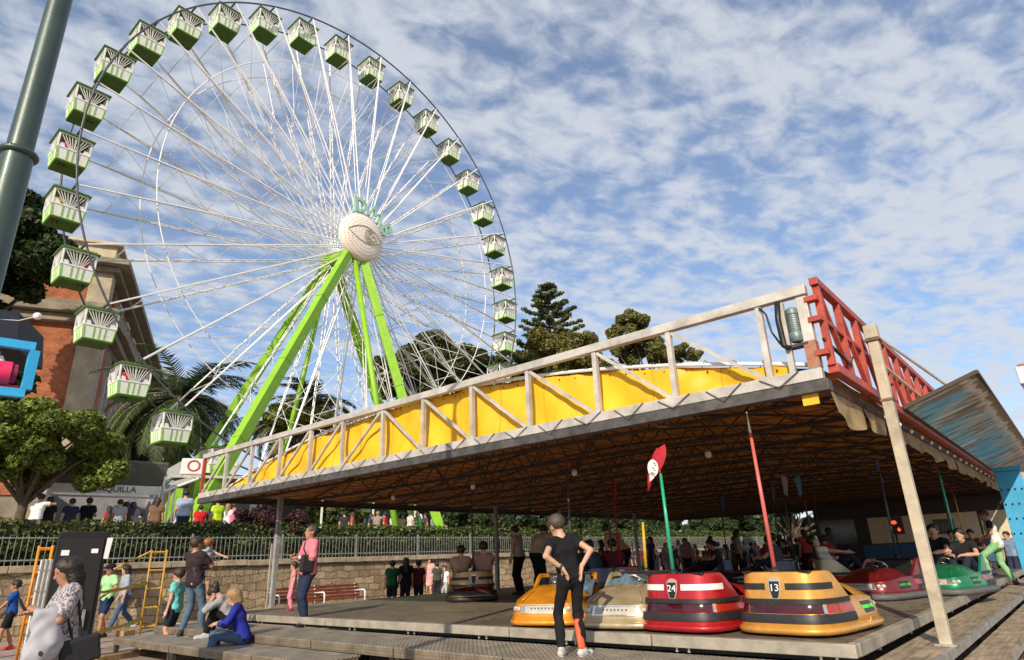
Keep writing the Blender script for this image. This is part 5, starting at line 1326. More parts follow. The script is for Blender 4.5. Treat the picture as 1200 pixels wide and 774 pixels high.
for z, hh in ((tp4 * .62, .075), (tp4 * .22, .08)):
    m = MB(); P = []
    q0 = A0 + u * L + Z * z; q1 = B0 + Z * z
    for i in range(25):
        t = i / 24; p = q0 * (1 - t) + q1 * t - Z * .12 * math.sin(math.pi * t); P.append([p + Z * (hh * (.35 + .15 * math.sin(t * 22))), p - Z * hh * .5])
    m.grid(P); m.grid([[q - n2 * .004 for q in row] for row in P], flip=True)
    tag(m.build('barrier_tape', TAPE, smooth=True), 'yellow barrier tape strung between the scaffold frames at %s' % ('chest height' if z > 1 else 'shin height'), 'barrier tape')
a_, u_, n_, wd, tp5 = facing_box(14.6, 41, 57, 656, .5)
wc = empty('white_crate', a_ + u_ * wd / 2, 0, 'stack of white meshed crates inside the orange yellow frame', 'crate')
m = MB()
m.prism([a_, a_ + u_ * wd, a_ + u_ * wd + Z * tp5, a_ + Z * tp5], -n_ * .4); m.build('box', mat('crate_white', (.62, .60, .52), .6, var=.15), wc, bevel=.02)
m = MB()
for k in range(5): m.bar(a_ + n_ * .008 + Z * tp5 * (k + .5) / 5, a_ + u_ * wd + n_ * .008 + Z * tp5 * (k + .5) / 5, .02, .02)
for k in range(3): m.bar(a_ + u_ * wd * (k + .5) / 3 + n_ * .014, a_ + u_ * wd * (k + .5) / 3 + n_ * .014 + Z * tp5, .02, .02)
m.build('grille', mat('crate_grey', (.3, .3, .28), .6), wc)
m = MB(); c = a_ + u_ * (wd + .02); m.prism([c, c + u_ * .10, c + u_ * .10 + Z * tp5 * .98, c + Z * tp5 * .98], -n_ * .3); tag(m.build('red_panel', mat('red_panel_paint', (.55, .08, .03), .5)), 'narrow red orange panel beside the white crates', 'panel')
# wooden chocks by the low step
wood = mat('rough_wood', (.33, .21, .10), .85, var=.3, vscale=9)
for i, (px, py, w_, h_, lab) in enumerate(((172, 762, .42, .2, 'larger wooden block under the end of the low step'), (146, 750, .26, .2, 'smaller wooden block left of the low step'), (150, 735, .3, .24, 'pale wooden block on the paving behind the low step'))):
    p = on_z(px, py, 0); m = MB(); m.box((p[0], p[1], h_ / 2 + .001), (w_, .3, h_), Matrix.Rotation(.3 * i, 3, 'Z')); tag(m.build('wooden_block', wood, bevel=.012), lab, 'wooden block', 'wooden blocks by the low step')
m = MB(); p, q = on_z(110, 774, .05), on_z(215, 757, .05); m.bar(p, q, .14, .1); tag(m.build('timber_beam', wood, bevel=.01), 'long pale timber beam on the paving before the low step', 'beam')

# bench against the wall
p0, p1 = on_x(322, 690, -19.6), on_x(424, 688, -19.6)
bn = empty('park_bench', (-19.5, (p0[1] + p1[1]) / 2, 0), 0, 'long dark red slatted bench with white metal frame against the stone wall', 'bench')
ws = mat('red_brown_slat', (.20, .05, .028), .5, var=.2, vscale=5)
y0, y1 = p0[1] - .2, p1[1]
m = MB()
for k in range(4): m.box((-19.72 - .03 * k, (y0 + y1) / 2, .46 + .105 * k + .03), (.035, y1 - y0, .085))
m.build('backrest', ws, bn, bevel=.006)
m = MB()
for k in range(4): m.box((-19.6 + .12 * k, (y0 + y1) / 2, .43), (.10, y1 - y0, .035))
m.build('seat', ws, bn, bevel=.006)
for y in (y0 + .15, (y0 + y1) / 2, y1 - .15):
    m = MB(); m.tube([(-19.72, y, .0), (-19.72, y, .42), (-19.84, y, .86)], .025, 8); m.build('leg', WHITE, bn, smooth=True)
    m = MB(); m.tube([(-19.2, y, 0), (-19.2, y, .60), (-19.26, y, .66), (-19.7, y, .64)], .027, 8); m.build('armrest', WHITE, bn, smooth=True)

# floodlight cut by the right edge, low building far right
fp = on_d(1203, 441, 12)
fl2 = empty('floodlight', (fp[0], fp[1], 0), 0, 'white floodlight box with a rusty bracket at the right edge of the sky', 'floodlight')
m = MB(); m.box((fp[0] + .05, fp[1], fp[2]), (.30, .3, .26)); m.build('housing', WHITE, fl2, bevel=.02)
m = MB(); m.box((fp[0] + .05, fp[1], fp[2] - .17), (.26, .26, .07)); m.build('bracket', mat('rust_dark', (.14, .07, .05), .8, var=.4), fl2)
m = MB(); m.box((fp[0] + .05, fp[1], fp[2] + .15), (.24, .24, .04)); m.build('lid', mat('rust_red', (.35, .12, .08), .7, var=.3), fl2)
m = MB(); m.tube([(fp[0] + .75, fp[1] + .1, 0), (fp[0] + .75, fp[1] + .1, fp[2] - .1), (fp[0] + .1, fp[1], fp[2] - .2)], .05, 8); m.build('mast', STEEL, fl2)
pk = on_d(1195, 610, 46)
mb_ = empty('pink_building', (pk[0] + 4, pk[1] + 3, 0), 0, 'low pinkish plastered building beyond the blue pillar', 'building')
m = MB(); m.box((pk[0] + 5, pk[1] + 4, 2.6), (14, 8, 5.2)); m.build('wall', mat('pink_plaster', (.50, .33, .26), .9, var=.15, vscale=1), mb_)
m = MB(); m.box((pk[0] + 5, pk[1] + 4, 5.35), (14.6, 8.6, .3)); m.build('roof', mat('roof_tile', (.30, .13, .07), .8), mb_)
for k in range(5):
    m = MB(); m.box((pk[0] - .5 + 2.6 * k, pk[1] - .02, 2.2), (1.0, .08, 1.5)); m.build('window', gl, mb_)

# ------------------------------------------------------------------ bumper cars
CA, CB, CN = .60, .98, 4.3
def rho(th, a=CA, b=CB): return (abs(math.cos(th) / a) ** CN + abs(math.sin(th) / b) ** CN) ** (-1 / CN)
def rim_h(y):
    if y < -.55: return .76
    if y < -.12: return .76 - .34 * (y + .55) / .43
    if y < .35: return .42
    return .42 - .08 * (y - .35) / .63
CZ0 = .07
def surf(th, z, off=0.0):
    r = rho(th); k = (z - CZ0) / .7
    inn = .045 + .075 * max(0, k) ** 1.2
    belly = -.045 * math.sin(min(1, max(0, z / .34)) * math.pi)       # lower body bulges out
    q = r * (1 - inn * .9) - belly + off - .02
    return (q * math.cos(th), q * math.sin(th), z)
def patch(mb, t0, t1, z0, z1, off, n=14, mz=3, th_=.006, taper=0.0):
    f = lambda i, j: (math.radians(t0 + (t1 - t0) * i / n), z0 + (z1 - z0) * j / mz)
    for o in (off,):
        P = [[surf(*f(i, j), o) for j in range(mz + 1)] for i in range(n + 1)]
        mb.grid(P)
        rimp = [P[i][0] for i in range(n + 1)]; 
        for (row) in ([(surf(*f(i, 0), o), surf(*f(i, 0), o - th_ * 3)) for i in range(n + 1)], [(surf(*f(i, mz), o - th_ * 3), surf(*f(i, mz), o)) for i in range(n + 1)]): mb.grid([list(r) for r in row])
        for i in (0, n): mb.grid([[surf(*f(i, j), o), surf(*f(i, j), o - th_ * 3)] for j in range(mz + 1)], flip=(i == 0))
CHROME = mat('brushed_chrome', (.70, .66, .58), .25, .9, var=.1)
TAIL = mat('tail_lamp_dark_red', (.055, .006, .010), .15, coat=.6, var=.3); TAILR = mat('tail_lamp_red', (.40, .025, .012), .2, coat=.6)
PLATE = mat('number_plate_white', (.42, .40, .33), .4, var=.1); GLT = mat('neon_green_letter', (.08, .72, .06), .4)
SEAT = mat('black_vinyl', (.012, .012, .012), .4, var=.2)
def paint(n, c): return mat(n, c, .34, .4, var=.14, vscale=5, coat=.6)
def bumper_car(label, body, stripe=None, number=None, ring=None, pole=None, flag=None, poleh=2.7, rear=True, pole_tip=None, cloth_=False):
    r_ = empty('bumper_car', (0, 0, 0), 0, label, 'bumper car', 'bumper cars on the ride floor')
    n = 72; ring = ring or RUBBER
    th = [2 * math.pi * k / n - math.pi / 2 for k in range(n + 1)]
    # body shell
    P = []
    for t in th:
        yy = rho(t) * math.sin(t); h = rim_h(yy); P.append([surf(t, CZ0 + (h - CZ0) * j / 12) for j in range(13)])
    m = MB(); m.grid(P, flip=True)
    top_in = []
    for t in th:
        yy = rho(t) * math.sin(t); h = rim_h(yy); x, y, z = surf(t, h); top_in.append([(x, y, z), (x * .965, y * .965, z + .012), (x * .91, y * .93, z + .004), (x * .88, y * .91, z - .06)])
    m.grid(top_in, flip=True)
    sh = m.build('body_shell', body, r_, smooth='auto', local=False)
    # hood dome
    m = MB(); P = []
    ts = [math.radians(d) for d in np.linspace(8, 172, 33)]
    for t in ts:
        x, y, z = surf(t, rim_h(rho(t) * math.sin(t)), -.004); row = []
        for s_ in np.linspace(0, 1, 13):
            cx_, cy_, cz_ = x * .42, .16, .60
            row.append((x + (cx_ - x) * s_, y + (cy_ - y) * s_, z + (cz_ - z) * math.sin(s_ * math.pi / 2) ** 1.0))
        P.append(row)
    m.grid(P, flip=False); hd = m.build('hood', body, r_, smooth=True, local=False)
    m = MB()
    for xs_ in (-1, 1): m.tube([(xs_ * .34, .86, .395), (xs_ * .27, .62, .505), (xs_ * .17, .35, .578), (xs_ * .10, .2, .605)], .008, 5)
    m.build('hood_crease', body, hd, smooth=True, local=False)
    # cockpit tub, seat, dash
    m = MB()
    ring_in = []
    for t in th:
        yy = rho(t) * math.sin(t); h = rim_h(yy); x, y, z = surf(t, h); ring_in.append([(x * .88, min(y * .91, .2), z - .06), (x * .80, min(y * .82, .18), .22), (0, -.2, .22)])
    m.grid(ring_in, flip=False); m.build('cockpit_tub', SEAT, r_, smooth='auto', local=False)
    m = MB(); m.box((0, -.38, .34), (.86, .46, .16)); m.build('seat', SEAT, r_, bevel=.04, local=False)
    m = MB(); m.prism([(-.40, -.56, .36), (.40, -.56, .36), (.36, -.62, .755), (-.36, -.62, .755)], (0, -.10, 0)); m.build('backrest', SEAT, r_, bevel=.03, local=False)
    m = MB(); m.prism([(-.40, .17, .28), (.40, .17, .28), (.27, .20, .585), (-.27, .20, .585)], (0, .03, 0)); m.box((.24, .145, .46), (.14, .02, .16)); ds = m.build('dashboard', BLACK, r_, local=False)
    m = MB(); m.box((.22, .13, .46), (.05, .012, .05)); m.build('dash_sticker', WHITE, ds, local=False)
    Rt = Matrix.Rotation(math.radians(62), 3, 'X')
    m = MB(); P = [(.15 * math.cos(a), .15 * math.sin(a), 0) for a in np.linspace(0, 2 * math.pi, 25)]
    m.tube([Rt @ Vector(p) + Vector((0, -.02, .60)) for p in P], .016, 6); 
    for a in (0.5, 2.6, 4.7): m.tube([Vector((0, -.02, .60)), Rt @ Vector((.15 * math.cos(a), .15 * math.sin(a), 0)) + Vector((0, -.02, .60))], .012, 5)
    swl = m.build('steering_wheel', CHROME, r_, smooth=True, local=False)
    m = MB(); m.tube([(0, -.02, .60), (0, .20, .46)], .025, 8); m.build('steering_column', BLACK, swl, local=False)
    # bumper ring
    m = MB()
    m.tube([(rho(t) * .985 * math.cos(t), rho(t) * .985 * math.sin(t), .062) for t in th], .068 if ring in (RUBBER, GREYR) else .048, 10, caps=False); m.build('bumper_ring', ring, r_, smooth=True, local=False)
    if rear:
        for z0, z1, nm in ((.375, .435, 'rubber_strip'), (.155, .255, 'rubber_strip')):
            m = MB(); patch(m, -163, -17, z0, z1, .032, 40, 3, .012); m.build(nm, RUBBER, r_, smooth='auto', local=False)
        m = MB(); patch(m, -150, -58, .265, .365, .010, 26, 3); m.build('tail_lamp', TAIL, r_, smooth='auto', local=False)
        for ta_, tb_, tn_ in ((-57, -12, 20), (-170, -151, 8)):
            m = MB(); patch(m, ta_, tb_, .268, .362, .010, tn_, 3); m.build('tail_lamp', TAILR, r_, smooth='auto', local=False)
        m = MB(); patch(m, -58.2, -55.5, .262, .368, .014, 4, 3); m.build('chrome_divider', CHROME, r_, local=False)
        m = MB(); patch(m, -160, -20, .095, .145, .022, 40, 3); m.build('lower_rim', body, r_, smooth='auto', local=False)
        if stripe:
            m = MB(); patch(m, -146, -98, .545, .625, .006, 20, 3); patch(m, -82, -44, .545, .625, .006, 18, 3); m.build('stripe', stripe, r_, smooth='auto', local=False)
        # number shield
        x0, y0, zc = surf(-math.pi / 2, .57, .012)
        def sp(u, v): 
            z = .57 + v; p = surf(-math.pi / 2 + u / .9, z, .012); return p
        outl = [(-.075, .09), (-.05, .12), (0, .135), (.05, .12), (.075, .09), (.07, -.03), (.045, -.12), (.03, -.14), (-.03, -.14), (-.045, -.12), (-.07, -.03)]
        m = MB(); m.prism([sp(u, v) for u, v in outl], (0, .012, 0)); shd = m.build('number_shield', mat('shield_silver', (.55, .53, .48), .3, .5), r_, local=False)
        m = MB(); m.prism([tuple(np.array(sp(u * .82, min(v, .088) * .9)) + np.array([0, -.006, 0])) for u, v in outl[4:] + [outl[0]]], (0, .008, 0)); m.build('shield_field', BLACK, shd, local=False)
        if number:
            pz = sp(0, .0); tilt = Vector(sp(0, .06)) - Vector(sp(0, -.06))
            m = MB(); text_into(m, number, .125, frame_M((0, pz[1] - .010, pz[2] - .002), (1, 0, 0), tilt), .006); m.build('number', WHITE, shd, local=False)
        m = MB(); m.box((0, -.76, .762), (.84, .16, .025)); m.build('rear_shelf', BLACK, r_, bevel=.01, local=False)
    # front lamps and plates
    m = MB(); patch(m, 73.5, 106.5, .215, .315, .014, 14, 3); fp_ = m.build('front_plate', PLATE, r_, smooth='auto', local=False)
    m = MB(); patch(m, 70.5, 109.5, .315, .330, .018, 16, 2); patch(m, 70.5, 109.5, .198, .215, .018, 16, 2); patch(m, 106.7, 109.5, .215, .315, .018, 3, 3); patch(m, 70.5, 73.3, .215, .315, .018, 3, 3); m.build('plate_frame', CHROME, fp_, smooth='auto', local=False)
    m = MB()
    for k in range(7): patch(m, 79 + 3.2 * k, 80.6 + 3.2 * k, .262, .288, .017, 2, 1)
    m.build('plate_marks', mat('plate_mark', (.10, .10, .09), .6), fp_, local=False)
    for c in (62.5, 67, 113, 117.5):
        p = Vector(surf(math.radians(c), .268, .012)); dd = Vector((math.cos(math.radians(c)), math.sin(math.radians(c)), 0))
        m = MB(); m.lathe([(.042, 0), (.04, .01), (.028, .02), (.004, .026)], p, 14, dd.to_track_quat('Z', 'Y').to_matrix()); m.build('headlight', mat('headlight_glass', (.45, .43, .38), .12, coat=.5), r_, smooth=True, local=False)
    m = MB(); patch(m, 22, 158, .10, .150, .022, 40, 3); m.build('front_rim', body, r_, smooth='auto', local=False)
    for sg in (-1, 1):
        t0 = 16 if sg > 0 else 180 - 42
        m = MB(); patch(m, t0, t0 + 26, .205, .345, .008, 12, 3); sb = m.build('side_sign', mat('sign_black', (.012, .014, .012), .35), r_, smooth='auto', local=False)
        ta = math.radians(29 if sg > 0 else 151); c = Vector(surf(ta, .275, .012)); t_ = (Vector(surf(ta + .12, .275, .0)) - Vector(surf(ta - .12, .275, .0)))
        up_ = Vector(surf(ta, .33, .0)) - Vector(surf(ta, .22, .0))
        m = MB(); text_into(m, 'BUMPER CARS', .060, Matrix.Identity(4), .006)
        th_of = lambda yy: min((abs(surf(math.radians(a_), .275)[1] - yy), math.radians(a_)) for a_ in (np.arange(-20, 60, .5) if sg > 0 else np.arange(120, 200, .5)))[1]
        y0_ = surf(ta, .275)[1]; cache_ = {}
        nv = []
        for (lx_, ly_, lz_) in m.v:
            yy = round(y0_ + sg * lx_, 3)
            if yy not in cache_: cache_[yy] = th_of(yy)
            nv.append(surf(cache_[yy], .275 + ly_, .012 + lz_))
        m.v = nv; m.build('side_lettering', GLT, sb, local=False)
    if pole:
        py = -.80
        pl_ = child_empty('contact_pole', r_)
        m = MB(); m.tube([(0, py, .76), (-.02, py - .01, .76 + (poleh - .76) * (.86 if pole_tip else 1))], [.027, .020], 10); m.build('rod', pole, pl_, smooth=True, local=False)
        m = MB(); m.lathe([(.06, 0), (.055, .03), (.035, .06)], (0, py, .765), 12); m.build('socket', BLACK, pl_, local=False)
        if pole_tip:
            m = MB(); m.tube([(-.02, py - .01, .76 + (poleh - .76) * .86), (-.025, py - .01, poleh)], [.018, .007], 8); m.build('tip', pole_tip, pl_, smooth=True, local=False)
        if flag: flag(pl_, py, poleh)
    return r_
FLAGR = mat('flag_red', (.58, .03, .045), .7, trans=.25); 
def flag_red(par, py, h):
    m = MB(); P = []
    for i in range(9):
        t = i / 8; P.append([(-.02 - .05 * t + u * .28 * math.sin(math.pi * (.18 + .82 * t) ** .8) * (1 - t * .1) - .17 * t, py - .03 - .02 * math.sin(u * 3 + 4 * t), h + .38 - .62 * t + .08 * u) for u in (-.25, .1, .4, .7)])
    m.grid(P); m.build('flag', FLAGR, par, smooth=True, local=False)
    m = MB(); m.prism([(-.10 + .085 * math.cos(a), py - .062, h + .10 + .13 * math.sin(a)) for a in np.linspace(0, 2 * math.pi, 18)[:-1]], (0, .006, 0)); m.prism([(-.17, py - .062, h - .10), (-.10, py - .062, h - .05), (-.06, py - .062, h + .02), (-.16, py - .062, h + .03)], (0, .006, 0)); m.build('flag_emblem', WHITE, par, local=False)
    m = MB()
    for k in range(5): m.box((-.115 + .028 * (k % 2) + .012 * k, py - .066, h + .03 + .035 * k), (.034, .004, .012), Matrix.Rotation(.6, 3, 'Y'))
    m.build('emblem_marks', mat('emblem_grey', (.10, .09, .09), .6), par, local=False)
    m = MB(); m.tube([(-.02, py - .01, h), (-.03, py - .02, h + .40)], .010, 5); m.build('flag_stick', FLAGR, par, local=False)
def flag_small(c):
    def f(par, py, h):
        m = MB(); m.grid([[(-.0 + .02 * math.sin(5 * t), py - .012 - .15 * u * (1 - .4 * t), h + .30 - .5 * t - .10 * u) for u in (0, .5, 1)] for t in np.linspace(0, 1, 6)]); m.build('flag', mat('flag_%d%d%d' % tuple(int(100 * q) for q in c), c, .7, trans=.25), par, smooth=True, local=False)
        m = MB(); m.tube([(-.02, py - .01, h), (-.0, py - .012, h + .32)], .008, 5); m.build('flag_stick', BLACK, par, local=False)
    return f
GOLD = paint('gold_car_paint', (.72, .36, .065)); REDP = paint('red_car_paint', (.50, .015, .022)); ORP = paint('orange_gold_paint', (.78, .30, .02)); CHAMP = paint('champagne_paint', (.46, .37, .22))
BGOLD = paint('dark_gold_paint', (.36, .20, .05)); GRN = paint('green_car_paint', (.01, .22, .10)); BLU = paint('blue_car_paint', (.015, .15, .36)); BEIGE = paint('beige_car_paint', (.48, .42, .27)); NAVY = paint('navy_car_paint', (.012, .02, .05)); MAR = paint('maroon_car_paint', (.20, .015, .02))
GPOLE = mat('green_pole_paint', (.02, .36, .20), .35, coat=.4); PPOLE = mat('pink_pole_paint', (.62, .13, .11), .4); DPOLE = mat('dark_pole', (.05, .05, .05), .5); YPOLE = mat('yellow_pole_paint', (.62, .40, .03), .5)
CARS = {}
GREYR = mat('grey_rubber', (.10, .10, .10), .55, var=.15)
def put_car(key, car, px, py, phi, end='rear'):
    """px,py: where the middle of that end meets the floor in the photograph"""
    p = on_z(px, py, DZ); yw = yaw_of(p, phi); fd = np.array([-math.sin(yw), math.cos(yw), 0])
    c = p + fd * (.91 if end == 'rear' else -.91)
    car.location = Vector((c[0], c[1], DZ + .012)); car.rotation_euler = (0, 0, yw); car.scale = (.90, .86, .80); CARS[key] = (c, yw)
put_car('gold', bumper_car('gold bumper car with black stripe, number 13 and a pink pole', GOLD, RUBBER, '13', GOLD, PPOLE, None, 2.95, pole_tip=WHITE), 909, 748, -27)
put_car('red', bumper_car('red bumper car with white stripe, number 24 and a green flag pole', REDP, WHITE, '24', REDP, GPOLE, flag_red, 2.2), 785, 744, -32)
put_car('orange', bumper_car('orange gold bumper car seen from the front, left of the boy in black', ORP, ring=ORP, pole=DPOLE, flag=flag_small((.5, .02, .03))), 634, 737, 161, 'front')
put_car('champ', bumper_car('champagne bumper car seen from the front, right of the boy in black', CHAMP, ring=CHAMP, pole=YPOLE, poleh=1.6), 720, 741, 161, 'front')
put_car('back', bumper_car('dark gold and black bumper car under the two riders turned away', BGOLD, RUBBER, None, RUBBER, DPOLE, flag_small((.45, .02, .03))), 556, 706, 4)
put_car('redr', bumper_car('red bumper car on a thick grey ring behind the gold car', MAR, ring=GREYR, pole=DPOLE, flag=flag_small((.1, .15, .4))), 1004, 705, 150, 'front')
put_car('green', bumper_car('dark green bumper car on a grey ring behind the cream post', GRN, ring=GREYR, pole=GPOLE, flag=flag_small((.45, .02, .1))), 1092, 699, 158, 'front')
put_car('blue', bumper_car('metallic blue bumper car near the man in green trousers', BLU, ring=GREYR, pole=YPOLE, flag=flag_small((.3, .02, .1))), 1131, 676, 172, 'front')
put_car('cream', bumper_car('beige bumper car with the reclining rider in a white shirt', BEIGE, ring=RUBBER, pole=DPOLE, flag=flag_small((.1, .3, .5))), 1062, 690, -78, 'front')
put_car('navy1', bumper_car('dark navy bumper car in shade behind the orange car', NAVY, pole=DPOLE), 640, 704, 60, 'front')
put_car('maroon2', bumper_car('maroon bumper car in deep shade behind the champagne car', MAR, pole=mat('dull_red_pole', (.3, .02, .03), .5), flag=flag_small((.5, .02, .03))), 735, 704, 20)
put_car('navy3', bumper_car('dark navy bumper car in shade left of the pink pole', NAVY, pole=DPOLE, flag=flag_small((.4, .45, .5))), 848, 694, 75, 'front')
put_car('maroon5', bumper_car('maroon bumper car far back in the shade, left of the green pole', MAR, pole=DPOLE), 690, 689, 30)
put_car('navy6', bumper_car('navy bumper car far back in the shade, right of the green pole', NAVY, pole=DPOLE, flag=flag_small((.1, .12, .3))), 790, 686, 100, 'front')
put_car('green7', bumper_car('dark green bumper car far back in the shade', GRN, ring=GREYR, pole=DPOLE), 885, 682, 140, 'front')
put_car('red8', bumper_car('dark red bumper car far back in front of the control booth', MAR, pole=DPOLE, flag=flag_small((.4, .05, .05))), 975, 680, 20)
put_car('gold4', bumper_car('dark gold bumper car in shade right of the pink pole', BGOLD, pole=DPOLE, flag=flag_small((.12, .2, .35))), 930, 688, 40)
# ------------------------------------------------------------------ people in the foreground
def up(p, z): return np.array([p[0], p[1], z])
# boy in black with his hands on his hips
p = on_z(670, 769, SZ); yw = yaw_of(p, 22)
boy = person('boy in black with hands on his hips, one orange striped trouser leg', up(p, SZ), yw, H=1.50, kid=.25, pelvis=(.05, .0, .925), lean=4, side=-10, head=(22, -4),
    la=(-.13, -.17, 1.04), ra=(.15, -.15, 1.04), lp=(-1, -.55, -.1), rp=(1, -.45, .15), lf=(-.10, .08, .08), rf=(.13, -.06, .08), fyaw=(-40, -62), lk=(-.1, 1, 0), rk=(.15, 1, 0),
    shirt=(.010, .010, .012), sleeve=.42, trousers=(.012, .012, .014), shoe=(.50, .48, .47), hcol='ash', h=.011, fingers=True, face=True, fat=.92, curl=(.35, .3), handdir=((.55, -.05, -.85), (-.25, -.05, -1)))
kn, an = joint(boy, 'knr'), joint(boy, 'anr')
F_ = Field(); q0 = kn + (an - kn) * .22; q1 = kn + (an - kn) * .93; off = np.array([-.022, -.030, 0])
for t in (-1, 1): F_.bone(q0 + off + np.array([.014 * t, 0, 0]), q1 + off * .9 + np.array([.012 * t, 0, 0]), .030, .028, k=.02)
local_part(boy, 'trouser_stripe', F_, .009, mat('orange_print', (.75, .10, .03), .6))
for nm in ('anl', 'anr'):
    a = joint(boy, nm); ya = math.radians(-35 if nm == 'anl' else -62); d = np.array([-math.sin(ya), math.cos(ya), 0]); s_ = np.array([-d[1], d[0], 0])
    F_ = Field(); F_.bone(a - d * .035 + np.array([0, 0, -.066]), a + d * .13 + np.array([0, 0, -.066]), .030, .026); local_part(boy, 'shoe_sole', F_, .009, mat('sole_white', (.62, .60, .58), .6))
    F_ = Field(); F_.bone(a + d * .02 - s_ * .036 + np.array([0, 0, -.03]), a + d * .08 - s_ * .026 + np.array([0, 0, -.045]), .012); local_part(boy, 'shoe_mark', F_, .006, mat('teal_mark', (.05, .30, .36), .5))
w = joint(boy, 'wrl'); e = joint(boy, 'ell'); F_ = Field(); u = _n(w - e); 
F_.bone(w - u * .02, w - u * .012, .030); local_part(boy, 'wristband', F_, .006, mat('dark_band', (.03, .03, .03), .5))

# man in the pink shirt
p = on_z(356, 734, SZ); yw = yaw_of(p, 112)
pink = person('man in pink shirt and jeans looking at his phone, black shoulder bag', up(p, SZ), yw, H=1.76, pelvis=(0, 0, .95), lean=-3, head=(-4, 6), la=(-.09, .22, 1.16), ra=(.05, .24, 1.20), lp=(-.7, -.6, -.6), rp=(.7, -.6, -.6),
    lf=(-.10, .02, .08), rf=(.12, -.05, .08), fyaw=(15, -10), shirt=(.66, .19, .24), sleeve=1.0, hem=-.10, trousers=(.022, .032, .065), shoe=(.03, .03, .03), hcol='grey', hair='short', sk='tan', h=.012, fingers=True, face=True, fat=1.1, curl=(1.3, 1.3))
wl_, wr_ = joint(pink, 'wrl'), joint(pink, 'wrr')
ph_c = (wl_ + wr_) / 2 + np.array([0, .09, .04])
m = MB(); m.box(ph_c, (.07, .02, .14), Matrix.Rotation(-.6, 3, 'X')); m.build('phone', BLACK, pink, local=False, bevel=.004)
bagm = mat('black_bag_cloth', (.012, .012, .014), .75, bump=.2)
P_ = joint(pink, 'pelvis')
m = MB(); m.box(P_ + np.array([-.20, .10, .10]), (.10, .25, .30), Matrix.Rotation(.12, 3, 'X')); bg = m.build('shoulder_bag', bagm, pink, local=False, bevel=.03)
m = MB(); c_ = joint(pink, 'chest'); m.tube([P_ + np.array([-.21, .12, .22]), c_ + np.array([-.06, .145, .02]), c_ + np.array([.10, .06, .18]), c_ + np.array([.10, -.10, .15]), P_ + np.array([-.2, .0, .22])], .013, 5); m.build('bag_strap', bagm, bg, local=False)
F_ = Field(); u = _n(wl_ - joint(pink, 'ell')); F_.bone(wl_ - u * .02, wl_ - u * .01, .034); local_part(pink, 'wristwatch', F_, .006, WHITE)
p = on_z(341, 716, DZ); person('small child in pink trousers half hidden behind the man in pink', up(p, DZ), yaw_of(p, 100), H=.95, kid=.6, shirt=(.60, .25, .28), trousers=(.68, .25, .33), shoe=(.3, .05, .06), hcol='brown', h=.018)

# man holding a child on the low step
p = on_z(222, 745, LZ); yw = yaw_of(p, -48)
dad = person('man in dark shirt and jeans holding a small child on the low step', up(p, LZ), yw, H=1.76, pelvis=(0, -.02, .95), lean=-9, head=(-8, 0), la=(-.02, .30, 1.30), ra=(.10, .30, 1.16), lp=(-1, -.5, -.3), rp=(1, -.4, -.5),
    lf=(-.14, -.08, .08), rf=(.12, .14, .08), shirt=(.035, .022, .026), sleeve=.75, hem=-.14, trousers=(.085, .135, .19), shoe=(.05, .05, .05), hcol='brown', sk='tan', h=.012, fingers=True, face=True, curl=(.7, .8))
for nm, ya in (('anl', 12), ('anr', -12)):
    a = joint(dad, nm); ya = math.radians(ya); d = np.array([-math.sin(ya), math.cos(ya), 0]); F_ = Field(); F_.bone(a - d * .04 + np.array([0, 0, -.07]), a + d * .155 + np.array([0, 0, -.07]), .032, .028); local_part(dad, 'shoe_sole', F_, .01, MATS['sole_white'])
dd_ = np.hypot(*on_z(222, 745, LZ)[:2]); cpos = on_d(245, 662, dd_ - .02)
person('small child in a grey shirt carried in the arms of the man on the step', np.array([cpos[0], cpos[1], cpos[2] - .54]), yaw_of(cpos, 75), H=1.0, kid=.7, pelvis=(0, 0, .95), lean=8, head=(-30, 0), la=(-.10, .50, 1.36), ra=(.12, -.52, 1.16), lp=(-1, -.2, -.5), rp=(.3, -.2, -1),
    lf=(-.28, .22, .42), rf=(.26, .26, .40), lk=(-.8, 1, .2), rk=(.8, 1, .2), shirt=(.34, .38, .40), sleeve=.6, trousers=(.06, .045, .05), shoe=(.6, .6, .6), hair='curly', hcol='ginger', h=.012, face=True)
p = on_z(207, 748, LZ - .02) ; p = on_d(207, 700, np.hypot(*on_z(222, 745, LZ)[:2]) + .75)
person('child in a turquoise shirt standing behind the man holding a child', up(p, LZ if p[1] < 5.7 else 0.0), yaw_of(p, 60), H=1.30 if p[1] < 5.7 else 1.5, kid=.4, shirt=(.16, .55, .52), hem=-.12, trousers=(.02, .025, .04), leg='short', shoe=(.1, .1, .1), hcol='brown', h=.016)

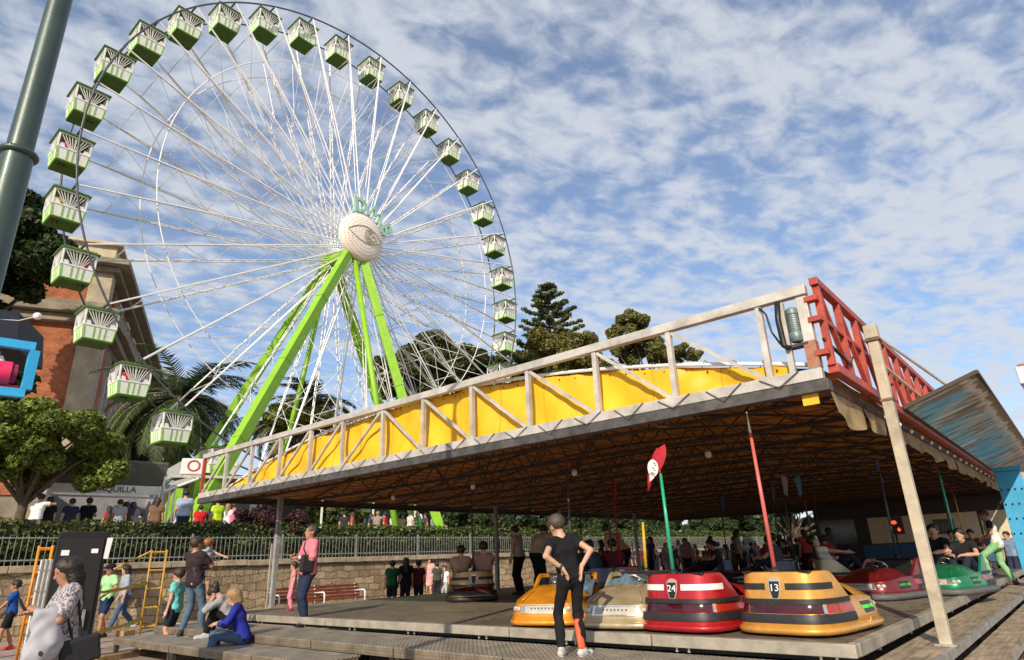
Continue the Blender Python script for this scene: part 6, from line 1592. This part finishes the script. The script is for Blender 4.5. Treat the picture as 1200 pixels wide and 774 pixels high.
# two women sitting on the steps
p = on_z(270, 738, SZ); yw = yaw_of(p, 78)
gw = person('woman in grey sweater, dark hair in a bun, crouched chin on hand', np.array([p[0], p[1], SZ]), yw, H=1.68, pelvis=(.0, -.05, .13), lean=34, head=(-6, -16), la=(-.14, .36, .52), ra=(.06, .50, .80), lp=(-.8, .2, -.6), rp=(.5, .4, -1),
    lf=(-.12, .40, -.04), rf=(.12, .36, -.04), lk=(-.1, .6, 1), rk=(.1, .6, 1), shirt=(.33, .33, .33), sleeve=1.85, trousers=(.010, .010, .012), shoe=(.45, .44, .46), hair='bun', hcol='dark', h=.012, fingers=True, face=True, curl=(.8, 1.2))
p = on_z(283, 755, LZ); yw = yaw_of(p, 84)
bw = person('blonde woman in royal blue sweater and jeans sitting on the low step', np.array([p[0], p[1], LZ]), yw, H=1.66, pelvis=(0, 0, .125), lean=16, head=(-4, -4), la=(-.10, .40, .34), ra=(.10, .42, .34), lp=(-.9, -.4, -.3), rp=(.9, -.4, -.3),
    lf=(-.12, .48, -.26), rf=(.10, .42, -.26), lk=(0, 1, .8), rk=(0, 1, .8), shirt=(.022, .03, .28), sleeve=1.75, hem=-.05, trousers=(.075, .12, .20), shoe=(.4, .4, .42), hair='bob', hcol='blond', h=.012, fingers=True, face=True, curl=(.6, .6))
P_ = joint(bw, 'pelvis')
m = MB()
for k in range(3): m.tube([P_ + np.array([.13, -.07 + .035 * k, .12]), P_ + np.array([.145, -.06 + .035 * k, .02]), P_ + np.array([.14, -.05 + .035 * k, -.06])], .010, 5)
m.build('white_stripes', WHITE, bw, local=False)

# woman with phone, close at the left
pat = bpy.data.materials.new('grey_patterned_cloth'); pat.use_nodes = True; t_, b_ = nodes_of(pat)
tcn = t_.nodes.new('ShaderNodeTexCoord'); n1 = t_.nodes.new('ShaderNodeTexNoise'); n1.inputs['Scale'].default_value = 34; n1.inputs['Detail'].default_value = 3; n1.inputs['Distortion'].default_value = 1.2; t_.links.new(tcn.outputs['Object'], n1.inputs['Vector'])
rp_ = t_.nodes.new('ShaderNodeValToRGB'); rp_.color_ramp.elements[0].position = .44; rp_.color_ramp.elements[0].color = (.10, .09, .10, 1); rp_.color_ramp.elements[1].position = .53; rp_.color_ramp.elements[1].color = (.44, .41, .42, 1)
t_.links.new(n1.outputs['Fac'], rp_.inputs[0]); t_.links.new(rp_.outputs[0], b_.inputs['Base Color']); b_.inputs['Roughness'].default_value = .85
p = on_d(80, 700, 7.8); yw = yaw_of(p, 102)
fw_ = person('woman with long dark hair and patterned top looking down at her phone', up(p, 0), yw, H=1.64, pelvis=(0, 0, .95), lean=0, head=(0, -17), la=(-.07, .25, 1.24), ra=(.07, .27, 1.22), lp=(-.8, -.5, -.7), rp=(.8, -.5, -.7),
    shirt_mat=pat, sleeve=.9, hem=-.06, trousers=(.40, .36, .36), leg='short', shoe=(.03, .03, .03), hair='long', hcol='dark', sk='tan', h=.011, fingers=True, face=True, curl=(1.2, 1.2), lf=(-.12, .1, .08), rf=(.1, -.1, .08))
w1, w2 = joint(fw_, 'wrl'), joint(fw_, 'wrr'); c = (w1 + w2) / 2 + np.array([0, .10, .05])
m = MB(); m.box(c, (.075, .018, .15), Matrix.Rotation(-.5, 3, 'X')); m.build('phone', BLACK, fw_, local=False, bevel=.004)
# spectacles
hd_ = joint(fw_, 'head')
el_ = joint(fw_, 'ell')
shm = mat('white_shawl', (.44, .44, .48), .8, var=.05, bump=.3, bscale=8, trans=.15)
F_ = Field(); e = (joint(fw_, 'ell') * .5 + w1 * .5)
for t in (-1, 0, 1): F_.bone(e + np.array([-.05 + .01 * t, .02 + .06 * t, .02]), e + np.array([-.075, .00 + .075 * t, -.28]), .045, .06, k=.07)
F_.bone(e + np.array([-.07, .05, -.28]), e + np.array([-.05, .20, -.72]), .085, .02, k=.08).bone(e + np.array([-.07, -.02, -.25]), e + np.array([-.05, .10, -.60]), .075, .03, k=.08)
local_part(fw_, 'shawl', F_, .011, shm, noise=(.008, 30))
P_ = joint(fw_, 'pelvis')
m = MB(); m.box(P_ + np.array([-.19, -.13, -.09]), (.09, .32, .23), Matrix.Rotation(-.2, 3, 'X')); bg = m.build('handbag', bagm, fw_, local=False, bevel=.025)
m = MB(); c_ = joint(fw_, 'chest'); m.tube([P_ + np.array([-.2, -.12, .03]), c_ + np.array([-.19, -.05, .02]), c_ + np.array([-.17, -.03, .13]), c_ + np.array([-.17, .06, .02]), P_ + np.array([-.17, -.06, .0])], .012, 5); m.build('strap', bagm, bg, local=False)

# teenager in green, companion, kid in blue
p = on_z(118, 748, 0); yw = yaw_of(p, 128)
teen = person('teenager in light green shirt, navy shorts and dark cap walking', up(p, 0), yw, H=1.70, lean=2, head=(10, 0), la=(-.22, .24, 1.02), ra=(.22, .20, 1.05), lp=(-1, -.4, -.5), rp=(1, -.6, -.3), lf=(-.11, .16, .08), rf=(.10, -.14, .08), shirt=(.34, .66, .30), sleeve=.75, hem=-.10, trousers=(.015, .035, .09), leg='short', shoe=(.03, .03, .03), hcol='dark', sk='tan', h=.013, fingers=True, face=True)
h0 = joint(teen, 'head'); F_ = Field(); F_.bone(h0 + np.array([0, -.02, .055]), h0 + np.array([0, .0, .055]), .108); F_.bone(h0 + np.array([0, .12, -.06]), h0 + np.array([0, .1, -.12]), .12, sub=True); F_.bone(h0 + np.array([-.04, .09, .06]), h0 + np.array([-.04, .16, .045]), .022).bone(h0 + np.array([.04, .09, .06]), h0 + np.array([.04, .16, .045]), .022, k=.05)
local_part(teen, 'cap', F_, .01, cloth((.012, .014, .03)))
q = on_z(140, 741, 0); person('woman in striped top and jeans walking behind the green shirted teen', up(q, 0), yaw_of(q, 105), H=1.70, lean=6, head=(0, 0), lf=(-.1, .30, .09), rf=(.1, -.34, .16), shirt=(.33, .37, .45), sleeve=.9, trousers=(.07, .12, .20), shoe=(.5, .5, .5), hair='long', hcol='dark', h=.015)
q = on_d(17, 700, 18.6); kid_ = person('boy in blue shirt, black shorts and red shoes at the left edge', up(q, 0), yaw_of(q, 95), H=1.40, kid=.3, head=(-10, 0), la=(-.12, .34, .98), ra=(.20, .14, .92), lf=(-.1, .20, .08), rf=(.1, -.16, .09), shirt=(.012, .07, .30), sleeve=.8, hem=-.1, trousers=(.012, .012, .012), leg='short', shoe=(.62, .05, .03), hcol='dark', sk='tan', h=.013, fingers=True, face=True)

# man in green trousers stepping onto the ride
p = on_z(1183, 686, SZ); yw = yaw_of(p, 96)
gm = person('man in mint green trousers and white vest stepping onto the ride', up(p, SZ), yw, H=1.78, pelvis=(0, .03, .945), lean=6, head=(6, -2), la=(-.16, .28, 1.06), ra=(.18, .20, 1.04), lp=(-1, -.6, .0), rp=(1, -.5, 0), lf=(-.10, .34, .23), rf=(.09, -.13, .08), fyaw=(5, -5), shirt=(.72, .70, .66), sleeve=0, hem=-.12,
    trousers=(.26, .52, .25), shoe=(.10, .06, .05), hcol='brown', sk='tan', h=.014, face=True)
sh_ = joint(gm, 'shl'); F_ = Field()
for a, b in (('shl', 'ell'), ('shr', 'elr')): A_, B_ = joint(gm, a), joint(gm, b); F_.bone(A_, A_ + (B_ - A_) * .45, .072, .062)
local_part(gm, 'dark_sleeves', F_, .014, cloth((.02, .02, .03)))

# ------------------------------------------------------------------ smaller figures
def stand(label, px, py, zb, H, phi, shirt, trousers=(.02, .025, .04), by='feet', D=None, **kw):
    if by == 'feet': p = on_z(px, py, zb)
    elif by == 'head': p = under_head(px, py, zb, H)
    else: p = on_d(px, py, D)
    kw.setdefault('h', .022)
    return person(label, up(p, zb), yaw_of(p, phi), H=H, shirt=shirt, trousers=trousers, **kw)
stand('boy in a dark green shirt seen from behind at the far edge of the floor', 459, 704, .05, 1.5, 0, (.012, .10, .035), kid=.2, ra=(.45, .25, 1.0), leg='short', by='D', D=21)
stand('woman with very long dark hair in black at the far edge of the floor', 475, 704, .05, 1.58, 10, (.012, .012, .014), hair='long', by='D', D=21.2)
stand('child in a maroon shirt beside the long haired woman in black', 490, 705, .05, 1.48, -10, (.10, .012, .02), kid=.25, by='D', D=21.4)
stand('woman in a pale pink dress standing against the stone wall', 503, 700, 0.0, 1.66, 160, (.62, .36, .36), (.62, .34, .34), leg='skirt', hair='bob', hcol='brown', D=27.5, by='D')
stand('toddler in a bright white shirt beside the wall', 521, 698, 0.0, 1.28, 170, (.78, .79, .79), (.4, .42, .42), D=27.5, by='D', kid=.5, hcol='brown')
stand('child in dark grey near the toddler in white', 512, 690, 0.0, 1.45, 20, (.06, .07, .06), D=27.2, by='D', kid=.3)
k_ = stand('child with a white backpack bending beside the wall', 537, 695, 0.0, 1.5, 95, (.40, .36, .28), (.10, .16, .26), D=27, by='D', kid=.3, lean=25)
c_ = joint(k_, 'chest'); F_ = Field(); F_.bone(c_ + np.array([0, -.15, .05]), c_ + np.array([0, -.19, -.14]), .085); local_part(k_, 'backpack', F_, .02, cloth((.7, .7, .7)))

def rider(label, car, x, shirt, H=1.68, phi=0, trousers=(.02, .025, .04), z=0.0, lean=6, y=-.36, **kw):
    c, yw = CARS[car]; s = H / 1.75
    ca_, sa_ = math.cos(yw), math.sin(yw); pos = np.array([c[0] + ca_ * x - sa_ * y, c[1] + sa_ * x + ca_ * y, DZ + z])
    d = dict(pelvis=(0, 0, .46), lean=lean, lf=(-.1, .60, .36), rf=(.1, .62, .36), lk=(-.1, .3, 1), rk=(.1, .3, 1), la=(-.12, .44, .72), ra=(.12, .44, .72), lp=(-1, -.2, -.6), rp=(1, -.2, -.6), h=.02)
    d.update(kw)
    return person(label, pos, yw + math.radians(phi), H=H, shirt=shirt, trousers=trousers, **d)
rider('rider in a pale brown shirt, back turned, left seat of the dark gold car', 'back', -.26, (.34, .24, .19), lean=-2)
rider('rider in a dusty pink shirt, back turned, right seat of the dark gold car', 'back', .26, (.36, .22, .20), lean=-4, H=1.78)
stand('person in a light shirt standing in profile left of the broad backed man', 610, 697, DZ, 1.70, 60, (.38, .33, .30), (.012, .012, .015), lean=8)
stand('broad backed man in light shirt leaning forward beside the boy in black', 632, 698, DZ, 1.74, -35, (.40, .33, .27), (.012, .012, .015), lean=28, fat=1.15, h=.018)
stand('bent over person in a tan shirt left of the green flag pole', 735, 698, DZ, 1.70, 55, (.42, .25, .14), (.015, .012, .012), lean=38, fat=1.1, h=.018, hcol='dark')
rider('rider in black jacket with sunlit face in the green car', 'green', .22, (.014, .014, .016), lean=0, head=(20, 0), h=.016, face=True)
rider('second rider in a dark coat in the green car', 'green', -.24, (.02, .018, .02), H=1.55)
rider('rider in a pale yellow shirt in the blue car', 'blue', .24, (.66, .56, .16), lean=4)
rider('rider in a brown top beside the yellow shirted rider in the blue car', 'blue', -.22, (.16, .06, .04))
rider('reclining rider in a white shirt with an arm stretched out', 'cream', .0, (.80, .76, .70), lean=-32, la=(-.1, .62, .72), ra=(.14, .60, .74), h=.016, face=True)
rider('rider in a dark denim jacket behind the orange car', 'navy1', .0, (.05, .08, .13), lean=14)
rider('rider in a checked shirt in the shaded navy car', 'navy3', .0, (.10, .10, .12))
rider('rider in a burgundy shirt in the shaded maroon car', 'maroon2', .0, (.13, .02, .03))
rider('rider in a dark red jacket in the shaded gold car', 'gold4', .0, (.20, .03, .03))
for key, col_, lab in (('maroon5', (.09, .10, .13), 'rider in slate blue in the far maroon car'), ('navy6', (.30, .05, .04), 'rider in a rust red shirt in the far navy car'), ('green7', (.42, .40, .38), 'rider in a pale shirt in the far green car'), ('red8', (.32, .04, .04), 'rider in a red shirt before the control booth')):
    rider(lab, key, .2, col_); rider(lab.replace('rider in', 'passenger beside the rider in'), key, -.22, (.05, .05, .06), H=1.6)
# denim cloth draped over the champagne car and the orange car
den = mat('denim_cloth', (.10, .155, .20), .8, var=.2, vscale=12, bump=.3)
for key, lab, x0 in (('champ', 'blue grey jacket draped across the cockpit of the champagne car', -.1), ('orange', 'blue grey jacket bunched on the orange car beside the boy', -.25)):
    c, yw = CARS[key]; ca_, sa_ = math.cos(yw), math.sin(yw)
    o_ = empty('draped_jacket', (c[0], c[1], DZ), yw, lab, 'jacket')
    P = []
    for i in range(26):
        u = i / 25; row = []
        for j in range(16):
            v = j / 15
            x = (-.12 + .52 * u) if key == 'champ' else (-.50 + .36 * u); y = -.34 + .50 * v + .06 * math.sin(5 * u)
            z = (.49 if key == 'champ' else .48) + (.10 * math.sin(math.pi * min(1, u * 1.1)) ** .8) * (1 - .75 * (v - .45) ** 2 * 4) + .022 * math.sin(13 * u + 5 * v) + .014 * math.sin(29 * u - 9 * v) - .10 * max(0, v - .7) * 3
            row.append((x, y, z))
        P.append(row)
    m = MB(); m.grid(P); m.grid([[(x, y, z - .02) for x, y, z in r_] for r_ in P], flip=True); m.build('cloth', den, o_, smooth=True, local=False)
# dark figures standing at the back of the floor
back = [(660, 640, 1.70, (.04, .04, .05)), (688, 645, 1.60, (.10, .02, .02)), (757, 636, 1.72, (.03, .03, .04)), (777, 641, 1.65, (.02, .03, .06)), (792, 642, 1.55, (.09, .03, .03)), (806, 634, 1.85, (.30, .17, .15)), (832, 642, 1.6, (.12, .12, .12)), (850, 640, 1.65, (.45, .42, .42)), (868, 644, 1.6, (.05, .05, .06)), (884, 640, 1.68, (.12, .12, .15)), (906, 641, 1.66, (.70, .68, .68)), (921, 638, 1.72, (.03, .03, .04)), (936, 634, 1.8, (.05, .02, .02)), (955, 641, 1.6, (.28, .03, .03)), (976, 643, 1.6, (.07, .06, .05)), (1068, 640, 1.6, (.10, .03, .04))]
blab = ['dark clothed', 'dull red shirted', 'black shirted', 'navy shirted', 'brown red shirted', 'broad pinkish shirted', 'grey shirted', 'pale grey shirted', 'charcoal shirted', 'slate shirted', 'white shirted', 'tall black shirted', 'tall maroon shirted', 'scarlet shirted', 'dun shirted', 'plum shirted']
for i, (px, py, H, c) in enumerate(back):
    p = on_y(px, py, 29.3 + (i * 37 % 7) * .35)
    person(blab[i] + ' onlooker standing in the shade at the back of the ride', up(p, .02), yaw_of(p, (i * 67) % 360), H=H + .10, shirt=c, trousers=(.015, .016, .02), h=.026, group='onlookers at the back of the ride', hair='long' if i % 3 == 1 else 'short', fat=1.2 if i == 5 else 1)
for px, py, c, lab in ((1183, 640, (.20, .30, .45), 'person in a light blue shirt behind the man in green trousers'), (1194, 641, (.35, .10, .08), 'person in brick red by the blue pillar')):
    p = on_d(px, py, 27); person(lab, up(p, .1), yaw_of(p, 150), H=1.65, shirt=c, h=.024)

# crowd on the terrace behind the hedge (copies of a few figures, each with its own clothes)
protos = []
for k, kw in enumerate((dict(), dict(hair='long'), dict(la=(-.1, .3, 1.2), ra=(.1, .3, 1.2)), dict(lean=10, hair='bob'), dict(ra=(.15, .32, 1.45), lean=4), dict(hair='pony', twist=15))):
    protos.append(person('x', (0, 0, -50 - k), 0, H=1.75, h=.024, **kw))
def recolour(o, c):
    o.material_slots[0].link = 'OBJECT'; o.material_slots[0].material = c
used = set()
def extra(label, k, pos, yaw, H, shirt, trousers, hcol, sk, group):
    if k not in used: used.add(k); r_ = protos[k]
    else: r_ = copy_tree(protos[k])
    r_.location = Vector([float(v) for v in pos]); r_.rotation_euler = (0, 0, yaw); r_.scale = (H / 1.75,) * 3
    r_['label'] = label; r_['category'] = 'person'; r_['group'] = group
    for ch in KIDS[r_]:
        b = ch.name.split('.')[0]
        m_ = {'shirt': cloth(shirt), 'trousers': cloth(trousers), 'hair': hairm(hcol), 'body': skin(sk), 'shoe': cloth((.05, .05, .05))}.get(b)
        if m_: recolour(ch, m_)
    return r_
crowd = [ # px, py(head top), height, shirt, hair, phi, pose, label
 (48, 578, 1.72, (.75, .74, .72), 'dark', -40, 4, 'person in a white shirt leaning towards someone in black behind the hedge'),
 (60, 582, 1.70, (.010, .010, .012), 'dark', 30, 0, 'person in black beside the person in white behind the hedge'),
 (86, 584, 1.70, (.035, .035, .075), 'brown', 20, 0, 'person in a slate navy shirt under the street tree'),
 (106, 583, 1.76, (.012, .010, .012), 'dark', -20, 2, 'heavyset person in black holding something under the street tree'),
 (129, 593, 1.30, (.35, .08, .06), 'dark', 40, 1, 'child in a red striped top by the kiosk'),
 (142, 585, 1.66, (.34, .36, .38), 'dark', 0, 0, 'person in a light grey shirt queuing at the kiosk'),
 (150, 587, 1.62, (.04, .04, .05), 'dark', 10, 3, 'person in dark clothes queuing at the kiosk'),
 (157, 588, 1.62, (.26, .25, .42), 'brown', 20, 1, 'person in a violet striped top at the kiosk counter'),
 (165, 600, 1.10, (.05, .05, .06), 'dark', 0, 0, 'child in black just peeking over the hedge by the kiosk'),
 (186, 583, 1.70, (.17, .10, .06), 'brown', -30, 5, 'person in brown with a round bag at the kiosk corner'),
 (219, 574, 1.80, (.33, .40, .50), 'dark', 0, 0, 'man in a light blue shirt seen from behind by the green column'),
 (236, 592, 1.45, (.60, .02, .02), 'dark', 10, 0, 'person in a bright red shirt behind the hedge'),
 (249, 594, 1.40, (.05, .05, .06), 'dark', 0, 3, 'child in dark clothes between the red and lime shirts'),
 (257, 584, 1.62, (.50, .72, .03), 'dark', 30, 0, 'person in a lime yellow shirt under the canopy corner'),
 (268, 590, 1.55, (.74, .72, .74), 'blond', -20, 1, 'person in white under the canopy corner'),
 (274, 589, 1.58, (.66, .15, .28), 'brown', -60, 4, 'person in a pink shirt bending under the canopy corner'),
 (289, 594, 1.50, (.10, .32, .36), 'dark', 20, 2, 'person in a teal shirt near the purple shrub'),
]
cols = [(.03, .03, .05), (.45, .10, .08), (.6, .6, .62), (.05, .07, .14), (.28, .24, .2), (.5, .04, .04), (.72, .7, .7), (.42, .30, .18), (.62, .58, .6), (.10, .28, .10), (.06, .05, .06), (.30, .34, .42), (.70, .68, .66), (.2, .05, .08), (.45, .5, .15), (.16, .12, .10)]
names_ = ['charcoal', 'brick red', 'pale grey', 'dark navy', 'khaki', 'scarlet', 'bright white', 'sandy brown', 'pearl grey', 'forest green', 'black', 'steel blue', 'cream white', 'wine red', 'olive yellow', 'dark brown']
for i in range(16):
    crowd.append((404 + i * 9.6, 599 + (i * 5 % 4), 1.55 + (i * 7 % 5) * .05, cols[i], ('dark', 'brown', 'dark', 'grey', 'blond')[i % 5], (i * 83) % 360, i % 6, 'person in %s among the crowd behind the hedge beneath the canopy' % names_[i]))
for i, (px, py, H, sh, hc_, phi, k, lab) in enumerate(crowd):
    p = under_head(px, py, TZ, H)
    D = np.hypot(p[0], p[1]); Dm = abs((WX - 1.4) / (p[0] / D))
    if D < Dm: p = on_d(px, py, Dm + .1)
    zb = max(TZ - .25, on_d(px, py, np.hypot(p[0], p[1]))[2] - H) if D < Dm else TZ
    extra(lab, k, up(p, zb if zb < TZ else TZ), yaw_of(p, phi), H, sh, cols[(i * 5) % 16] if i % 2 else (.03, .04, .07), hc_, 'tan' if i % 3 == 0 else 'fair', 'crowd behind the hedge')
dk_ = [(.03, .03, .04), (.06, .05, .05), (.10, .03, .03), (.03, .05, .09), (.12, .11, .10), (.20, .16, .14), (.05, .08, .06), (.30, .28, .27)]  # dark clothes put the deep shade under the roof into the crowd's colours
for i in range(34):
    px = 655 + i * 9.3 + (i * 13 % 5); p = on_y(px, 640, 28.9 + (i * 29 % 11) * .28)
    extra('dark silhouetted onlooker packed in the crowd behind the shaded cars', (i * 5) % 6, up(p, .05 + (i * 17 % 4) * .10), yaw_of(p, (i * 71) % 360), 1.5 + (i * 31 % 9) * .045, dk_[i % 8], dk_[(i * 3) % 8], ('dark', 'brown', 'dark', 'grey')[i % 4], 'tan' if i % 2 else 'fair', 'crowd behind the shaded cars')
for i, (px, y_, c, lab) in enumerate(((668, 22, (.05, .05, .07), 'person in dark clothes standing among the cars behind the boy in black'), (706, 19, (.16, .04, .04), 'person in a wine red top standing among the shaded cars'), (765, 21, (.04, .05, .09), 'person in dark blue standing right of the green pole'), (806, 20, (.30, .18, .15), 'stout person in a pink brown shirt among the shaded cars'), (836, 22, (.10, .10, .11), 'person in grey leaning among the shaded cars'), (868, 19, (.25, .24, .24), 'person in a pale grey top left of the pink pole'), (916, 22, (.06, .05, .05), 'person in black right of the pink pole'), (948, 20, (.34, .05, .04), 'person in a bright red top in the shade'), (978, 22, (.07, .06, .06), 'person in dark brown near the control booth'))):
    p = on_y(px, 660, y_); extra(lab, (i * 2 + 3) % 6, up(p, DZ - .22 if False else DZ), yaw_of(p, 20 + i * 50), 1.32 + .06 * (i % 3), c, (.02, .02, .025), 'dark', 'tan', 'people among the shaded cars')
# riders in a few gondolas
for j, (gi, k, c, x, y) in enumerate(((3, 1, (.6, .08, .06), .2, .3), (4, 0, (.55, .35, .1), .25, -.3), (5, 3, (.6, .12, .15), .2, -.25), (6, 2, (.3, .06, .08), .2, .2), (1, 0, (.6, .05, .05), .25, -.2), (21, 1, (.55, .06, .08), .2, -.4), (16, 0, (.5, .1, .3), .2, .2))):
    g_ = GPOS[gi]; extra('passenger in %s inside the %s gondola counted from the lowest one on the left' % (('red', 'ochre', 'pink red', 'dark red', 'scarlet', 'crimson', 'magenta')[j], ORD[gi + 1] if gi + 1 <= 20 else 'twenty second'), k, (g_[0] + x, g_[1] + y, g_[2] - .74), math.pi / 2 * (1 if j % 2 else -1), 1.30, c, (.05, .05, .07), 'dark', 'fair', 'passengers in the gondolas')
for k, r_ in enumerate(protos):
    if k not in used:
        for ch in KIDS[r_]: bpy.data.objects.remove(ch)
        bpy.data.objects.remove(r_)
